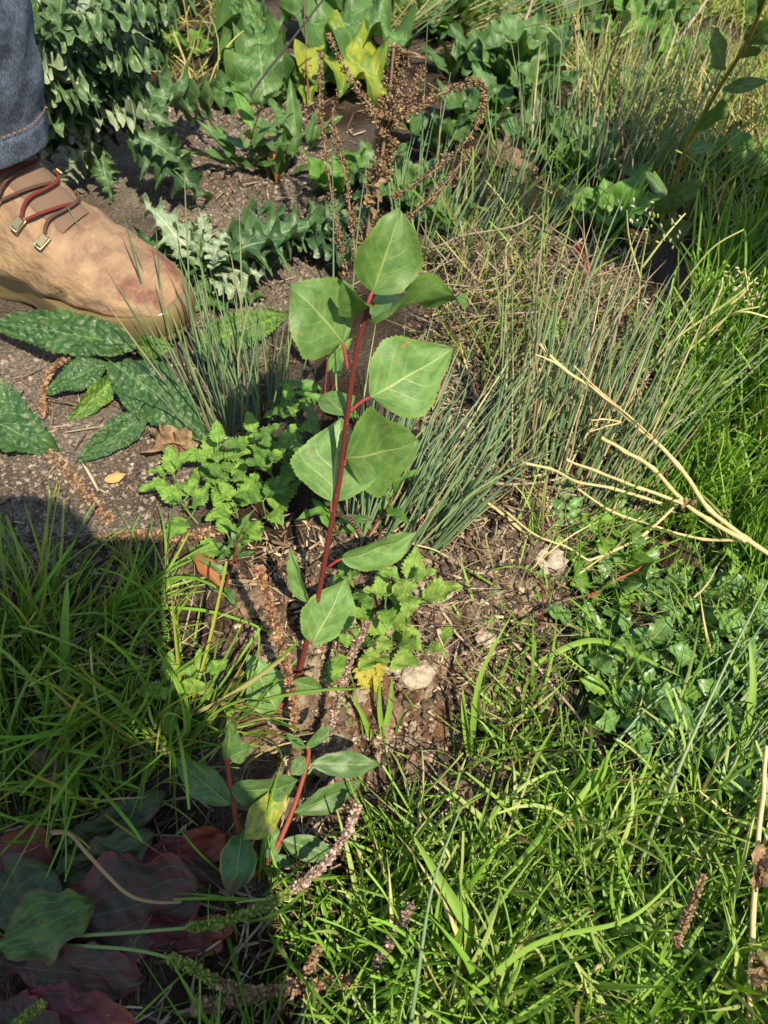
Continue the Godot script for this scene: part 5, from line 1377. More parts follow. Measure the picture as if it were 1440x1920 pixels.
	for k in 50: hb.lump([Vector3(0.3568, 0.1414, -0.6378), Vector3(0.3421, 0.133, -0.65), Vector3(0.3826, 0.1163, -0.6377)][k % 3] + Vector3(R(-1, 1), R(-1, 1), R(-1, 1)) * 0.012, Vector3(0.0012, 0.0026, 0.0012), Basis(Vector3(R(-1, 1), R(-1, 1), 0.3).normalized(), R(0, 3)), nz, k, 0.3, 6, 4, [lin(176, 172, 130), lin(140, 150, 76), lin(168, 152, 112)][k % 3])
	local_part(w, "seeds", hb, M.seed).set_meta("kind", "stuff")
	var m2 := [Vector3(0.3025, -0.0016, -0.7157), Vector3(0.2784, 0.0987, -0.6999), Vector3(0.2632, 0.1682, -0.6794)]
	var w2 := thing("seeding_stalk", "seeding stalk with small white heads behind the rushes", "stalk", m2[0])
	for e in [m2, [Vector3(0.2784, 0.0987, -0.6999), Vector3(0.2514, 0.15, -0.6897), Vector3(0.2357, 0.19, -0.6761)], [Vector3(0.2794, 0.1091, -0.7041), Vector3(0.2939, 0.1472, -0.704), Vector3(0.3086, 0.1671, -0.7108)], [Vector3(0.3413, 0.04, -0.7427), Vector3(0.359, 0.1098, -0.7333), Vector3(0.3841, 0.1393, -0.727)]]:
		var mb := MB.new()
		mb.tube(curve(e, 5), 0.0014, 0.0007, 6)
		local_part(w2, "stalk", mb, M.pale_stem)
	var h2 := MB.new()
	for k in 34: h2.lump([Vector3(0.2456, 0.185, -0.6799), Vector3(0.2671, 0.172, -0.6779), Vector3(0.2939, 0.1472, -0.704)][k % 3] + Vector3(R(-1, 1), R(-1, 1), R(-1, 1)) * 0.016, Vector3(0.0012, 0.0024, 0.0012), Basis(Vector3(R(-1, 1), R(-1, 1), 0.3).normalized(), R(0, 3)), nz, k, 0.3, 6, 4, [lin(172, 172, 150), lin(130, 152, 66), lin(150, 150, 110)][k % 3])
	local_part(w2, "seeds", h2, M.seed).set_meta("kind", "stuff")
	# dead brown tangle behind the sapling's top leaves
	var tangle := [
		[[Vector3(0.0553, 0.03, -0.8638), Vector3(0.1066, 0.06, -0.8459), Vector3(0.1556, 0.08, -0.8307), Vector3(0.1808, 0.09, -0.8375)], "pale bent twig above the brown tangle", "grey_stem", 0.0016],
		[[Vector3(0.1562, 0.07, -0.8238), Vector3(0.1464, 0.06, -0.8109), Vector3(0.1529, 0.04, -0.7853), Vector3(0.1556, 0.01, -0.7416)], "forked grey twig standing in the brown tangle", "grey_stem", 0.0016],
		[[Vector3(0.1815, 0.08, -0.8307), Vector3(0.2097, 0.08, -0.802), Vector3(0.2344, 0.07, -0.7843), Vector3(0.2501, 0.04, -0.7637)], "brown twig dropping into the upper rushes", "brown_stem", 0.0016],
		[[Vector3(0.1128, 0.05, -0.8265), Vector3(0.1486, 0.04, -0.7744), Vector3(0.17, 0.02, -0.7387), Vector3(0.1861, 0.0, -0.7138)], "long thin twig slanting down through the tangle", "grey_stem", 0.0014],
		[[Vector3(0.1815, 0.09, -0.8435), Vector3(0.2025, 0.09, -0.8084), Vector3(0.2302, 0.08, -0.7908)], "short crooked twig beside the upper rushes", "brown_stem", 0.0014],
		[[Vector3(0.1004, 0.05, -0.8931), Vector3(0.1014, 0.04, -0.8421), Vector3(0.108, 0.0, -0.8089)], "upright pale twig at the tangle's edge", "grey_stem", 0.0014],
		[[Vector3(0.2225, 0.09, -0.775), Vector3(0.2417, 0.06, -0.7776), Vector3(0.2543, 0.03, -0.7565)], "reddish twig hanging by the upper rushes", "willow_stem", 0.0014],
		[[Vector3(0.0992, 0.015, -0.7771), Vector3(0.1707, 0.015, -0.7664), Vector3(0.2269, 0.02, -0.7543)], "reddish twig lying under the tangle", "red_stem", 0.0013],
		[[Vector3(0.1503, 0.01, -0.7212), Vector3(0.1769, 0.015, -0.71), Vector3(0.2073, 0.02, -0.7086)], "pinkish twig beside the round green leaf", "red_petiole", 0.0012],
		[[Vector3(0.0962, 0.01, -0.4826), Vector3(0.1501, 0.0081, -0.4842), Vector3(0.1983, -0.0125, -0.509)], "grey twig lying below the main rushes", "grey_stem", 0.0018],
		[[Vector3(0.2121, -0.0893, -0.4096), Vector3(0.2481, -0.0839, -0.4293), Vector3(0.2854, -0.0733, -0.4459)], "reddish brown twig slanting above the cress", "willow_stem", 0.0021],
		[[Vector3(0.1492, -0.0688, -0.3784), Vector3(0.179, -0.0736, -0.3937), Vector3(0.2191, -0.0903, -0.4167)], "thin brown twig near the crimson shoot", "brown_stem", 0.0013],
		[[Vector3(0.1198, -0.0673, -0.3536), Vector3(0.1678, -0.1036, -0.3145), Vector3(0.1957, -0.105, -0.2614), Vector3(0.21, -0.115, -0.2448)], "long grey twig lying down the slope beside the cress", "grey_stem", 0.0018],
		[[Vector3(0.2303, -0.1004, -0.4033), Vector3(0.269, -0.095, -0.3567), Vector3(0.2951, -0.095, -0.3106), Vector3(0.328, -0.095, -0.2808)], "brown twig lying across the cress leaves", "brown_stem", 0.0018],
		[[Vector3(0.0356, -0.0231, -0.3809), Vector3(0.0565, -0.0457, -0.365), Vector3(0.0775, -0.0652, -0.3467), Vector3(0.0962, -0.0803, -0.3344)], "forked pale root on the bare bank", "grey_stem", 0.0018],
		[[Vector3(0.0203, 0.0063, -0.4161), Vector3(0.0561, -0.0069, -0.4067), Vector3(0.0923, -0.021, -0.3947)], "fine pale twig at the foot of the main rushes", "straw", 0.0010],
		[[Vector3(0.3092, 0.0, -1.1036), Vector3(0.3133, 0.1, -1.1407), Vector3(0.282, 0.26, -0.9813)], "grey cane standing in the shaded rushes", "grey_stem", 0.003],
		[[Vector3(0.499, 0.02, -1.4605), Vector3(0.5484, 0.06, -1.5174), Vector3(0.5984, 0.1, -1.5753)], "far grey cane leaning beyond the willow branch", "grey_stem", 0.004],
		[[Vector3(0.2311, 0.0, -1.4891), Vector3(0.2579, 0.06, -1.5425), Vector3(0.275, 0.12, -1.5629)], "far pale cane leaning over the dark weeds", "grey_stem", 0.004],
		[[Vector3(-0.2158, 0.06, -1.2171), Vector3(-0.1288, 0.14, -1.2631), Vector3(-0.0627, 0.2, -1.2911)], "dark blurred twig crossing the dock leaves", "dark_stem", 0.0022],
		[[Vector3(-0.1275, 0.02, -1.3208), Vector3(-0.1318, 0.07, -1.3949), Vector3(-0.1327, 0.14, -1.444)], "thin brown upright stalk in front of the dock", "purple_stem", 0.0018],
		[[Vector3(-0.1162, -0.0684, -0.0794), Vector3(-0.0694, -0.0842, -0.1337), Vector3(-0.0355, -0.0887, -0.1508)], "thin straw under the plantain spikes", "straw_dark", 0.0012],
		[[Vector3(-0.2826, -0.0257, -0.1961), Vector3(-0.2296, -0.0136, -0.2048), Vector3(-0.1685, -0.0125, -0.2217)], "dry stem lying in the shaded grass", "straw_dark", 0.0014],
		[[Vector3(-0.3559, 0.01, -0.392), Vector3(-0.3031, 0.01, -0.4165), Vector3(-0.2182, 0.012, -0.4244)], "fine dry stem along the path's shaded edge", "brown_stem", 0.0009],
		[[Vector3(0.3613, 0.004, -0.652), Vector3(0.3916, 0.0256, -0.6364), Vector3(0.4212, 0.0585, -0.6417)], "dull green stem crossing the bright grass", "green_stem", 0.0014],
		[[Vector3(0.3012, -0.0229, -0.5685), Vector3(0.3523, 0.0189, -0.5923), Vector3(0.4015, 0.0761, -0.6201)], "blue green stem slanting over the bright grass", "rush1", 0.0014],
	]
	for e in tangle:
		twig(e[1], e[0], e[3], e[3] * 0.5, M[e[2]])
	var br := thing("dry_tangle", "tangle of fine dead brown stems behind the sapling", "dead stems", gp(Vector2(0.1584, -0.7546)))
	br.set_meta("kind", "stuff")
	for k in 4:
		var mb := MB.new()
		for i in 60:
			var p := gp(Vector2(0.1595, -0.7651) + Vector2(R(-0.11, 0.12), R(-0.09, 0.08)), R(0.0, 0.05))
			var dd := Vector3(R(-1, 1), R(-0.2, 0.9), R(-0.8, 0.8)).normalized() * R(0.03, 0.10)
			mb.tube([p, p + dd * 0.5 + Vector3(R(-1, 1), R(-1, 1), R(-1, 1)) * 0.008, p + dd], 0.0009, 0.0004, 4)
		local_part(br, "stems", mb, [M.brown_stem, M.grey_stem, M.straw_dark, M.dark_stem][k]).set_meta("kind", "stuff")
	var br2 := thing("dry_tangle", "web of fine dead stems and roots over the bank below the rushes", "dead stems", gp(Vector2(0.1101, -0.4345)))
	br2.set_meta("kind", "stuff")
	for k in 3:
		var mb := MB.new()
		for i in 110:
			var p := gp(Vector2(0.1268, -0.4251) + Vector2(R(-0.11, 0.16), R(-0.08, 0.10)), R(0.0, 0.02))
			var dd := Vector3(R(-1, 1), R(-0.15, 0.35), R(-0.8, 0.8)).normalized() * R(0.02, 0.07)
			mb.tube([p, p + dd * 0.5 + Vector3(R(-1, 1), R(-0.5, 1), R(-1, 1)) * 0.006, p + dd], 0.0007, 0.0003, 4)
		local_part(br2, "stems", mb, [M.brown_stem, M.straw_dark, M.dark_stem][k]).set_meta("kind", "stuff")

func make_cress() -> void:
	var spots := [Vector2(0.1916, -0.4623), Vector2(0.2367, -0.4146), Vector2(0.2772, -0.4374), Vector2(0.3351, -0.4314), Vector2(0.3802, -0.4246), Vector2(0.217, -0.3601), Vector2(0.2529, -0.3725), Vector2(0.2894, -0.3852), Vector2(0.3348, -0.3852), Vector2(0.3783, -0.3788), Vector2(0.2217, -0.3244), Vector2(0.2587, -0.3331), Vector2(0.2962, -0.342), Vector2(0.3346, -0.342), Vector2(0.3712, -0.3361), Vector2(0.2392, -0.2906), Vector2(0.2747, -0.2961), Vector2(0.3078, -0.3016), Vector2(0.3396, -0.3016), Vector2(0.3768, -0.3016), Vector2(0.2712, -0.2586), Vector2(0.3084, -0.2638), Vector2(0.348, -0.2586), Vector2(0.2574, -0.496), Vector2(0.4362, -0.3663), Vector2(0.4101, -0.2906)]
	for i in spots.size():
		var c := gp(spots[i] + Vector2(R(-0.01, 0.01), R(-0.01, 0.01)))
		var where: String = ["on the side of the patch next to the bare bank", "in the thick of the patch right of the bank", "along the slanting rush stalk", "just under the dry yellow straw"][3 if spots[i].y < -0.47 else (0 if spots[i].x < 0.215 else (1 if spots[i].x < 0.275 else 2))]
		var t := thing("cress_plant", "cress with scalloped leaflets " + where, "cress", c, "cress plants " + where)
		var n := 5 + rng.randi() % 3
		for k in n:
			var az := k * 2.39996 + R(-0.3, 0.3)
			var el := deg_to_rad(R(10, 60))
			var o := Vector3(cos(az), 0, sin(az))
			var L := R(0.035, 0.066)
			put_leaf(t, "cress", c + UP * 0.003, c + (o * cos(el) + UP * sin(el)) * L + UP * 0.008, UP + Vector3(R(-0.3, 0.5), 0, R(-0.2, 0.5)), M.cress if rng.randf() < 0.75 else M.cress_light)
	var rl := [[Vector2(0.3108, -0.2534), "broad blue green leaf weed under the slanting rush stalk"], [Vector2(0.3715, -0.3016), "round leaved weed in the cress near the frame edge"], [Vector2(0.3374, -0.2234), "glossy round leaved weed below the cress"], [Vector2(0.3368, -0.159), "large bright leaf weed behind the straight tan stalk"], [Vector2(0.2397, -0.4428), "small pale leaved weed by the reddish twig"]]
	for e in rl:
		var c := gp(e[0])
		var t := thing("weed", e[1], "weed", c)
		rosette(t, c, 7, 0.035, 0.06, "round", [M.dock, M.weed], 20, 60, R(0, 6), 0.01)

func make_willow_bush() -> void:
	var b := Vector3(0.3512, 0.0, -0.8673)
	var t := thing("willow_shoot", "willow shoot with a yellow stem and dark oval leaves", "willow", b)
	var pts := [Vector3(0.3512, 0.0, -0.8673), Vector3(0.3555, 0.09, -0.8803), Vector3(0.3458, 0.17, -0.8515), Vector3(0.3357, 0.25, -0.7964), Vector3(0.3174, 0.3191, -0.7251), Vector3(0.2953, 0.376, -0.6694)]
	var mb := MB.new()
	mb.tube(curve(pts, 6), 0.0028, 0.0016, 8)
	local_part(t, "stem", mb, M.yellow_stem)
	var d := {"prof": "ellip", "nx": 5, "ny": 24, "fold": 0.12, "bend": 0.3, "rip": 0.08, "seed": 1.0}
	for e in [[Vector3(0.3266, 0.28, -0.7702), Vector3(0.3205, 0.3, -0.8144), Vector3(0.3246, 0.3, -0.7782)], [Vector3(0.3394, 0.2, -0.8189), Vector3(0.3513, 0.235, -0.8137), Vector3(0.3632, 0.21, -0.8302)], [Vector3(0.3418, 0.25, -0.7988), Vector3(0.37, 0.27, -0.7691), Vector3(0.3546, 0.265, -0.7888)], [Vector3(0.316, 0.3189, -0.7233), Vector3(0.3283, 0.3457, -0.7066), Vector3(0.3337, 0.3273, -0.7138)], [Vector3(0.3347, 0.29, -0.7708), Vector3(0.3369, 0.31, -0.7385), Vector3(0.3295, 0.31, -0.7456)], [Vector3(0.3522, 0.09, -0.8803), Vector3(0.3749, 0.13, -0.8416), Vector3(0.3591, 0.125, -0.8596)], [Vector3(0.3508, 0.07, -0.8779), Vector3(0.3471, 0.11, -0.8566), Vector3(0.3287, 0.1, -0.8623)], [Vector3(0.3479, 0.16, -0.8595), Vector3(0.3774, 0.17, -0.8452), Vector3(0.3644, 0.17, -0.8578)], [Vector3(0.3564, 0.08, -0.8855), Vector3(0.3328, 0.1, -0.9267), Vector3(0.3345, 0.09, -0.9059)], [Vector3(0.3062, 0.3533, -0.6952), Vector3(0.2687, 0.3883, -0.6513), Vector3(0.3027, 0.3709, -0.6863)], [Vector3(0.3528, 0.04, -0.8784), Vector3(0.385, 0.07, -0.8534), Vector3(0.3662, 0.07, -0.8717)]]:
		own_leaf(t, d.merged({"seed": R(0, 50)}, true), e[0], e[1], e[2], M.willow_blue)
	# the bush itself stands beyond the frame's edge and shades the rushes
	var c := gp(Vector2(0.64, -0.72))
	var u := thing("willow_bush", "leafy willow bush at the frame's edge shading the far rushes", "bush", c)
	for k in 14:
		var a := R(0, TAU)
		var tip := c + Vector3(cos(a) * R(0.08, 0.24) - 0.04, R(0.42, 0.78), sin(a) * R(0.08, 0.30))
		stemmed(u, [c + Vector3(R(-0.02, 0.02), -0.01, R(-0.02, 0.02)), c.lerp(tip, 0.5) + Vector3(R(-0.03, 0.03), 0.04, R(-0.03, 0.03)), tip], 30, 0.09, 0.06, "willow", [M.willow, M.willow_blue], M.yellow_stem, 0.004, false, 10, 50, 0.35)

func make_grass() -> void:
	var g1 := lin(114, 154, 54)
	var g2 := lin(132, 164, 72)
	var g3 := lin(88, 130, 46)
	var g4 := lin(158, 172, 98)
	var st := lin(188, 174, 118)
	var br := lin(140, 112, 76)
	# the lush grass of the lower corner
	grass("lush mixed grass filling the lower corner below the bank", PackedVector2Array([Vector2(-0.0136, -0.1252), Vector2(0.0189, -0.1677), Vector2(0.0842, -0.159), Vector2(0.1279, -0.2137), Vector2(0.1968, -0.2137), Vector2(0.2542, -0.1857), Vector2(0.3512, -0.2042), Vector2(0.5932, -0.2382), Vector2(0.3942, 0.1444), Vector2(-0.0266, 0.1437), Vector2(-0.0632, -0.016), Vector2(-0.043, -0.0852)]), 34000, 0.05, 0.125, 0.0028, 0.0074, Vector3(0.10, 0.75, -0.15), 0.62, [g2, g1, g4, g2, g3, st], [0, 1, 2, 3, 4, 5])
	grass("short grass creeping up the slope beside the bank", PackedVector2Array([Vector2(0.073, -0.2965), Vector2(0.127, -0.334), Vector2(0.1706, -0.3072), Vector2(0.1936, -0.2534), Vector2(0.2, -0.2042), Vector2(0.0835, -0.1504), Vector2(0.0689, -0.2137)]), 17000, 0.05, 0.11, 0.0018, 0.0048, Vector3(-0.05, 0.7, 0.0), 0.6, [g1, g2, g4, g3, st, br], [0, 1, 2, 3])
	grass("grass tufts at the foot of the bank beside the willow seedling", PackedVector2Array([Vector2(-0.0533, -0.1231), Vector2(-0.038, -0.1838), Vector2(-0.0099, -0.2232), Vector2(0.0193, -0.1949), Vector2(0.0374, -0.159), Vector2(-0.009, -0.1173)]), 12000, 0.06, 0.12, 0.002, 0.004, Vector3(0.0, 0.9, 0.0), 0.4, [g1, g3, g2, g4], [0, 1, 5])
	grass("bright upright grass beyond the dry yellow straw", PackedVector2Array([Vector2(0.2821, -0.5563), Vector2(0.3193, -0.6272), Vector2(0.3489, -0.6805), Vector2(0.3869, -0.7977), Vector2(0.461, -0.8919), Vector2(0.8768, -0.9435), Vector2(0.6832, -0.4112), Vector2(0.4233, -0.4314), Vector2(0.3285, -0.4896)]), 24000, 0.06, 0.13, 0.0020, 0.0050, Vector3(0.05, 0.9, -0.05), 0.45, [g1, g1, g2, g3, g4], [0, 1, 2, 5])
	grass("thin grass under the dry yellow straw", PackedVector2Array([Vector2(0.1386, -0.4248), Vector2(0.2065, -0.4932), Vector2(0.2953, -0.5436), Vector2(0.3398, -0.4836), Vector2(0.4445, -0.4246), Vector2(0.4188, -0.348), Vector2(0.2779, -0.4112), Vector2(0.151, -0.3702)]), 9000, 0.05, 0.11, 0.0014, 0.003, Vector3(0.1, 0.7, 0.0), 0.7, [g1, g2, g4, st, g3], [0, 1, 2, 3])
	grass("grass blades standing among the cress leaves", PackedVector2Array([Vector2(0.1763, -0.3784), Vector2(0.4445, -0.4246), Vector2(0.5274, -0.3186), Vector2(0.3772, -0.1949), Vector2(0.2282, -0.2234), Vector2(0.1727, -0.2851)]), 7500, 0.05, 0.11, 0.0018, 0.0042, Vector3(0.0, 0.8, 0.0), 0.6, [g1, g2, g3, g4, st], [0, 1, 2, 5])
	grass("long shaded grass along the path's near edge", PackedVector2Array([Vector2(-0.5293, -0.3245), Vector2(-0.2855, -0.3342), Vector2(-0.2263, -0.3496), Vector2(-0.1843, -0.3245), Vector2(-0.1567, -0.2729), Vector2(-0.1457, -0.2337), Vector2(-0.1851, -0.1984), Vector2(-0.2571, -0.1659), Vector2(-0.4682, -0.1421)]), 26000, 0.06, 0.14, 0.0013, 0.0034, Vector3(0.22, 0.75, -0.10), 0.55, [g1, g2, lin(150, 156, 66), g3, st], [0, 1, 2, 3, 5])
	grass("sunlit tuft at the end of the shaded grass", PackedVector2Array([Vector2(-0.1843, -0.3245), Vector2(-0.1393, -0.2786), Vector2(-0.1169, -0.2584), Vector2(-0.1226, -0.1973), Vector2(-0.1518, -0.201), Vector2(-0.1648, -0.2601)]), 12000, 0.04, 0.10, 0.0014, 0.003, Vector3(0.2, 0.8, -0.1), 0.6, [g1, g2, g4, g3, st], [0, 1, 2, 5])
	grass("sparse blades rising along the shaded path edge", PackedVector2Array([Vector2(-0.509, -0.3898), Vector2(-0.3375, -0.3839), Vector2(-0.2653, -0.3721), Vector2(-0.1996, -0.3898), Vector2(-0.1741, -0.355), Vector2(-0.189, -0.3245), Vector2(-0.482, -0.3245)]), 4200, 0.04, 0.09, 0.0013, 0.0026, Vector3(0.0, 0.9, 0.0), 0.5, [g1, g3, st], [0, 1, 5])
	grass("shaded grass round the plantain and its spikes", PackedVector2Array([Vector2(-0.1442, -0.1374), Vector2(-0.0719, -0.1457), Vector2(-0.0351, -0.1007), Vector2(-0.0255, 0.0714), Vector2(-0.1409, 0.0657), Vector2(-0.1199, -0.0666)]), 9000, 0.05, 0.11, 0.0018, 0.0036, Vector3(0.1, 0.7, 0.0), 0.6, [g1, g3, g2], [0, 1, 2, 5])
	grass("pale dry grass behind the thistle", PackedVector2Array([Vector2(-0.4335, -1.4435), Vector2(-0.361, -1.3576), Vector2(-0.2991, -1.3784), Vector2(-0.3183, -1.665), Vector2(-0.386, -2.2772), Vector2(-0.6255, -2.2772), Vector2(-0.4881, -1.665)]), 2600, 0.06, 0.14, 0.0018, 0.0036, Vector3(0.3, 0.5, 0.1), 0.8, [lin(176, 176, 104), st, g4, g2], [1, 2, 3, 4])
	grass("pale sunny grass at the top of the field", PackedVector2Array([Vector2(0.0, -1.665), Vector2(0.1469, -1.6382), Vector2(0.304, -1.7205), Vector2(0.5211, -1.7205), Vector2(0.764, -1.665), Vector2(1.2521, -1.665), Vector2(1.8595, -2.8328), Vector2(-0.3467, -2.8328), Vector2(-0.1913, -1.9706)]), 7500, 0.06, 0.14, 0.0016, 0.0034, Vector3(0.2, 0.7, 0.1), 0.8, [lin(166, 176, 92), g4, lin(190, 186, 120), g2], [0, 1, 2, 3, 5])
	grass("tufted grass between the weeds and the far field", PackedVector2Array([Vector2(0.2971, -1.665), Vector2(0.3817, -1.5367), Vector2(0.5213, -1.4891), Vector2(0.7233, -1.5367), Vector2(1.2521, -1.665), Vector2(0.85, -0.8919), Vector2(0.5226, -0.9045), Vector2(0.421, -0.9045), Vector2(0.3842, -1.1528), Vector2(0.3243, -1.4213)]), 8000, 0.05, 0.12, 0.0012, 0.0026, Vector3(0.0, 0.9, 0.0), 0.6, [g4, st, g2, br, lin(170, 168, 110)], [0, 1, 2, 5])
	grass("grassy scrub beyond the jeans leg", PackedVector2Array([Vector2(-1.4389, -2.4581), Vector2(-0.6207, -2.4581), Vector2(-0.5199, -1.665), Vector2(-0.9349, -1.3371)]), 1500, 0.06, 0.14, 0.0018, 0.0036, Vector3(0.0, 0.8, 0.0), 0.6, [g2, g3, g1], [0, 1, 2])
	grass("fine grass among the rushes behind the sapling", PackedVector2Array([Vector2(0.0288, -0.8919), Vector2(0.1359, -0.9705), Vector2(0.2412, -0.8673), Vector2(0.3091, -0.7162), Vector2(0.3396, -0.6499), Vector2(0.26, -0.5486), Vector2(0.1324, -0.5091), Vector2(0.0863, -0.6566)]), 5500, 0.05, 0.12, 0.0012, 0.0024, Vector3(0.1, 0.8, 0.0), 0.6, [g4, g2, st, br], [0, 1, 2])
	grass("sparse grass closing in over the right side of the bank", PackedVector2Array([Vector2(0.0829, -0.4049), Vector2(0.1274, -0.4481), Vector2(0.1912, -0.4393), Vector2(0.1858, -0.3407), Vector2(0.1265, -0.3121), Vector2(0.0833, -0.2917), Vector2(0.0731, -0.334)]), 4200, 0.04, 0.10, 0.0014, 0.0032, Vector3(-0.05, 0.8, 0.0), 0.6, [g2, g1, g4, st], [0, 1, 2, 5])
	grass("few thin blades on the bare bank", PackedVector2Array([Vector2(-0.0404, -0.2867), Vector2(0.0209, -0.3092), Vector2(0.0822, -0.2636), Vector2(0.0575, -0.1857), Vector2(-0.0196, -0.2131)]), 1500, 0.05, 0.10, 0.0016, 0.0030, Vector3(0.0, 0.9, 0.0), 0.5, [g1, g2, g4], [0, 1, 5])
	var field := [lin(150, 162, 84), g4, lin(176, 172, 110), g2]
	grass("rough field grass running on beyond the far weeds", PackedVector2Array([Vector2(-3.2, -4.5), Vector2(3.2, -4.5), Vector2(3.2, -2.1), Vector2(-3.2, -2.1)]), 1300, 0.10, 0.22, 0.003, 0.006, Vector3(0.15, 0.8, 0.0), 0.7, field, [0, 1, 2, 3, 5])
	grass("rough grass beside the path beyond the jeans leg", PackedVector2Array([Vector2(-3.2, -2.1), Vector2(-0.95, -2.1), Vector2(-1.1, -0.9), Vector2(-1.3, -0.3), Vector2(-1.2, 0.7), Vector2(-3.2, 0.7)]), 1100, 0.08, 0.18, 0.003, 0.005, Vector3(0.1, 0.8, 0.0), 0.6, field, [0, 1, 2, 5])
	grass("bright grass spreading on beyond the lower corner", PackedVector2Array([Vector2(0.55, -0.5), Vector2(0.75, -2.1), Vector2(3.2, -2.1), Vector2(3.2, 1.2), Vector2(-0.4, 1.2), Vector2(-0.3, 0.35), Vector2(0.6, 0.2)]), 1700, 0.08, 0.16, 0.003, 0.006, Vector3(0.1, 0.8, 0.0), 0.6, [g1, g2, g3, g4], [0, 1, 2, 5])
	grass("dark grass in the shade of the far rushes", PackedVector2Array([Vector2(0.1302, -1.1036), Vector2(0.2425, -1.2224), Vector2(0.3464, -1.2224), Vector2(0.4312, -1.1036), Vector2(0.4129, -0.9303), Vector2(0.2656, -0.8434), Vector2(0.1736, -0.9705)]), 2600, 0.05, 0.12, 0.0012, 0.0024, Vector3(0.0, 0.9, 0.0), 0.5, [g3, g1, g4], [0, 1, 2])
	# broad blades that stand out one by one
	var bl := [
		[[Vector3(0.0775, -0.095, -0.0862), Vector3(0.0607, -0.055, -0.1057), Vector3(0.0405, -0.035, -0.1312), Vector3(0.0198, -0.025, -0.1609)], 0.0050, "broad pale grass blade with a cut tip"],
		[[Vector3(0.0847, -0.1244, -0.2636), Vector3(0.0843, -0.0791, -0.282), Vector3(0.0892, -0.038, -0.3024), Vector3(0.1125, 0.0094, -0.3328)], 0.0030, "tall grass blade beside the bare bank"],
		[[Vector3(0.0815, -0.125, -0.2534), Vector3(0.0743, -0.0814, -0.2778), Vector3(0.0721, -0.0553, -0.2923)], 0.0030, "upright grass blade at the bank's edge"],
		[[Vector3(0.0, -0.122, -0.2679), Vector3(-0.004, -0.084, -0.2841), Vector3(-0.0039, -0.0452, -0.298)], 0.0026, "slim grass blade on the bank under the yellow leaf"],
		[[Vector3(-0.0026, -0.1224, -0.2654), Vector3(0.006, -0.0838, -0.2893), Vector3(0.0073, -0.0474, -0.3001)], 0.0028, "curved grass blade beside the slim one on the bank"],
		[[Vector3(-0.0102, -0.1215, -0.2625), Vector3(-0.0198, -0.0808, -0.2775), Vector3(-0.0312, -0.0491, -0.2843)], 0.0026, "leaning grass blade on the bank near the clay nub"],
		[[Vector3(-0.2474, -0.002, -0.1533), Vector3(-0.2318, 0.002, -0.1515), Vector3(-0.2154, 0.0, -0.138), Vector3(-0.1847, -0.0062, -0.1139), Vector3(-0.1648, -0.0141, -0.1091), Vector3(-0.1477, -0.0227, -0.1107)], -0.0024, "folded straw blade lying over the purple plantain leaves"],
		[[Vector3(-0.27, -0.0284, -0.2508), Vector3(-0.2562, 0.045, -0.2875), Vector3(-0.245, 0.0934, -0.3146)], 0.0044, "broad upright grass blade in the shaded grass"],
		[[Vector3(0.3252, -0.105, -0.2413), Vector3(0.3345, -0.055, -0.287), Vector3(0.3319, -0.025, -0.3251)], 0.0040, "wide grass blade among the cress near the frame edge"],
		[[Vector3(0.1506, -0.081, -0.3319), Vector3(0.2066, -0.0649, -0.3465), Vector3(0.2797, -0.065, -0.3075)], 0.0034, "arching grass blade over the cress patch"],
		[[Vector3(0.0468, -0.075, -0.0465), Vector3(0.1077, -0.035, -0.0852), Vector3(0.1745, -0.015, -0.099), Vector3(0.2213, -0.005, -0.1319)], 0.0030, "long grass blade slanting through the lower grass"],
	]
	for e in bl:
		var path := curve(e[0], 8)
		var p := PackedVector3Array()
		for j in path.size():
			var f := float(j) / (path.size() - 1)
			var tn: Vector3 = (path[mini(j + 1, path.size() - 1)] - path[maxi(j - 1, 0)]).normalized()
			var sx := tn.cross(Vector3(0, 0.5, 0.85)).normalized()
			var w: float = e[1] * (1.0 - pow(f, 3.0)) * (0.7 + 0.3 * minf(1, f * 4)) if e[1] > 0 else -e[1] * (1.0 - 0.4 * f)
			for i in 5:
				var s := i * 0.5 - 1.0
				p.append(path[j] + sx * s * w + Vector3(0, 0.5, 0.85) * absf(s) * w * 0.35)
		var mb := MB.new()
		mb.sheet(p, 5, false, g2 if e[1] > 0 else lin(176, 150, 108))
		lone("grass_blade", e[2], "grass blade", mb, M.grass, e[0][0])

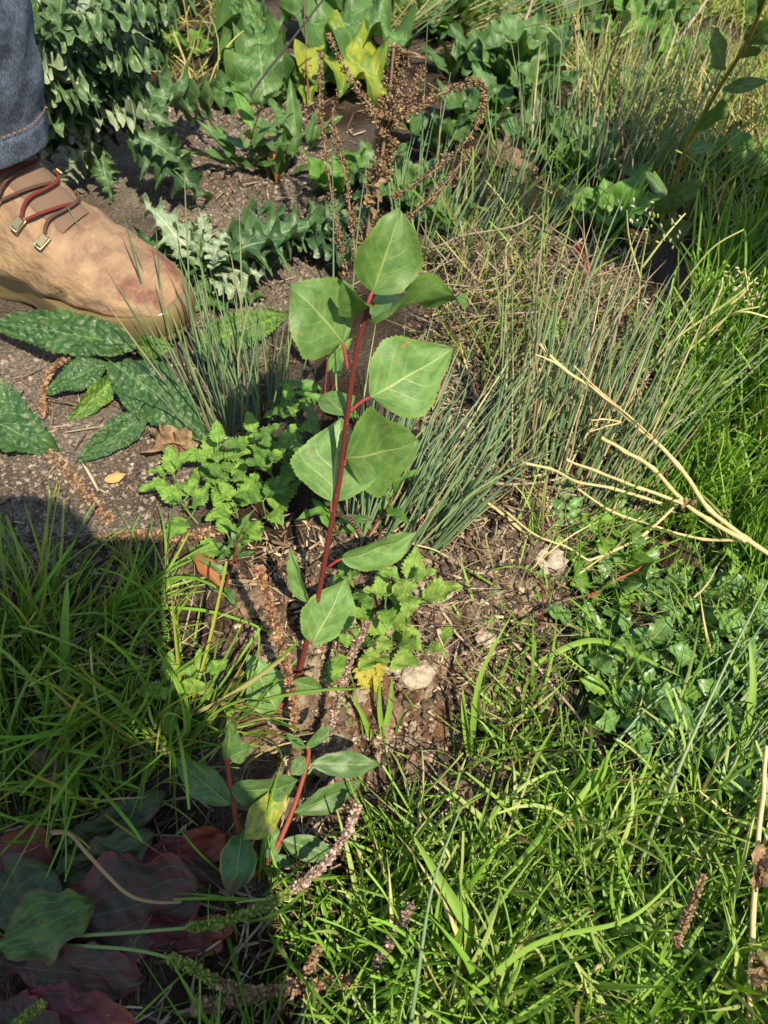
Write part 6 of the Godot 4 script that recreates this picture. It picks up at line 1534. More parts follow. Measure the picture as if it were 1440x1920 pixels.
func make_litter() -> void:
	var pc := [lin(140, 126, 110), lin(116, 102, 88), lin(152, 138, 122), lin(98, 84, 72)]
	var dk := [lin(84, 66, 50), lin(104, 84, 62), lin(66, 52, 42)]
	var bk := [lin(144, 126, 104), lin(122, 104, 86), lin(170, 154, 130), lin(124, 98, 80), lin(100, 86, 72), lin(86, 72, 60)]
	var bits := [lin(150, 130, 102), lin(112, 92, 74), lin(182, 164, 132), lin(84, 68, 56), lin(124, 98, 78), lin(160, 146, 124)]
	crumbs("gravel", "fine crumbs of dry earth on the trodden path", "earth crumbs", PackedVector2Array([Vector2(-0.5673, -0.6566), Vector2(-0.3926, -0.6942), Vector2(-0.1874, -0.6751), Vector2(-0.1086, -0.7977), Vector2(-0.0492, -1.1197), Vector2(-0.1496, -1.3784), Vector2(-0.3926, -1.3784), Vector2(-0.298, -0.8673), Vector2(-0.1715, -0.5547), Vector2(-0.1999, -0.4206), Vector2(-0.2568, -0.3779), Vector2(-0.4543, -0.3779)]), 62000, 0.0006, 0.0030, pc, "lump")
	crumbs("gravel", "bright little stones dotted over the trodden path", "pebbles", PackedVector2Array([Vector2(-0.5986, -0.7339), Vector2(-0.0501, -1.1528), Vector2(-0.1496, -1.3784), Vector2(-0.3926, -1.3784), Vector2(-0.1715, -0.5547), Vector2(-0.1999, -0.4206), Vector2(-0.4543, -0.3779)]), 160, 0.0008, 0.0026, [lin(206, 192, 172), lin(190, 170, 146), lin(220, 210, 196)], "lump")
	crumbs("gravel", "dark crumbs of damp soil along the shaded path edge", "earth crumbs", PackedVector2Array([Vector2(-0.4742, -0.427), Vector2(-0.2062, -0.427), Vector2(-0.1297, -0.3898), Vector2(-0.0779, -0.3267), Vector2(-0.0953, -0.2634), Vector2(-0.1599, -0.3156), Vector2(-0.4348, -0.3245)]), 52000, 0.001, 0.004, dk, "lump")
	crumbs("rubble", "broken clods of dry clay covering the bare bank", "clods", PackedVector2Array([Vector2(-0.1481, -0.3779), Vector2(-0.0825, -0.427), Vector2(0.0422, -0.4535), Vector2(0.1512, -0.4474), Vector2(0.1624, -0.3417), Vector2(0.0849, -0.1677), Vector2(-0.0096, -0.1855), Vector2(-0.0764, -0.215), Vector2(-0.1131, -0.2789)]), 70000, 0.0008, 0.0042, bk, "lump", 0.8, 0.5)
	crumbs("rubble", "larger clods scattered down the bare bank", "clods", PackedVector2Array([Vector2(-0.1481, -0.3779), Vector2(-0.0825, -0.427), Vector2(0.0422, -0.4535), Vector2(0.1512, -0.4474), Vector2(0.1624, -0.3417), Vector2(0.0849, -0.1677), Vector2(-0.0096, -0.1855), Vector2(-0.0764, -0.215), Vector2(-0.1131, -0.2789)]), 1600, 0.004, 0.009, bk, "lump", 0.75, 0.6)
	crumbs("litter", "fine plant litter and dead roots on the bank", "plant litter", PackedVector2Array([Vector2(-0.1481, -0.3779), Vector2(-0.1265, -0.4531), Vector2(-0.0103, -0.4286), Vector2(0.0965, -0.4735), Vector2(0.2207, -0.4812), Vector2(0.1864, -0.3461), Vector2(0.1439, -0.2638), Vector2(0.0885, -0.2137), Vector2(0.0732, -0.3178), Vector2(-0.0778, -0.3071)]), 26000, 0.004, 0.020, bits, "bit")
	crumbs("litter", "brown plant litter under the rushes and the dry tangle", "plant litter", PackedVector2Array([Vector2(-0.0103, -0.4286), Vector2(0.0385, -0.7138), Vector2(0.1359, -0.9705), Vector2(0.3314, -0.8919), Vector2(0.3596, -0.5625), Vector2(0.2207, -0.4812), Vector2(0.0959, -0.4667)]), 30000, 0.005, 0.024, bits, "bit")
	crumbs("litter", "shed brown seeds and husks under the dry tangle", "husks", PackedVector2Array([Vector2(0.0, -0.4531), Vector2(0.0264, -0.7546), Vector2(0.1049, -0.9569), Vector2(0.3314, -0.8919), Vector2(0.3234, -0.5839), Vector2(0.2063, -0.4837), Vector2(0.095, -0.4537)]), 26000, 0.0010, 0.0030, [lin(120, 92, 68), lin(146, 116, 86), lin(92, 70, 54), lin(164, 138, 104)], "lump")
	crumbs("litter", "dry straw litter under the lower grass", "plant litter", PackedVector2Array([Vector2(-0.0759, -0.2062), Vector2(0.0924, -0.2635), Vector2(0.3542, -0.2137), Vector2(0.4821, -0.2137), Vector2(0.3588, 0.0717), Vector2(-0.0777, 0.0692)]), 9000, 0.012, 0.045, bits, "bit")
	crumbs("litter", "litter under the shaded grass and the plantain", "plant litter", PackedVector2Array([Vector2(-0.5145, -0.4019), Vector2(-0.1497, -0.3898), Vector2(-0.0774, -0.2483), Vector2(-0.071, 0.0695), Vector2(-0.3337, 0.0641)]), 8000, 0.010, 0.040, bits, "bit")
	crumbs("litter", "scattered bits of dry stem on the path and beyond", "plant litter", PackedVector2Array([Vector2(-0.4742, -0.427), Vector2(-0.201, -0.427), Vector2(-0.1273, -0.5707), Vector2(0.0302, -0.9705), Vector2(0.3906, -1.1036), Vector2(0.7311, -1.5613), Vector2(0.3111, -1.7786), Vector2(-0.4264, -1.5613), Vector2(-0.2096, -0.6566), Vector2(-0.5673, -0.6566)]), 1700, 0.008, 0.03, bits, "bit")
# ---------------------------------------------------------------- people
func figure(bones: Array, cell: float, blend: float, colour: Callable) -> MB:
	# tapered capsules joined by a smooth minimum, meshed as surface nets
	var lo := Vector3.ONE * 1e9
	var hi := -lo
	for b in bones:
		var m := maxf(b[2], b[3]) + cell * 3
		lo = lo.min((b[0] as Vector3).min(b[1]) - Vector3.ONE * m)
		hi = hi.max((b[0] as Vector3).max(b[1]) + Vector3.ONE * m)
	var nx := int((hi.x - lo.x) / cell) + 2
	var ny := int((hi.y - lo.y) / cell) + 2
	var nzz := int((hi.z - lo.z) / cell) + 2
	var f := PackedFloat32Array()
	f.resize(nx * ny * nzz)
	f.fill(1.0)
	for b in bones:
		var a: Vector3 = b[0]
		var e: Vector3 = b[1]
		var ra: float = b[2]
		var rb: float = b[3]
		var m := maxf(ra, rb) + cell * 2 + blend
		var l := ((a.min(e) - Vector3.ONE * m - lo) / cell).max(Vector3.ZERO)
		var h := (a.max(e) + Vector3.ONE * m - lo) / cell
		var ab := e - a
		var q := maxf(ab.length_squared(), 1e-9)
		for k in range(int(l.z), mini(int(h.z) + 1, nzz)):
			for j in range(int(l.y), mini(int(h.y) + 1, ny)):
				var at := (k * ny + j) * nx
				for i in range(int(l.x), mini(int(h.x) + 1, nx)):
					var p := lo + Vector3(i, j, k) * cell
					var t := clampf((p - a).dot(ab) / q, 0, 1)
					var d := p.distance_to(a + ab * t) - lerpf(ra, rb, t)
					var o := f[at + i]
					var s := maxf(blend - absf(o - d), 0.0)
					f[at + i] = minf(o, d) - s * s * 0.25 / blend
	var mb := MB.new()
	var id := PackedInt32Array()
	id.resize(nx * ny * nzz)
	id.fill(-1)
	var st := [1, nx, nx * ny]
	for k in nzz - 1:
		for j in ny - 1:
			for i in nx - 1:
				var o := (k * ny + j) * nx + i
				var inside := 0
				for c in 8:
					if f[o + (c & 1) + ((c >> 1) & 1) * nx + (c >> 2) * nx * ny] < 0: inside += 1
				if inside == 0 or inside == 8: continue
				var sum := Vector3.ZERO
				var cnt := 0
				for c in 8:
					for ax in 3:
						if c & (1 << ax): continue
						var pa := Vector3(c & 1, (c >> 1) & 1, c >> 2)
						var oa := o + (c & 1) + ((c >> 1) & 1) * nx + (c >> 2) * nx * ny
						var va := f[oa]
						var vb := f[oa + int(st[ax])]
						if (va < 0) == (vb < 0): continue
						pa[ax] += va / (va - vb)
						sum += pa
						cnt += 1
				var p := lo + (Vector3(i, j, k) + sum / cnt) * cell
				id[o] = mb.v.size()
				mb.v.append(p)
				var g := Vector3(f[o + 1] - f[o], f[o + nx] - f[o], f[o + nx * ny] - f[o])
				mb.n.append(g.normalized() if g.length() > 1e-9 else UP)
				mb.uv.append(Vector2(p.x * 2, p.y * 2))
				mb.c.append(colour.call(p))
	for k in range(1, nzz - 1):
		for j in range(1, ny - 1):
			for i in range(1, nx - 1):
				var o := (k * ny + j) * nx + i
				for ax in 3:
					var s := f[o] < 0
					if s == (f[o + int(st[ax])] < 0): continue
					var u: int = st[(ax + 1) % 3]
					var w: int = st[(ax + 2) % 3]
					var a := id[o]
					var b := id[o - u]
					var c := id[o - u - w]
					var d := id[o - w]
					if a < 0 or b < 0 or c < 0 or d < 0: continue
					if s: mb.idx.append_array([a, c, b, a, d, c])
					else: mb.idx.append_array([a, b, c, a, c, d])
	return mb

func hand_bones(wrist: Vector3, dirv: Vector3, palm: Vector3, s := 1.0, curl := 0.5) -> Array:
	# palm and five fingers of unequal length; palm is the way the palm faces
	var d := dirv.normalized()
	var side := d.cross(palm).normalized()
	var out := [[wrist, wrist + d * 0.035 * s, 0.027 * s, 0.030 * s]]
	for k in 4:
		var sp := (k - 1.5) * 0.020 * s
		var a := wrist + d * 0.085 * s + side * sp
		var L: float = [0.070, 0.080, 0.075, 0.058][k] * s
		out.append([wrist + d * 0.03 * s + side * sp * 0.8, a, 0.014 * s, 0.011 * s])
		var m := a + (d * cos(curl) + palm * sin(curl)) * L * 0.55
		out.append([a, m, 0.010 * s, 0.009 * s])
		out.append([m, m + (d * cos(curl * 2.2) + palm * sin(curl * 2.2)) * L * 0.45, 0.009 * s, 0.007 * s])
	var t0 := wrist + d * 0.02 * s - side * 0.025 * s
	var t1 := t0 + (d * 0.6 - side * 0.7 + palm * 0.3).normalized() * 0.045 * s
	out.append([t0, t1, 0.014 * s, 0.011 * s])
	out.append([t1, t1 + (d + palm * 0.4).normalized() * 0.03 * s, 0.010 * s, 0.008 * s])
	return out

func head_bones(c: Vector3, look: Vector3) -> Array:
	var l := look.normalized()
	var r := l.cross(UP).normalized()
	var u := r.cross(l).normalized()
	return [[c - l * 0.02 + u * 0.02, c + l * 0.02 + u * 0.015, 0.088, 0.080], [c + l * 0.03 - u * 0.06, c + l * 0.055 - u * 0.085, 0.058, 0.040], [c + l * 0.095, c + l * 0.110 - u * 0.035, 0.012, 0.016],
		[c + r * 0.082 - u * 0.01, c + r * 0.086 + u * 0.02, 0.014, 0.018], [c - r * 0.082 - u * 0.01, c - r * 0.086 + u * 0.02, 0.014, 0.018],
		[c + l * 0.078 - u * 0.062 + r * 0.018, c + l * 0.078 - u * 0.062 - r * 0.018, 0.012, 0.012]]

func clothed(t: Node3D, skin: Array, top: Array, bottom: Array, hair: Array, top_mat: Material, leg_mat: Material, eyes: Array) -> void:
	var white := func(_p: Vector3) -> Color: return Color.WHITE
	var b := figure(skin + top + bottom, 0.014, 0.02, white)
	local_part(t, "body", b, M.skin)
	var grow := func(src: Array, by: float) -> Array:
		var o := []
		for q in src: o.append([q[0], q[1], q[2] + by, q[3] + by])
		return o
	local_part(t, "jacket", figure(grow.call(top, 0.02), 0.016, 0.03, white), top_mat)
	if bottom.size(): local_part(t, "trousers", figure(grow.call(bottom, 0.016), 0.016, 0.03, white), leg_mat)
	local_part(t, "hair", figure(hair, 0.012, 0.02, white), M.hair)
	for e in eyes:
		var eb := MB.new()
		eb.lump(e, Vector3.ONE * 0.011, Basis.IDENTITY, nz, 1.0, 0.0, 10, 8, lin(230, 225, 218))
		local_part(t, "eye", eb, M.seed)

var boot_xf := Transform3D.IDENTITY

func prof2(pts: Array, t: float) -> Vector2:
	var k := clampf(t, 0, 1) * (pts.size() - 1)
	var j := mini(int(k), pts.size() - 2)
	var a: Vector2 = pts[maxi(j - 1, 0)]
	var d: Vector2 = pts[mini(j + 2, pts.size() - 1)]
	return (pts[j] as Vector2).cubic_interpolate(pts[j + 1], a, d, k - j)

const TOPC := [Vector2(0.3, 0.030), Vector2(0.299, 0.040), Vector2(0.290, 0.052), Vector2(0.270, 0.063), Vector2(0.245, 0.074), Vector2(0.217, 0.088), Vector2(0.190, 0.107), Vector2(0.166, 0.133), Vector2(0.147, 0.158), Vector2(0.134, 0.19), Vector2(0.126, 0.24)]
const BOTC := [Vector2(0.3, 0.026), Vector2(0.294, 0.022), Vector2(0.280, 0.021), Vector2(0.255, 0.021), Vector2(0.222, 0.021), Vector2(0.182, 0.022), Vector2(0.135, 0.024), Vector2(0.06, 0.030), Vector2(-0.004, 0.05), Vector2(-0.006, 0.12), Vector2(0.008, 0.24)]
const WIDC := [Vector2(0.008, 0), Vector2(0.026, 0), Vector2(0.037, 0), Vector2(0.044, 0), Vector2(0.049, 0), Vector2(0.0505, 0), Vector2(0.049, 0), Vector2(0.047, 0), Vector2(0.046, 0), Vector2(0.046, 0), Vector2(0.050, 0)]

func boot_pt(t: float, th: float, out := 0.0) -> Vector3:
	# t from toe to shaft, th round the section: 0 on the ridge, + towards the camera side
	var a := prof2(TOPC, t)
	var b := prof2(BOTC, t)
	var w := prof2(WIDC, t).x + out
	var c := (a + b) * 0.5 + Vector2(0, 0.010)
	var h := (a - b) * 0.5
	h += h.normalized() * out
	var sq := lerpf(0.72, 0.9, ss(0.5, 0.9, t))
	var cs := cos(th)
	var sn := sin(th)
	var cy := signf(cs) * pow(absf(cs), 0.9 if cs > 0 else 0.55)
	var sz := signf(sn) * pow(absf(sn), sq)
	return Vector3(c.x + h.x * cy, c.y + h.y * cy, w * sz)

func denim_tex() -> void:
	var w := 512
	var px := PackedByteArray()
	px.resize(w * w * 3)
	var f := FastNoiseLite.new()
	f.frequency = 0.012
	f.fractal_octaves = 4
	var s := FastNoiseLite.new()
	s.frequency = 0.08
	s.seed = 5
	for y in w:
		for x in w:
			var tw := 0.5 + 0.5 * sin((x + y * 2.0) * TAU / 8.0)
			var str := s.get_noise_2d(x * 2.2, y * 0.42)
			var k := 80.0 + 26.0 * tw + 54.0 * str + 26.0 * f.get_noise_2d(x, y)
			var o := (y * w + x) * 3
			px[o] = int(clampf(k * 0.90, 12, 230))
			px[o + 1] = int(clampf(k * 0.98, 12, 230))
			px[o + 2] = int(clampf(k * 1.14, 14, 240))
	var m := plain("denim", Color.WHITE, 0.92, 0.0, 0.2)
	m.albedo_texture = ImageTexture.create_from_image(picture(px, w, w))
	m.normal_enabled = true
	m.normal_texture = noise_tex(0.2, 41, 2, 512, 0, 1, true, 3.0)
	m.uv1_scale = Vector3(5, 5, 1)

func leather_tex() -> void:
	var w := 768
	var h := 512
	var px := PackedByteArray()
	px.resize(w * h * 3)
	var f := FastNoiseLite.new()
	f.frequency = 0.006
	f.fractal_octaves = 5
	f.seed = 15
	var g := FastNoiseLite.new()
	g.frequency = 0.05
	g.seed = 16
	g.fractal_octaves = 3
	var tan_c := rgb8(150, 124, 97)
	var pale := rgb8(170, 140, 104)
	var brown := rgb8(104, 80, 66)
	var redb := rgb8(102, 66, 54)
	for y in h:
		var th := float(y) / h * TAU
		for x in w:
			var t := float(x) / w
			var a := f.get_noise_2d(x, y)
			var b := f.get_noise_2d(x * 2.3 + 400, y * 2.3)
			# hair-fine scratches along two directions
			var sc := maxf(g.get_noise_2d(x * 0.5 + y * 0.6, (y - x * 0.4) * 6.0), g.get_noise_2d(x * 4.0 + 90, y * 0.5))
			var low := ss(0.9, 1.7, minf(th, TAU - th) + 0.3 * a)
			var c := tan_c.lerp(pale, clampf(0.15 + a * 0.8 + 0.75 * low, 0, 1))
			var scuff := ss(0.02, 0.4, b + 0.25 * sc)
			c = c.lerp(brown, scuff * 0.22)
			# the worn patch over the toes and the dark instep
			var toe := exp(-pow((t - 0.26) / 0.13, 2) - pow((minf(th, TAU - th) - 0.55) / 0.40, 2))
			c = c.lerp(redb, clampf(toe * (0.9 + 1.2 * b), 0, 0.85))
			var ridge := exp(-pow(minf(th, TAU - th) / 0.75, 2)) * ss(0.3, 0.6, t)
			c = c.lerp(brown, clampf(ridge * (0.5 + b), 0, 0.7))
			c = c.lerp(pale, clampf(ss(0.2, 0.6, sc), 0, 1) * 0.4)
			var o := (y * w + x) * 3
			px[o] = int(clampf(c.r * 255, 0, 255))
			px[o + 1] = int(clampf(c.g * 255, 0, 255))
			px[o + 2] = int(clampf(c.b * 255, 0, 255))
	var m := plain("leather", Color.WHITE, 0.62, 0.0, 0.35)
	m.albedo_texture = ImageTexture.create_from_image(picture(px, w, h))
	m.normal_enabled = true
	m.normal_texture = noise_tex(0.03, 43, 5, 512, 0, 1, true, 5.0)
	m.normal_scale = 0.7

func make_boot(t: Node3D, xf: Transform3D, detail: bool) -> void:
	var boot := Node3D.new()
	boot.name = "boot"
	t.add_child(boot, true)
	boot.transform = Transform3D(xf.basis, xf.origin - t.position)
	var nt := 90
	var nr := 64
	var p := PackedVector3Array()
	for j in nt + 1:
		for i in nr + 1:
			var tt := 0.985 * j / nt
			var th := -TAU * (i % nr) / nr
			var q := boot_pt(tt, th)
			# creases where the forefoot bends, and soft dents
			var amp := exp(-pow((tt - 0.56) / 0.16, 2))
			var cr := sin(tt * 62.0 + sin(th * 2.0) * 2.6 + 0.8) * 0.0015 * amp
			cr += nz.get_noise_3d(q.x * 900, q.y * 900, q.z * 900) * 0.0005 + nz.get_noise_3d(q.x * 2600, q.y * 2600, q.z * 2600) * 0.0005
			var c := (prof2(TOPC, tt) + prof2(BOTC, tt)) * 0.5
			var o := (q - Vector3(c.x, c.y + 0.010, 0)).normalized()
			p.append(q + o * cr)
	var mb := MB.new()
	var us := PackedFloat32Array()
	var vs := PackedFloat32Array()
	for i in nr + 1: us.append(float(i) / nr)
	for j in nt + 1: vs.append(float(j) / nt)
	mb.sheet(p, nr + 1, true, Color.WHITE, PackedColorArray(), us, vs)
	for k in mb.uv.size(): mb.uv[k] = Vector2(mb.uv[k].y, mb.uv[k].x)
	part(boot, "upper", mb.mesh(), M.leather)
	# rubber sole: an outline of the foot with a rolled side
	var rows := PackedVector3Array()
	var n2 := 72
	for lay in [[0.0, 0.0], [0.93, 0.0], [1.0, 0.003], [1.015, 0.009], [0.995, 0.0115], [1.015, 0.014], [1.03, 0.024], [1.03, 0.033], [1.01, 0.0385], [0.985, 0.040], [0.9, 0.040], [0.0, 0.040]]:
		for i in n2 + 1:
			var a := -TAU * (i % n2) / n2
			var cx := cos(a)
			var x := 0.150 + 0.156 * signf(cx) * pow(absf(cx), 0.82)
			var f := (x + 0.006) / 0.312
			var hw := 0.036 + 0.019 * ss(0.35, 0.72, f) - 0.006 * exp(-pow((f - 0.42) / 0.14, 2))
			var z := hw * signf(sin(a)) * pow(absf(sin(a)), 0.72)
			var spring: float = 0.008 * ss(0.80, 1.0, f) + 0.007 * exp(-pow((f - 0.42) / 0.13, 2)) * (1.0 - lay[1] / 0.031)
			var k: float = lay[0]
			rows.append(Vector3(0.15 + (x - 0.15) * k, lay[1] + spring, z * k))
	var so := MB.new()
	so.sheet(rows, n2 + 1, true)
	part(boot, "sole", so.mesh(), M.gum)
	if not detail: return
	# tongue between the lace rows
	var tg := PackedVector3Array()
	for j in 25:
		var tt := 0.56 + 0.41 * j / 24.0
		for i in 13:
			var s := 1.0 - i / 6.0
			tg.append(boot_pt(tt, s * lerpf(0.30, 0.62, j / 24.0), 0.0018 * (1.0 - pow(absf(s), 4)) + 0.0006 + 0.0008 * sin(j * 1.7)))
	var tm := MB.new()
	tm.sheet(tg, 13)
	part(boot, "tongue", tm.mesh(), M.tongue)
	var lift := func(t0: float, th: float, up: float) -> Vector3: return boot_pt(t0, th, up)
	# laces: near hook to far hook, and the crossings below them
	var rowst := [0.585, 0.655, 0.725, 0.795, 0.865]
	for r in 5:
		var tt: float = rowst[r]
		var an := lerpf(0.62, 0.86, r / 4.0)
		var path := []
		for k in 9:
			var f := k / 8.0
			var th := lerpf(an, -an * 0.85, f)
			path.append(boot_pt(tt + 0.035 * f + 0.012 * sin(f * 7.0), th, 0.004 + 0.003 * sin(PI * f)))
		var lm := MB.new()
		lm.tube(curve(path, 3), 0.0017, 0.0017, 7)
		part(boot, "lace", lm.mesh(), M.lace_red if r % 2 else M.lace_brown)
		if r < 4:
			var px := []
			for k in 7:
				var f := k / 6.0
				px.append(boot_pt(lerpf(tt + 0.02, rowst[r + 1] - 0.005, f), lerpf(-an * 0.2, an + 0.06, f), 0.003 + 0.003 * sin(PI * f)))
			var lx := MB.new()
			lx.tube(curve(px, 3), 0.0017, 0.0017, 7)
			part(boot, "lace", lx.mesh(), M.lace_brown if r % 2 else M.lace_red)
		for sgn in [1.0, -1.0]:
			var th2: float = (an + 0.10) if sgn > 0 else -(an * 0.85 + 0.10)
			var at: Vector3 = boot_pt(tt + (0.0 if sgn > 0 else 0.035), th2, 0.0025)
			var e1 := (boot_pt(tt + 0.03, th2, 0.0025) - boot_pt(tt - 0.03, th2, 0.0025)).normalized()
			var e2 := (boot_pt(tt, th2 + 0.1, 0.0025) - boot_pt(tt, th2 - 0.1, 0.0025)).normalized()
			e2 = (e2 - e1 * e2.dot(e1)).normalized()
			var e3: Vector3 = e1.cross(e2) * sgn
			if e3.dot(at - Vector3(at.x, 0.05, 0)) < 0: e3 = -e3
			var hk := MB.new()
			var loop := []
			for k in 17:
				var a := TAU * k / 16.0
				loop.append(at + e2 * sgn * (0.0072 * clampf(cos(a) * 1.35, -1, 1)) + e1 * 0.0038 * clampf(sin(a) * 1.35, -1, 1) + e3 * (0.002 + 0.0015 * cos(a)))
			hk.tube(loop, 0.0011, 0.0011, 6, Color.WHITE, false)
			hk.box(at + e3 * 0.0042 - e2 * sgn * 0.001, Vector3(0.0064, 0.0112, 0.0012), Basis(e1, e2, e1.cross(e2)))
			part(boot, "lace_hook", hk.mesh(), M.brass)
	var rd := MB.new()
	rd.box(Vector3(0.150, 0.009, 0.045), Vector3(0.014, 0.004, 0.006), Basis(UP, 0.2))
	part(boot, "red_tab", rd.mesh(), M.red_tab)

func trouser_leg(t: Node3D, hem: Vector3, path: Array, rad: Array, fwd: Vector3) -> void:
	# rings along the leg; each ring is longer fore and aft than across; folds near the hem
	var p := PackedVector3Array()
	var us := PackedFloat32Array()
	var vs := PackedFloat32Array()
	var nr := 72
	for i in nr + 1: us.append(float(i) / nr)
	var side := fwd.cross(UP).normalized() * -1.0
	var kf := func(a: float, along: float, fold: float) -> float:
		return 1.0 + fold * (nz.get_noise_3d(cos(a) * 60, sin(a) * 60, along * 260.0) * 0.16 + nz.get_noise_3d(cos(a) * 130, sin(a) * 130, along * 700.0) * 0.06)
	var ring := func(c: Vector3, ra: float, rb: float, along: float, fold: float) -> void:
		for i in nr + 1:
			var a := -TAU * (i % nr) / nr
			var k := 1.0 + fold * (nz.get_noise_3d(cos(a) * 60, sin(a) * 60, along * 260.0) * 0.16 + nz.get_noise_3d(cos(a) * 130, sin(a) * 130, along * 700.0) * 0.06)
			p.append(c + (fwd * cos(a) * ra + side * sin(a) * rb) * k)
		vs.append(along * 2.0)
	var c := curve(path, 16)
	ring.call(c[0] + UP * 0.02, rad[0] * 0.90, rad[0] * 0.76, -0.02, 0.4)
	ring.call(c[0] + UP * 0.001, rad[0] * 0.955, rad[0] * 0.80, 0.0, 0.4)
	var lenn := 0.0
	for j in c.size():
		if j > 0: lenn += (c[j] as Vector3).distance_to(c[j - 1])
		var f := float(j) / (c.size() - 1) * (rad.size() - 1)
		var k := mini(int(f), rad.size() - 2)
		var r := lerpf(rad[k], rad[k + 1], f - k)
		var bulge := 1.0 + (0.03 if lenn < 0.031 and j > 0 else 0.0)
		ring.call(c[j], r * bulge, r * 0.84 * bulge, lenn, lerpf(0.5, 1.0, ss(0.02, 0.1, lenn)))
	var mb := MB.new()
	mb.sheet(p, nr + 1, true, Color.WHITE, PackedColorArray(), us, vs)
	var o := local_part(t, "trouser_leg", mb, M.denim)
	var sm := MB.new()
	var y: Vector3 = c[0] + UP * 0.034 + fwd * 0.009
	for i in 110:
		var a := TAU * i / 110.0
		var k: float = kf.call(a, 0.032, lerpf(0.5, 1.0, ss(0.02, 0.1, 0.032))) * 1.012
		var q: Vector3 = y + (fwd * cos(a) * rad[0] + side * sin(a) * rad[0] * 0.84) * k
		var tn := (-fwd * sin(a) + side * cos(a) * 0.84).normalized()
		sm.tube([q - tn * 0.0016, q + tn * 0.0002, q + tn * 0.0016], 0.0006, 0.0006, 4)
	for k in sm.v.size(): sm.v[k] -= t.position
	var s := part(o, "hem_stitching", sm.mesh(), M.thread)
	s.set_meta("kind", "stuff")

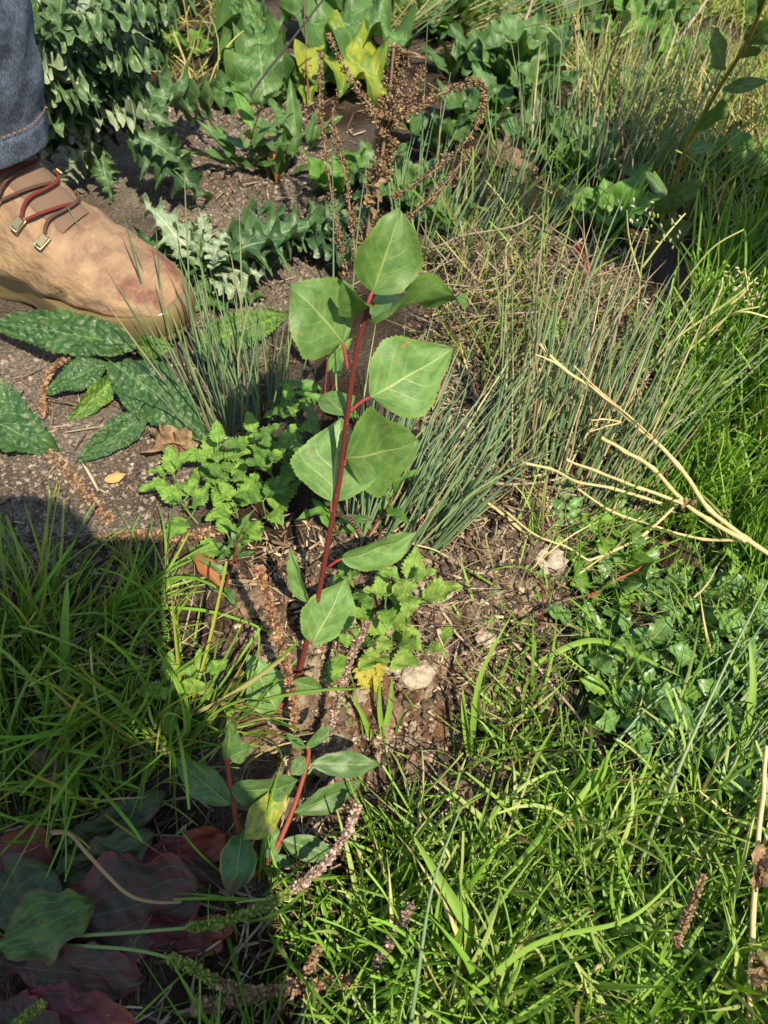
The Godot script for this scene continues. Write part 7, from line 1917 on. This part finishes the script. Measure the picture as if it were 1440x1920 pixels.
func make_walker() -> void:
	denim_tex()
	leather_tex()
	plain("gum", rgb8(116, 102, 68), 0.25, 0.0, 0.5)
	plain("tongue", rgb8(112, 90, 74), 0.9)
	plain("lace_red", rgb8(104, 44, 40), 0.95)
	plain("lace_brown", rgb8(84, 60, 50), 0.95)
	plain("red_tab", rgb8(170, 30, 50), 0.5)
	plain("thread", rgb8(150, 108, 76), 0.8)
	plain("skin", rgb8(196, 150, 124), 0.55)
	plain("hair", rgb8(66, 50, 40), 0.8)
	plain("coat", rgb8(52, 60, 70), 0.9)
	plain("fleece", rgb8(70, 84, 70), 0.95)
	var sp := plain("straw_pale", rgb8(220, 198, 142), 0.55)
	sp.albedo_texture = noise_tex(0.012, 51, 4, 256, 0.8, 1.0)
	sp.uv1_triplanar = true
	sp.uv1_scale = Vector3(22, 60, 22)
	var br := plain("brass", rgb8(176, 160, 122), 0.38, 0.0, 0.5)
	br.metallic = 0.85
	var yaw := deg_to_rad(24.0)
	var fwd := Vector3(cos(yaw), 0, sin(yaw))
	var z := Vector3(-sin(yaw), 0, cos(yaw))
	var toe := Vector3(-0.2372, 0.0, -0.7198)
	var xf := Transform3D(Basis(fwd, UP, z).scaled(Vector3.ONE * 1.13), toe - fwd * 0.303 * 1.13 + UP * 0.001)
	var t := thing("person", "person in grey jeans and worn tan leather lace-up boot standing on the path", "person", Vector3(xf.origin.x, 0, xf.origin.z))
	make_boot(t, xf, true)
	var yaw2 := deg_to_rad(10.0)
	var f2 := Vector3(cos(yaw2), 0, sin(yaw2))
	var z2 := Vector3(-sin(yaw2), 0, cos(yaw2))
	var xf2 := Transform3D(Basis(f2, UP, z2), xf.origin + Vector3(-0.42, 0.002, -0.22))
	make_boot(t, xf2, false)
	# legs: hem, shin, knee, thigh, hip
	var hem := xf * Vector3(0.066, 0.168, 0.0)
	var hip := Vector3(xf.origin.x + 0.06, 0.90, xf.origin.z - 0.03)
	trouser_leg(t, hem, [hem, hem + Vector3(0.0, 0.06, 0) + fwd * 0.016, hem + UP * 0.16 + fwd * 0.055, hem + UP * 0.33 + fwd * 0.085, hip + Vector3(0.02, -0.2, 0), hip], [0.116, 0.114, 0.108, 0.096, 0.1, 0.106], fwd)
	var hem2 := xf2 * Vector3(0.052, 0.158, 0.0)
	var hip2 := hip + Vector3(-0.14, 0, -0.14)
	trouser_leg(t, hem2, [hem2, hem2 + UP * 0.06, hem2 + UP * 0.16 + f2 * 0.01, hem2 + UP * 0.33 + f2 * 0.02, hip2 + Vector3(0.02, -0.2, 0), hip2], [0.094, 0.093, 0.090, 0.085, 0.098, 0.105], f2)
	var mid := (hip + hip2) * 0.5
	var legs := [[xf * Vector3(0.05, 0.10, 0), hem + UP * 0.3 + fwd * 0.07, 0.04, 0.055], [hem + UP * 0.3 + fwd * 0.07, hip, 0.055, 0.075], [xf2 * Vector3(0.05, 0.10, 0), hem2 + UP * 0.3, 0.04, 0.055], [hem2 + UP * 0.3, hip2, 0.055, 0.075]]
	var chest := mid + Vector3(0.03, 0.50, 0.0)
	var top := [[mid + UP * 0.02, mid + UP * 0.25, 0.135, 0.12], [mid + UP * 0.25, chest, 0.12, 0.13], [chest + Vector3(0, 0.05, 0.13), chest + Vector3(0, 0.05, -0.13), 0.075, 0.075],
		[chest + Vector3(0, 0.05, 0.19), chest + Vector3(0.02, -0.24, 0.24), 0.055, 0.045], [chest + Vector3(0.02, -0.24, 0.24), chest + Vector3(0.16, -0.42, 0.22), 0.045, 0.035],
		[chest + Vector3(0, 0.05, -0.19), chest + Vector3(0.0, -0.24, -0.24), 0.055, 0.045], [chest + Vector3(0.0, -0.24, -0.24), chest + Vector3(0.14, -0.44, -0.22), 0.045, 0.035]]
	var hc := chest + Vector3(0.05, 0.29, 0)
	var look := Vector3(0.85, -0.5, 0.2)
	var skin := [[chest + UP * 0.1, hc - UP * 0.06, 0.058, 0.055]] + head_bones(hc, look)
	skin += hand_bones(chest + Vector3(0.17, -0.43, 0.22), Vector3(0.6, -0.8, 0), Vector3(0, 0, -1))
	skin += hand_bones(chest + Vector3(0.15, -0.45, -0.22), Vector3(0.6, -0.8, 0), Vector3(0, 0, 1))
	var hair := [[hc + Vector3(-0.02, 0.035, 0), hc + Vector3(-0.035, 0.0, 0), 0.088, 0.09]]
	var l := look.normalized()
	var rr := l.cross(UP).normalized()
	clothed(t, skin + legs, top, [], hair, M.coat, M.coat, [hc + l * 0.083 + rr * 0.032 + UP * 0.03, hc + l * 0.083 - rr * 0.032 + UP * 0.03])

func make_photographer() -> void:
	# crouches behind the camera with the phone in both hands
	var t := thing("person", "crouching person holding a phone whose shadow covers the plantain and nearby grass", "person", Vector3(0.1, -0.12, 0.45))
	var g := -0.10
	var o := Vector3(0.0, g, 0.0)
	var head := o + Vector3(-0.01, 0.86, 0.19)
	var chest := o + Vector3(-0.13, 0.68, 0.30)
	var hip := o + Vector3(-0.13, 0.34, 0.56)
	var look := Vector3(-0.05, -0.75, -0.7)
	var hl := Vector3(-0.050, 0.520, 0.110)
	var hr := Vector3(0.050, 0.520, 0.110)
	var top := [[hip + UP * 0.04, chest, 0.15, 0.14], [chest + Vector3(-0.14, 0.06, 0), chest + Vector3(0.14, 0.06, 0), 0.08, 0.08],
		[chest + Vector3(-0.19, 0.05, 0), o + Vector3(-0.30, 0.50, 0.24), 0.058, 0.046], [o + Vector3(-0.30, 0.50, 0.24), hl + Vector3(-0.05, -0.03, 0.07), 0.046, 0.034],
		[chest + Vector3(0.19, 0.05, 0), o + Vector3(0.07, 0.45, 0.36), 0.058, 0.046], [o + Vector3(0.07, 0.45, 0.36), hr + Vector3(0.02, -0.05, 0.08), 0.046, 0.034]]
	var kl := o + Vector3(-0.28, 0.40, 0.28)
	var kr := o + Vector3(0.02, 0.38, 0.30)
	var fl := o + Vector3(-0.24, 0.06, 0.52)
	var fr := o + Vector3(0.0, 0.06, 0.52)
	var bottom := [[hip + Vector3(-0.08, 0, 0), kl, 0.085, 0.062], [kl, fl, 0.06, 0.042], [hip + Vector3(0.08, 0, 0), kr, 0.085, 0.062], [kr, fr, 0.06, 0.042], [hip + Vector3(-0.08, 0, 0), hip + Vector3(0.08, 0, 0), 0.12, 0.12]]
	var skin := [[chest + UP * 0.1, head - UP * 0.05, 0.056, 0.055]] + head_bones(head, look)
	skin += hand_bones(hl + Vector3(-0.05, -0.06, 0.05), Vector3(0.3, 0.75, -0.4), Vector3(0.8, 0.5, 0.2).normalized(), 0.8, 0.5)
	skin += hand_bones(hr + Vector3(0.025, -0.06, 0.05), Vector3(-0.1, 0.75, -0.4), Vector3(-0.8, 0.5, 0.2).normalized(), 0.8, 0.5)
	for s in [[fl, -0.02], [fr, 0.03]]:
		skin.append([s[0], s[0] + Vector3(s[1], -0.02, -0.15), 0.045, 0.035])
	var l := look.normalized()
	var rr := l.cross(UP).normalized()
	var u := rr.cross(l)
	clothed(t, skin, top, bottom, [[head + u * 0.035 - l * 0.02, head + u * 0.01 - l * 0.04, 0.092, 0.09]], M.fleece, M.coat, [head + l * 0.083 + rr * 0.032 + u * 0.03, head + l * 0.083 - rr * 0.032 + u * 0.03])
	var ph := MB.new()
	var b := Basis(Vector3.RIGHT, deg_to_rad(-52.0))
	ph.box(Vector3(0, 0.58, 0) + b * Vector3(0, -0.055, 0.012), Vector3(0.075, 0.155, 0.009), b)
	lone("phone", "phone held in both hands by the crouching person", "phone", ph, M.dark_stem, Vector3(0, 0.58, 0.01))
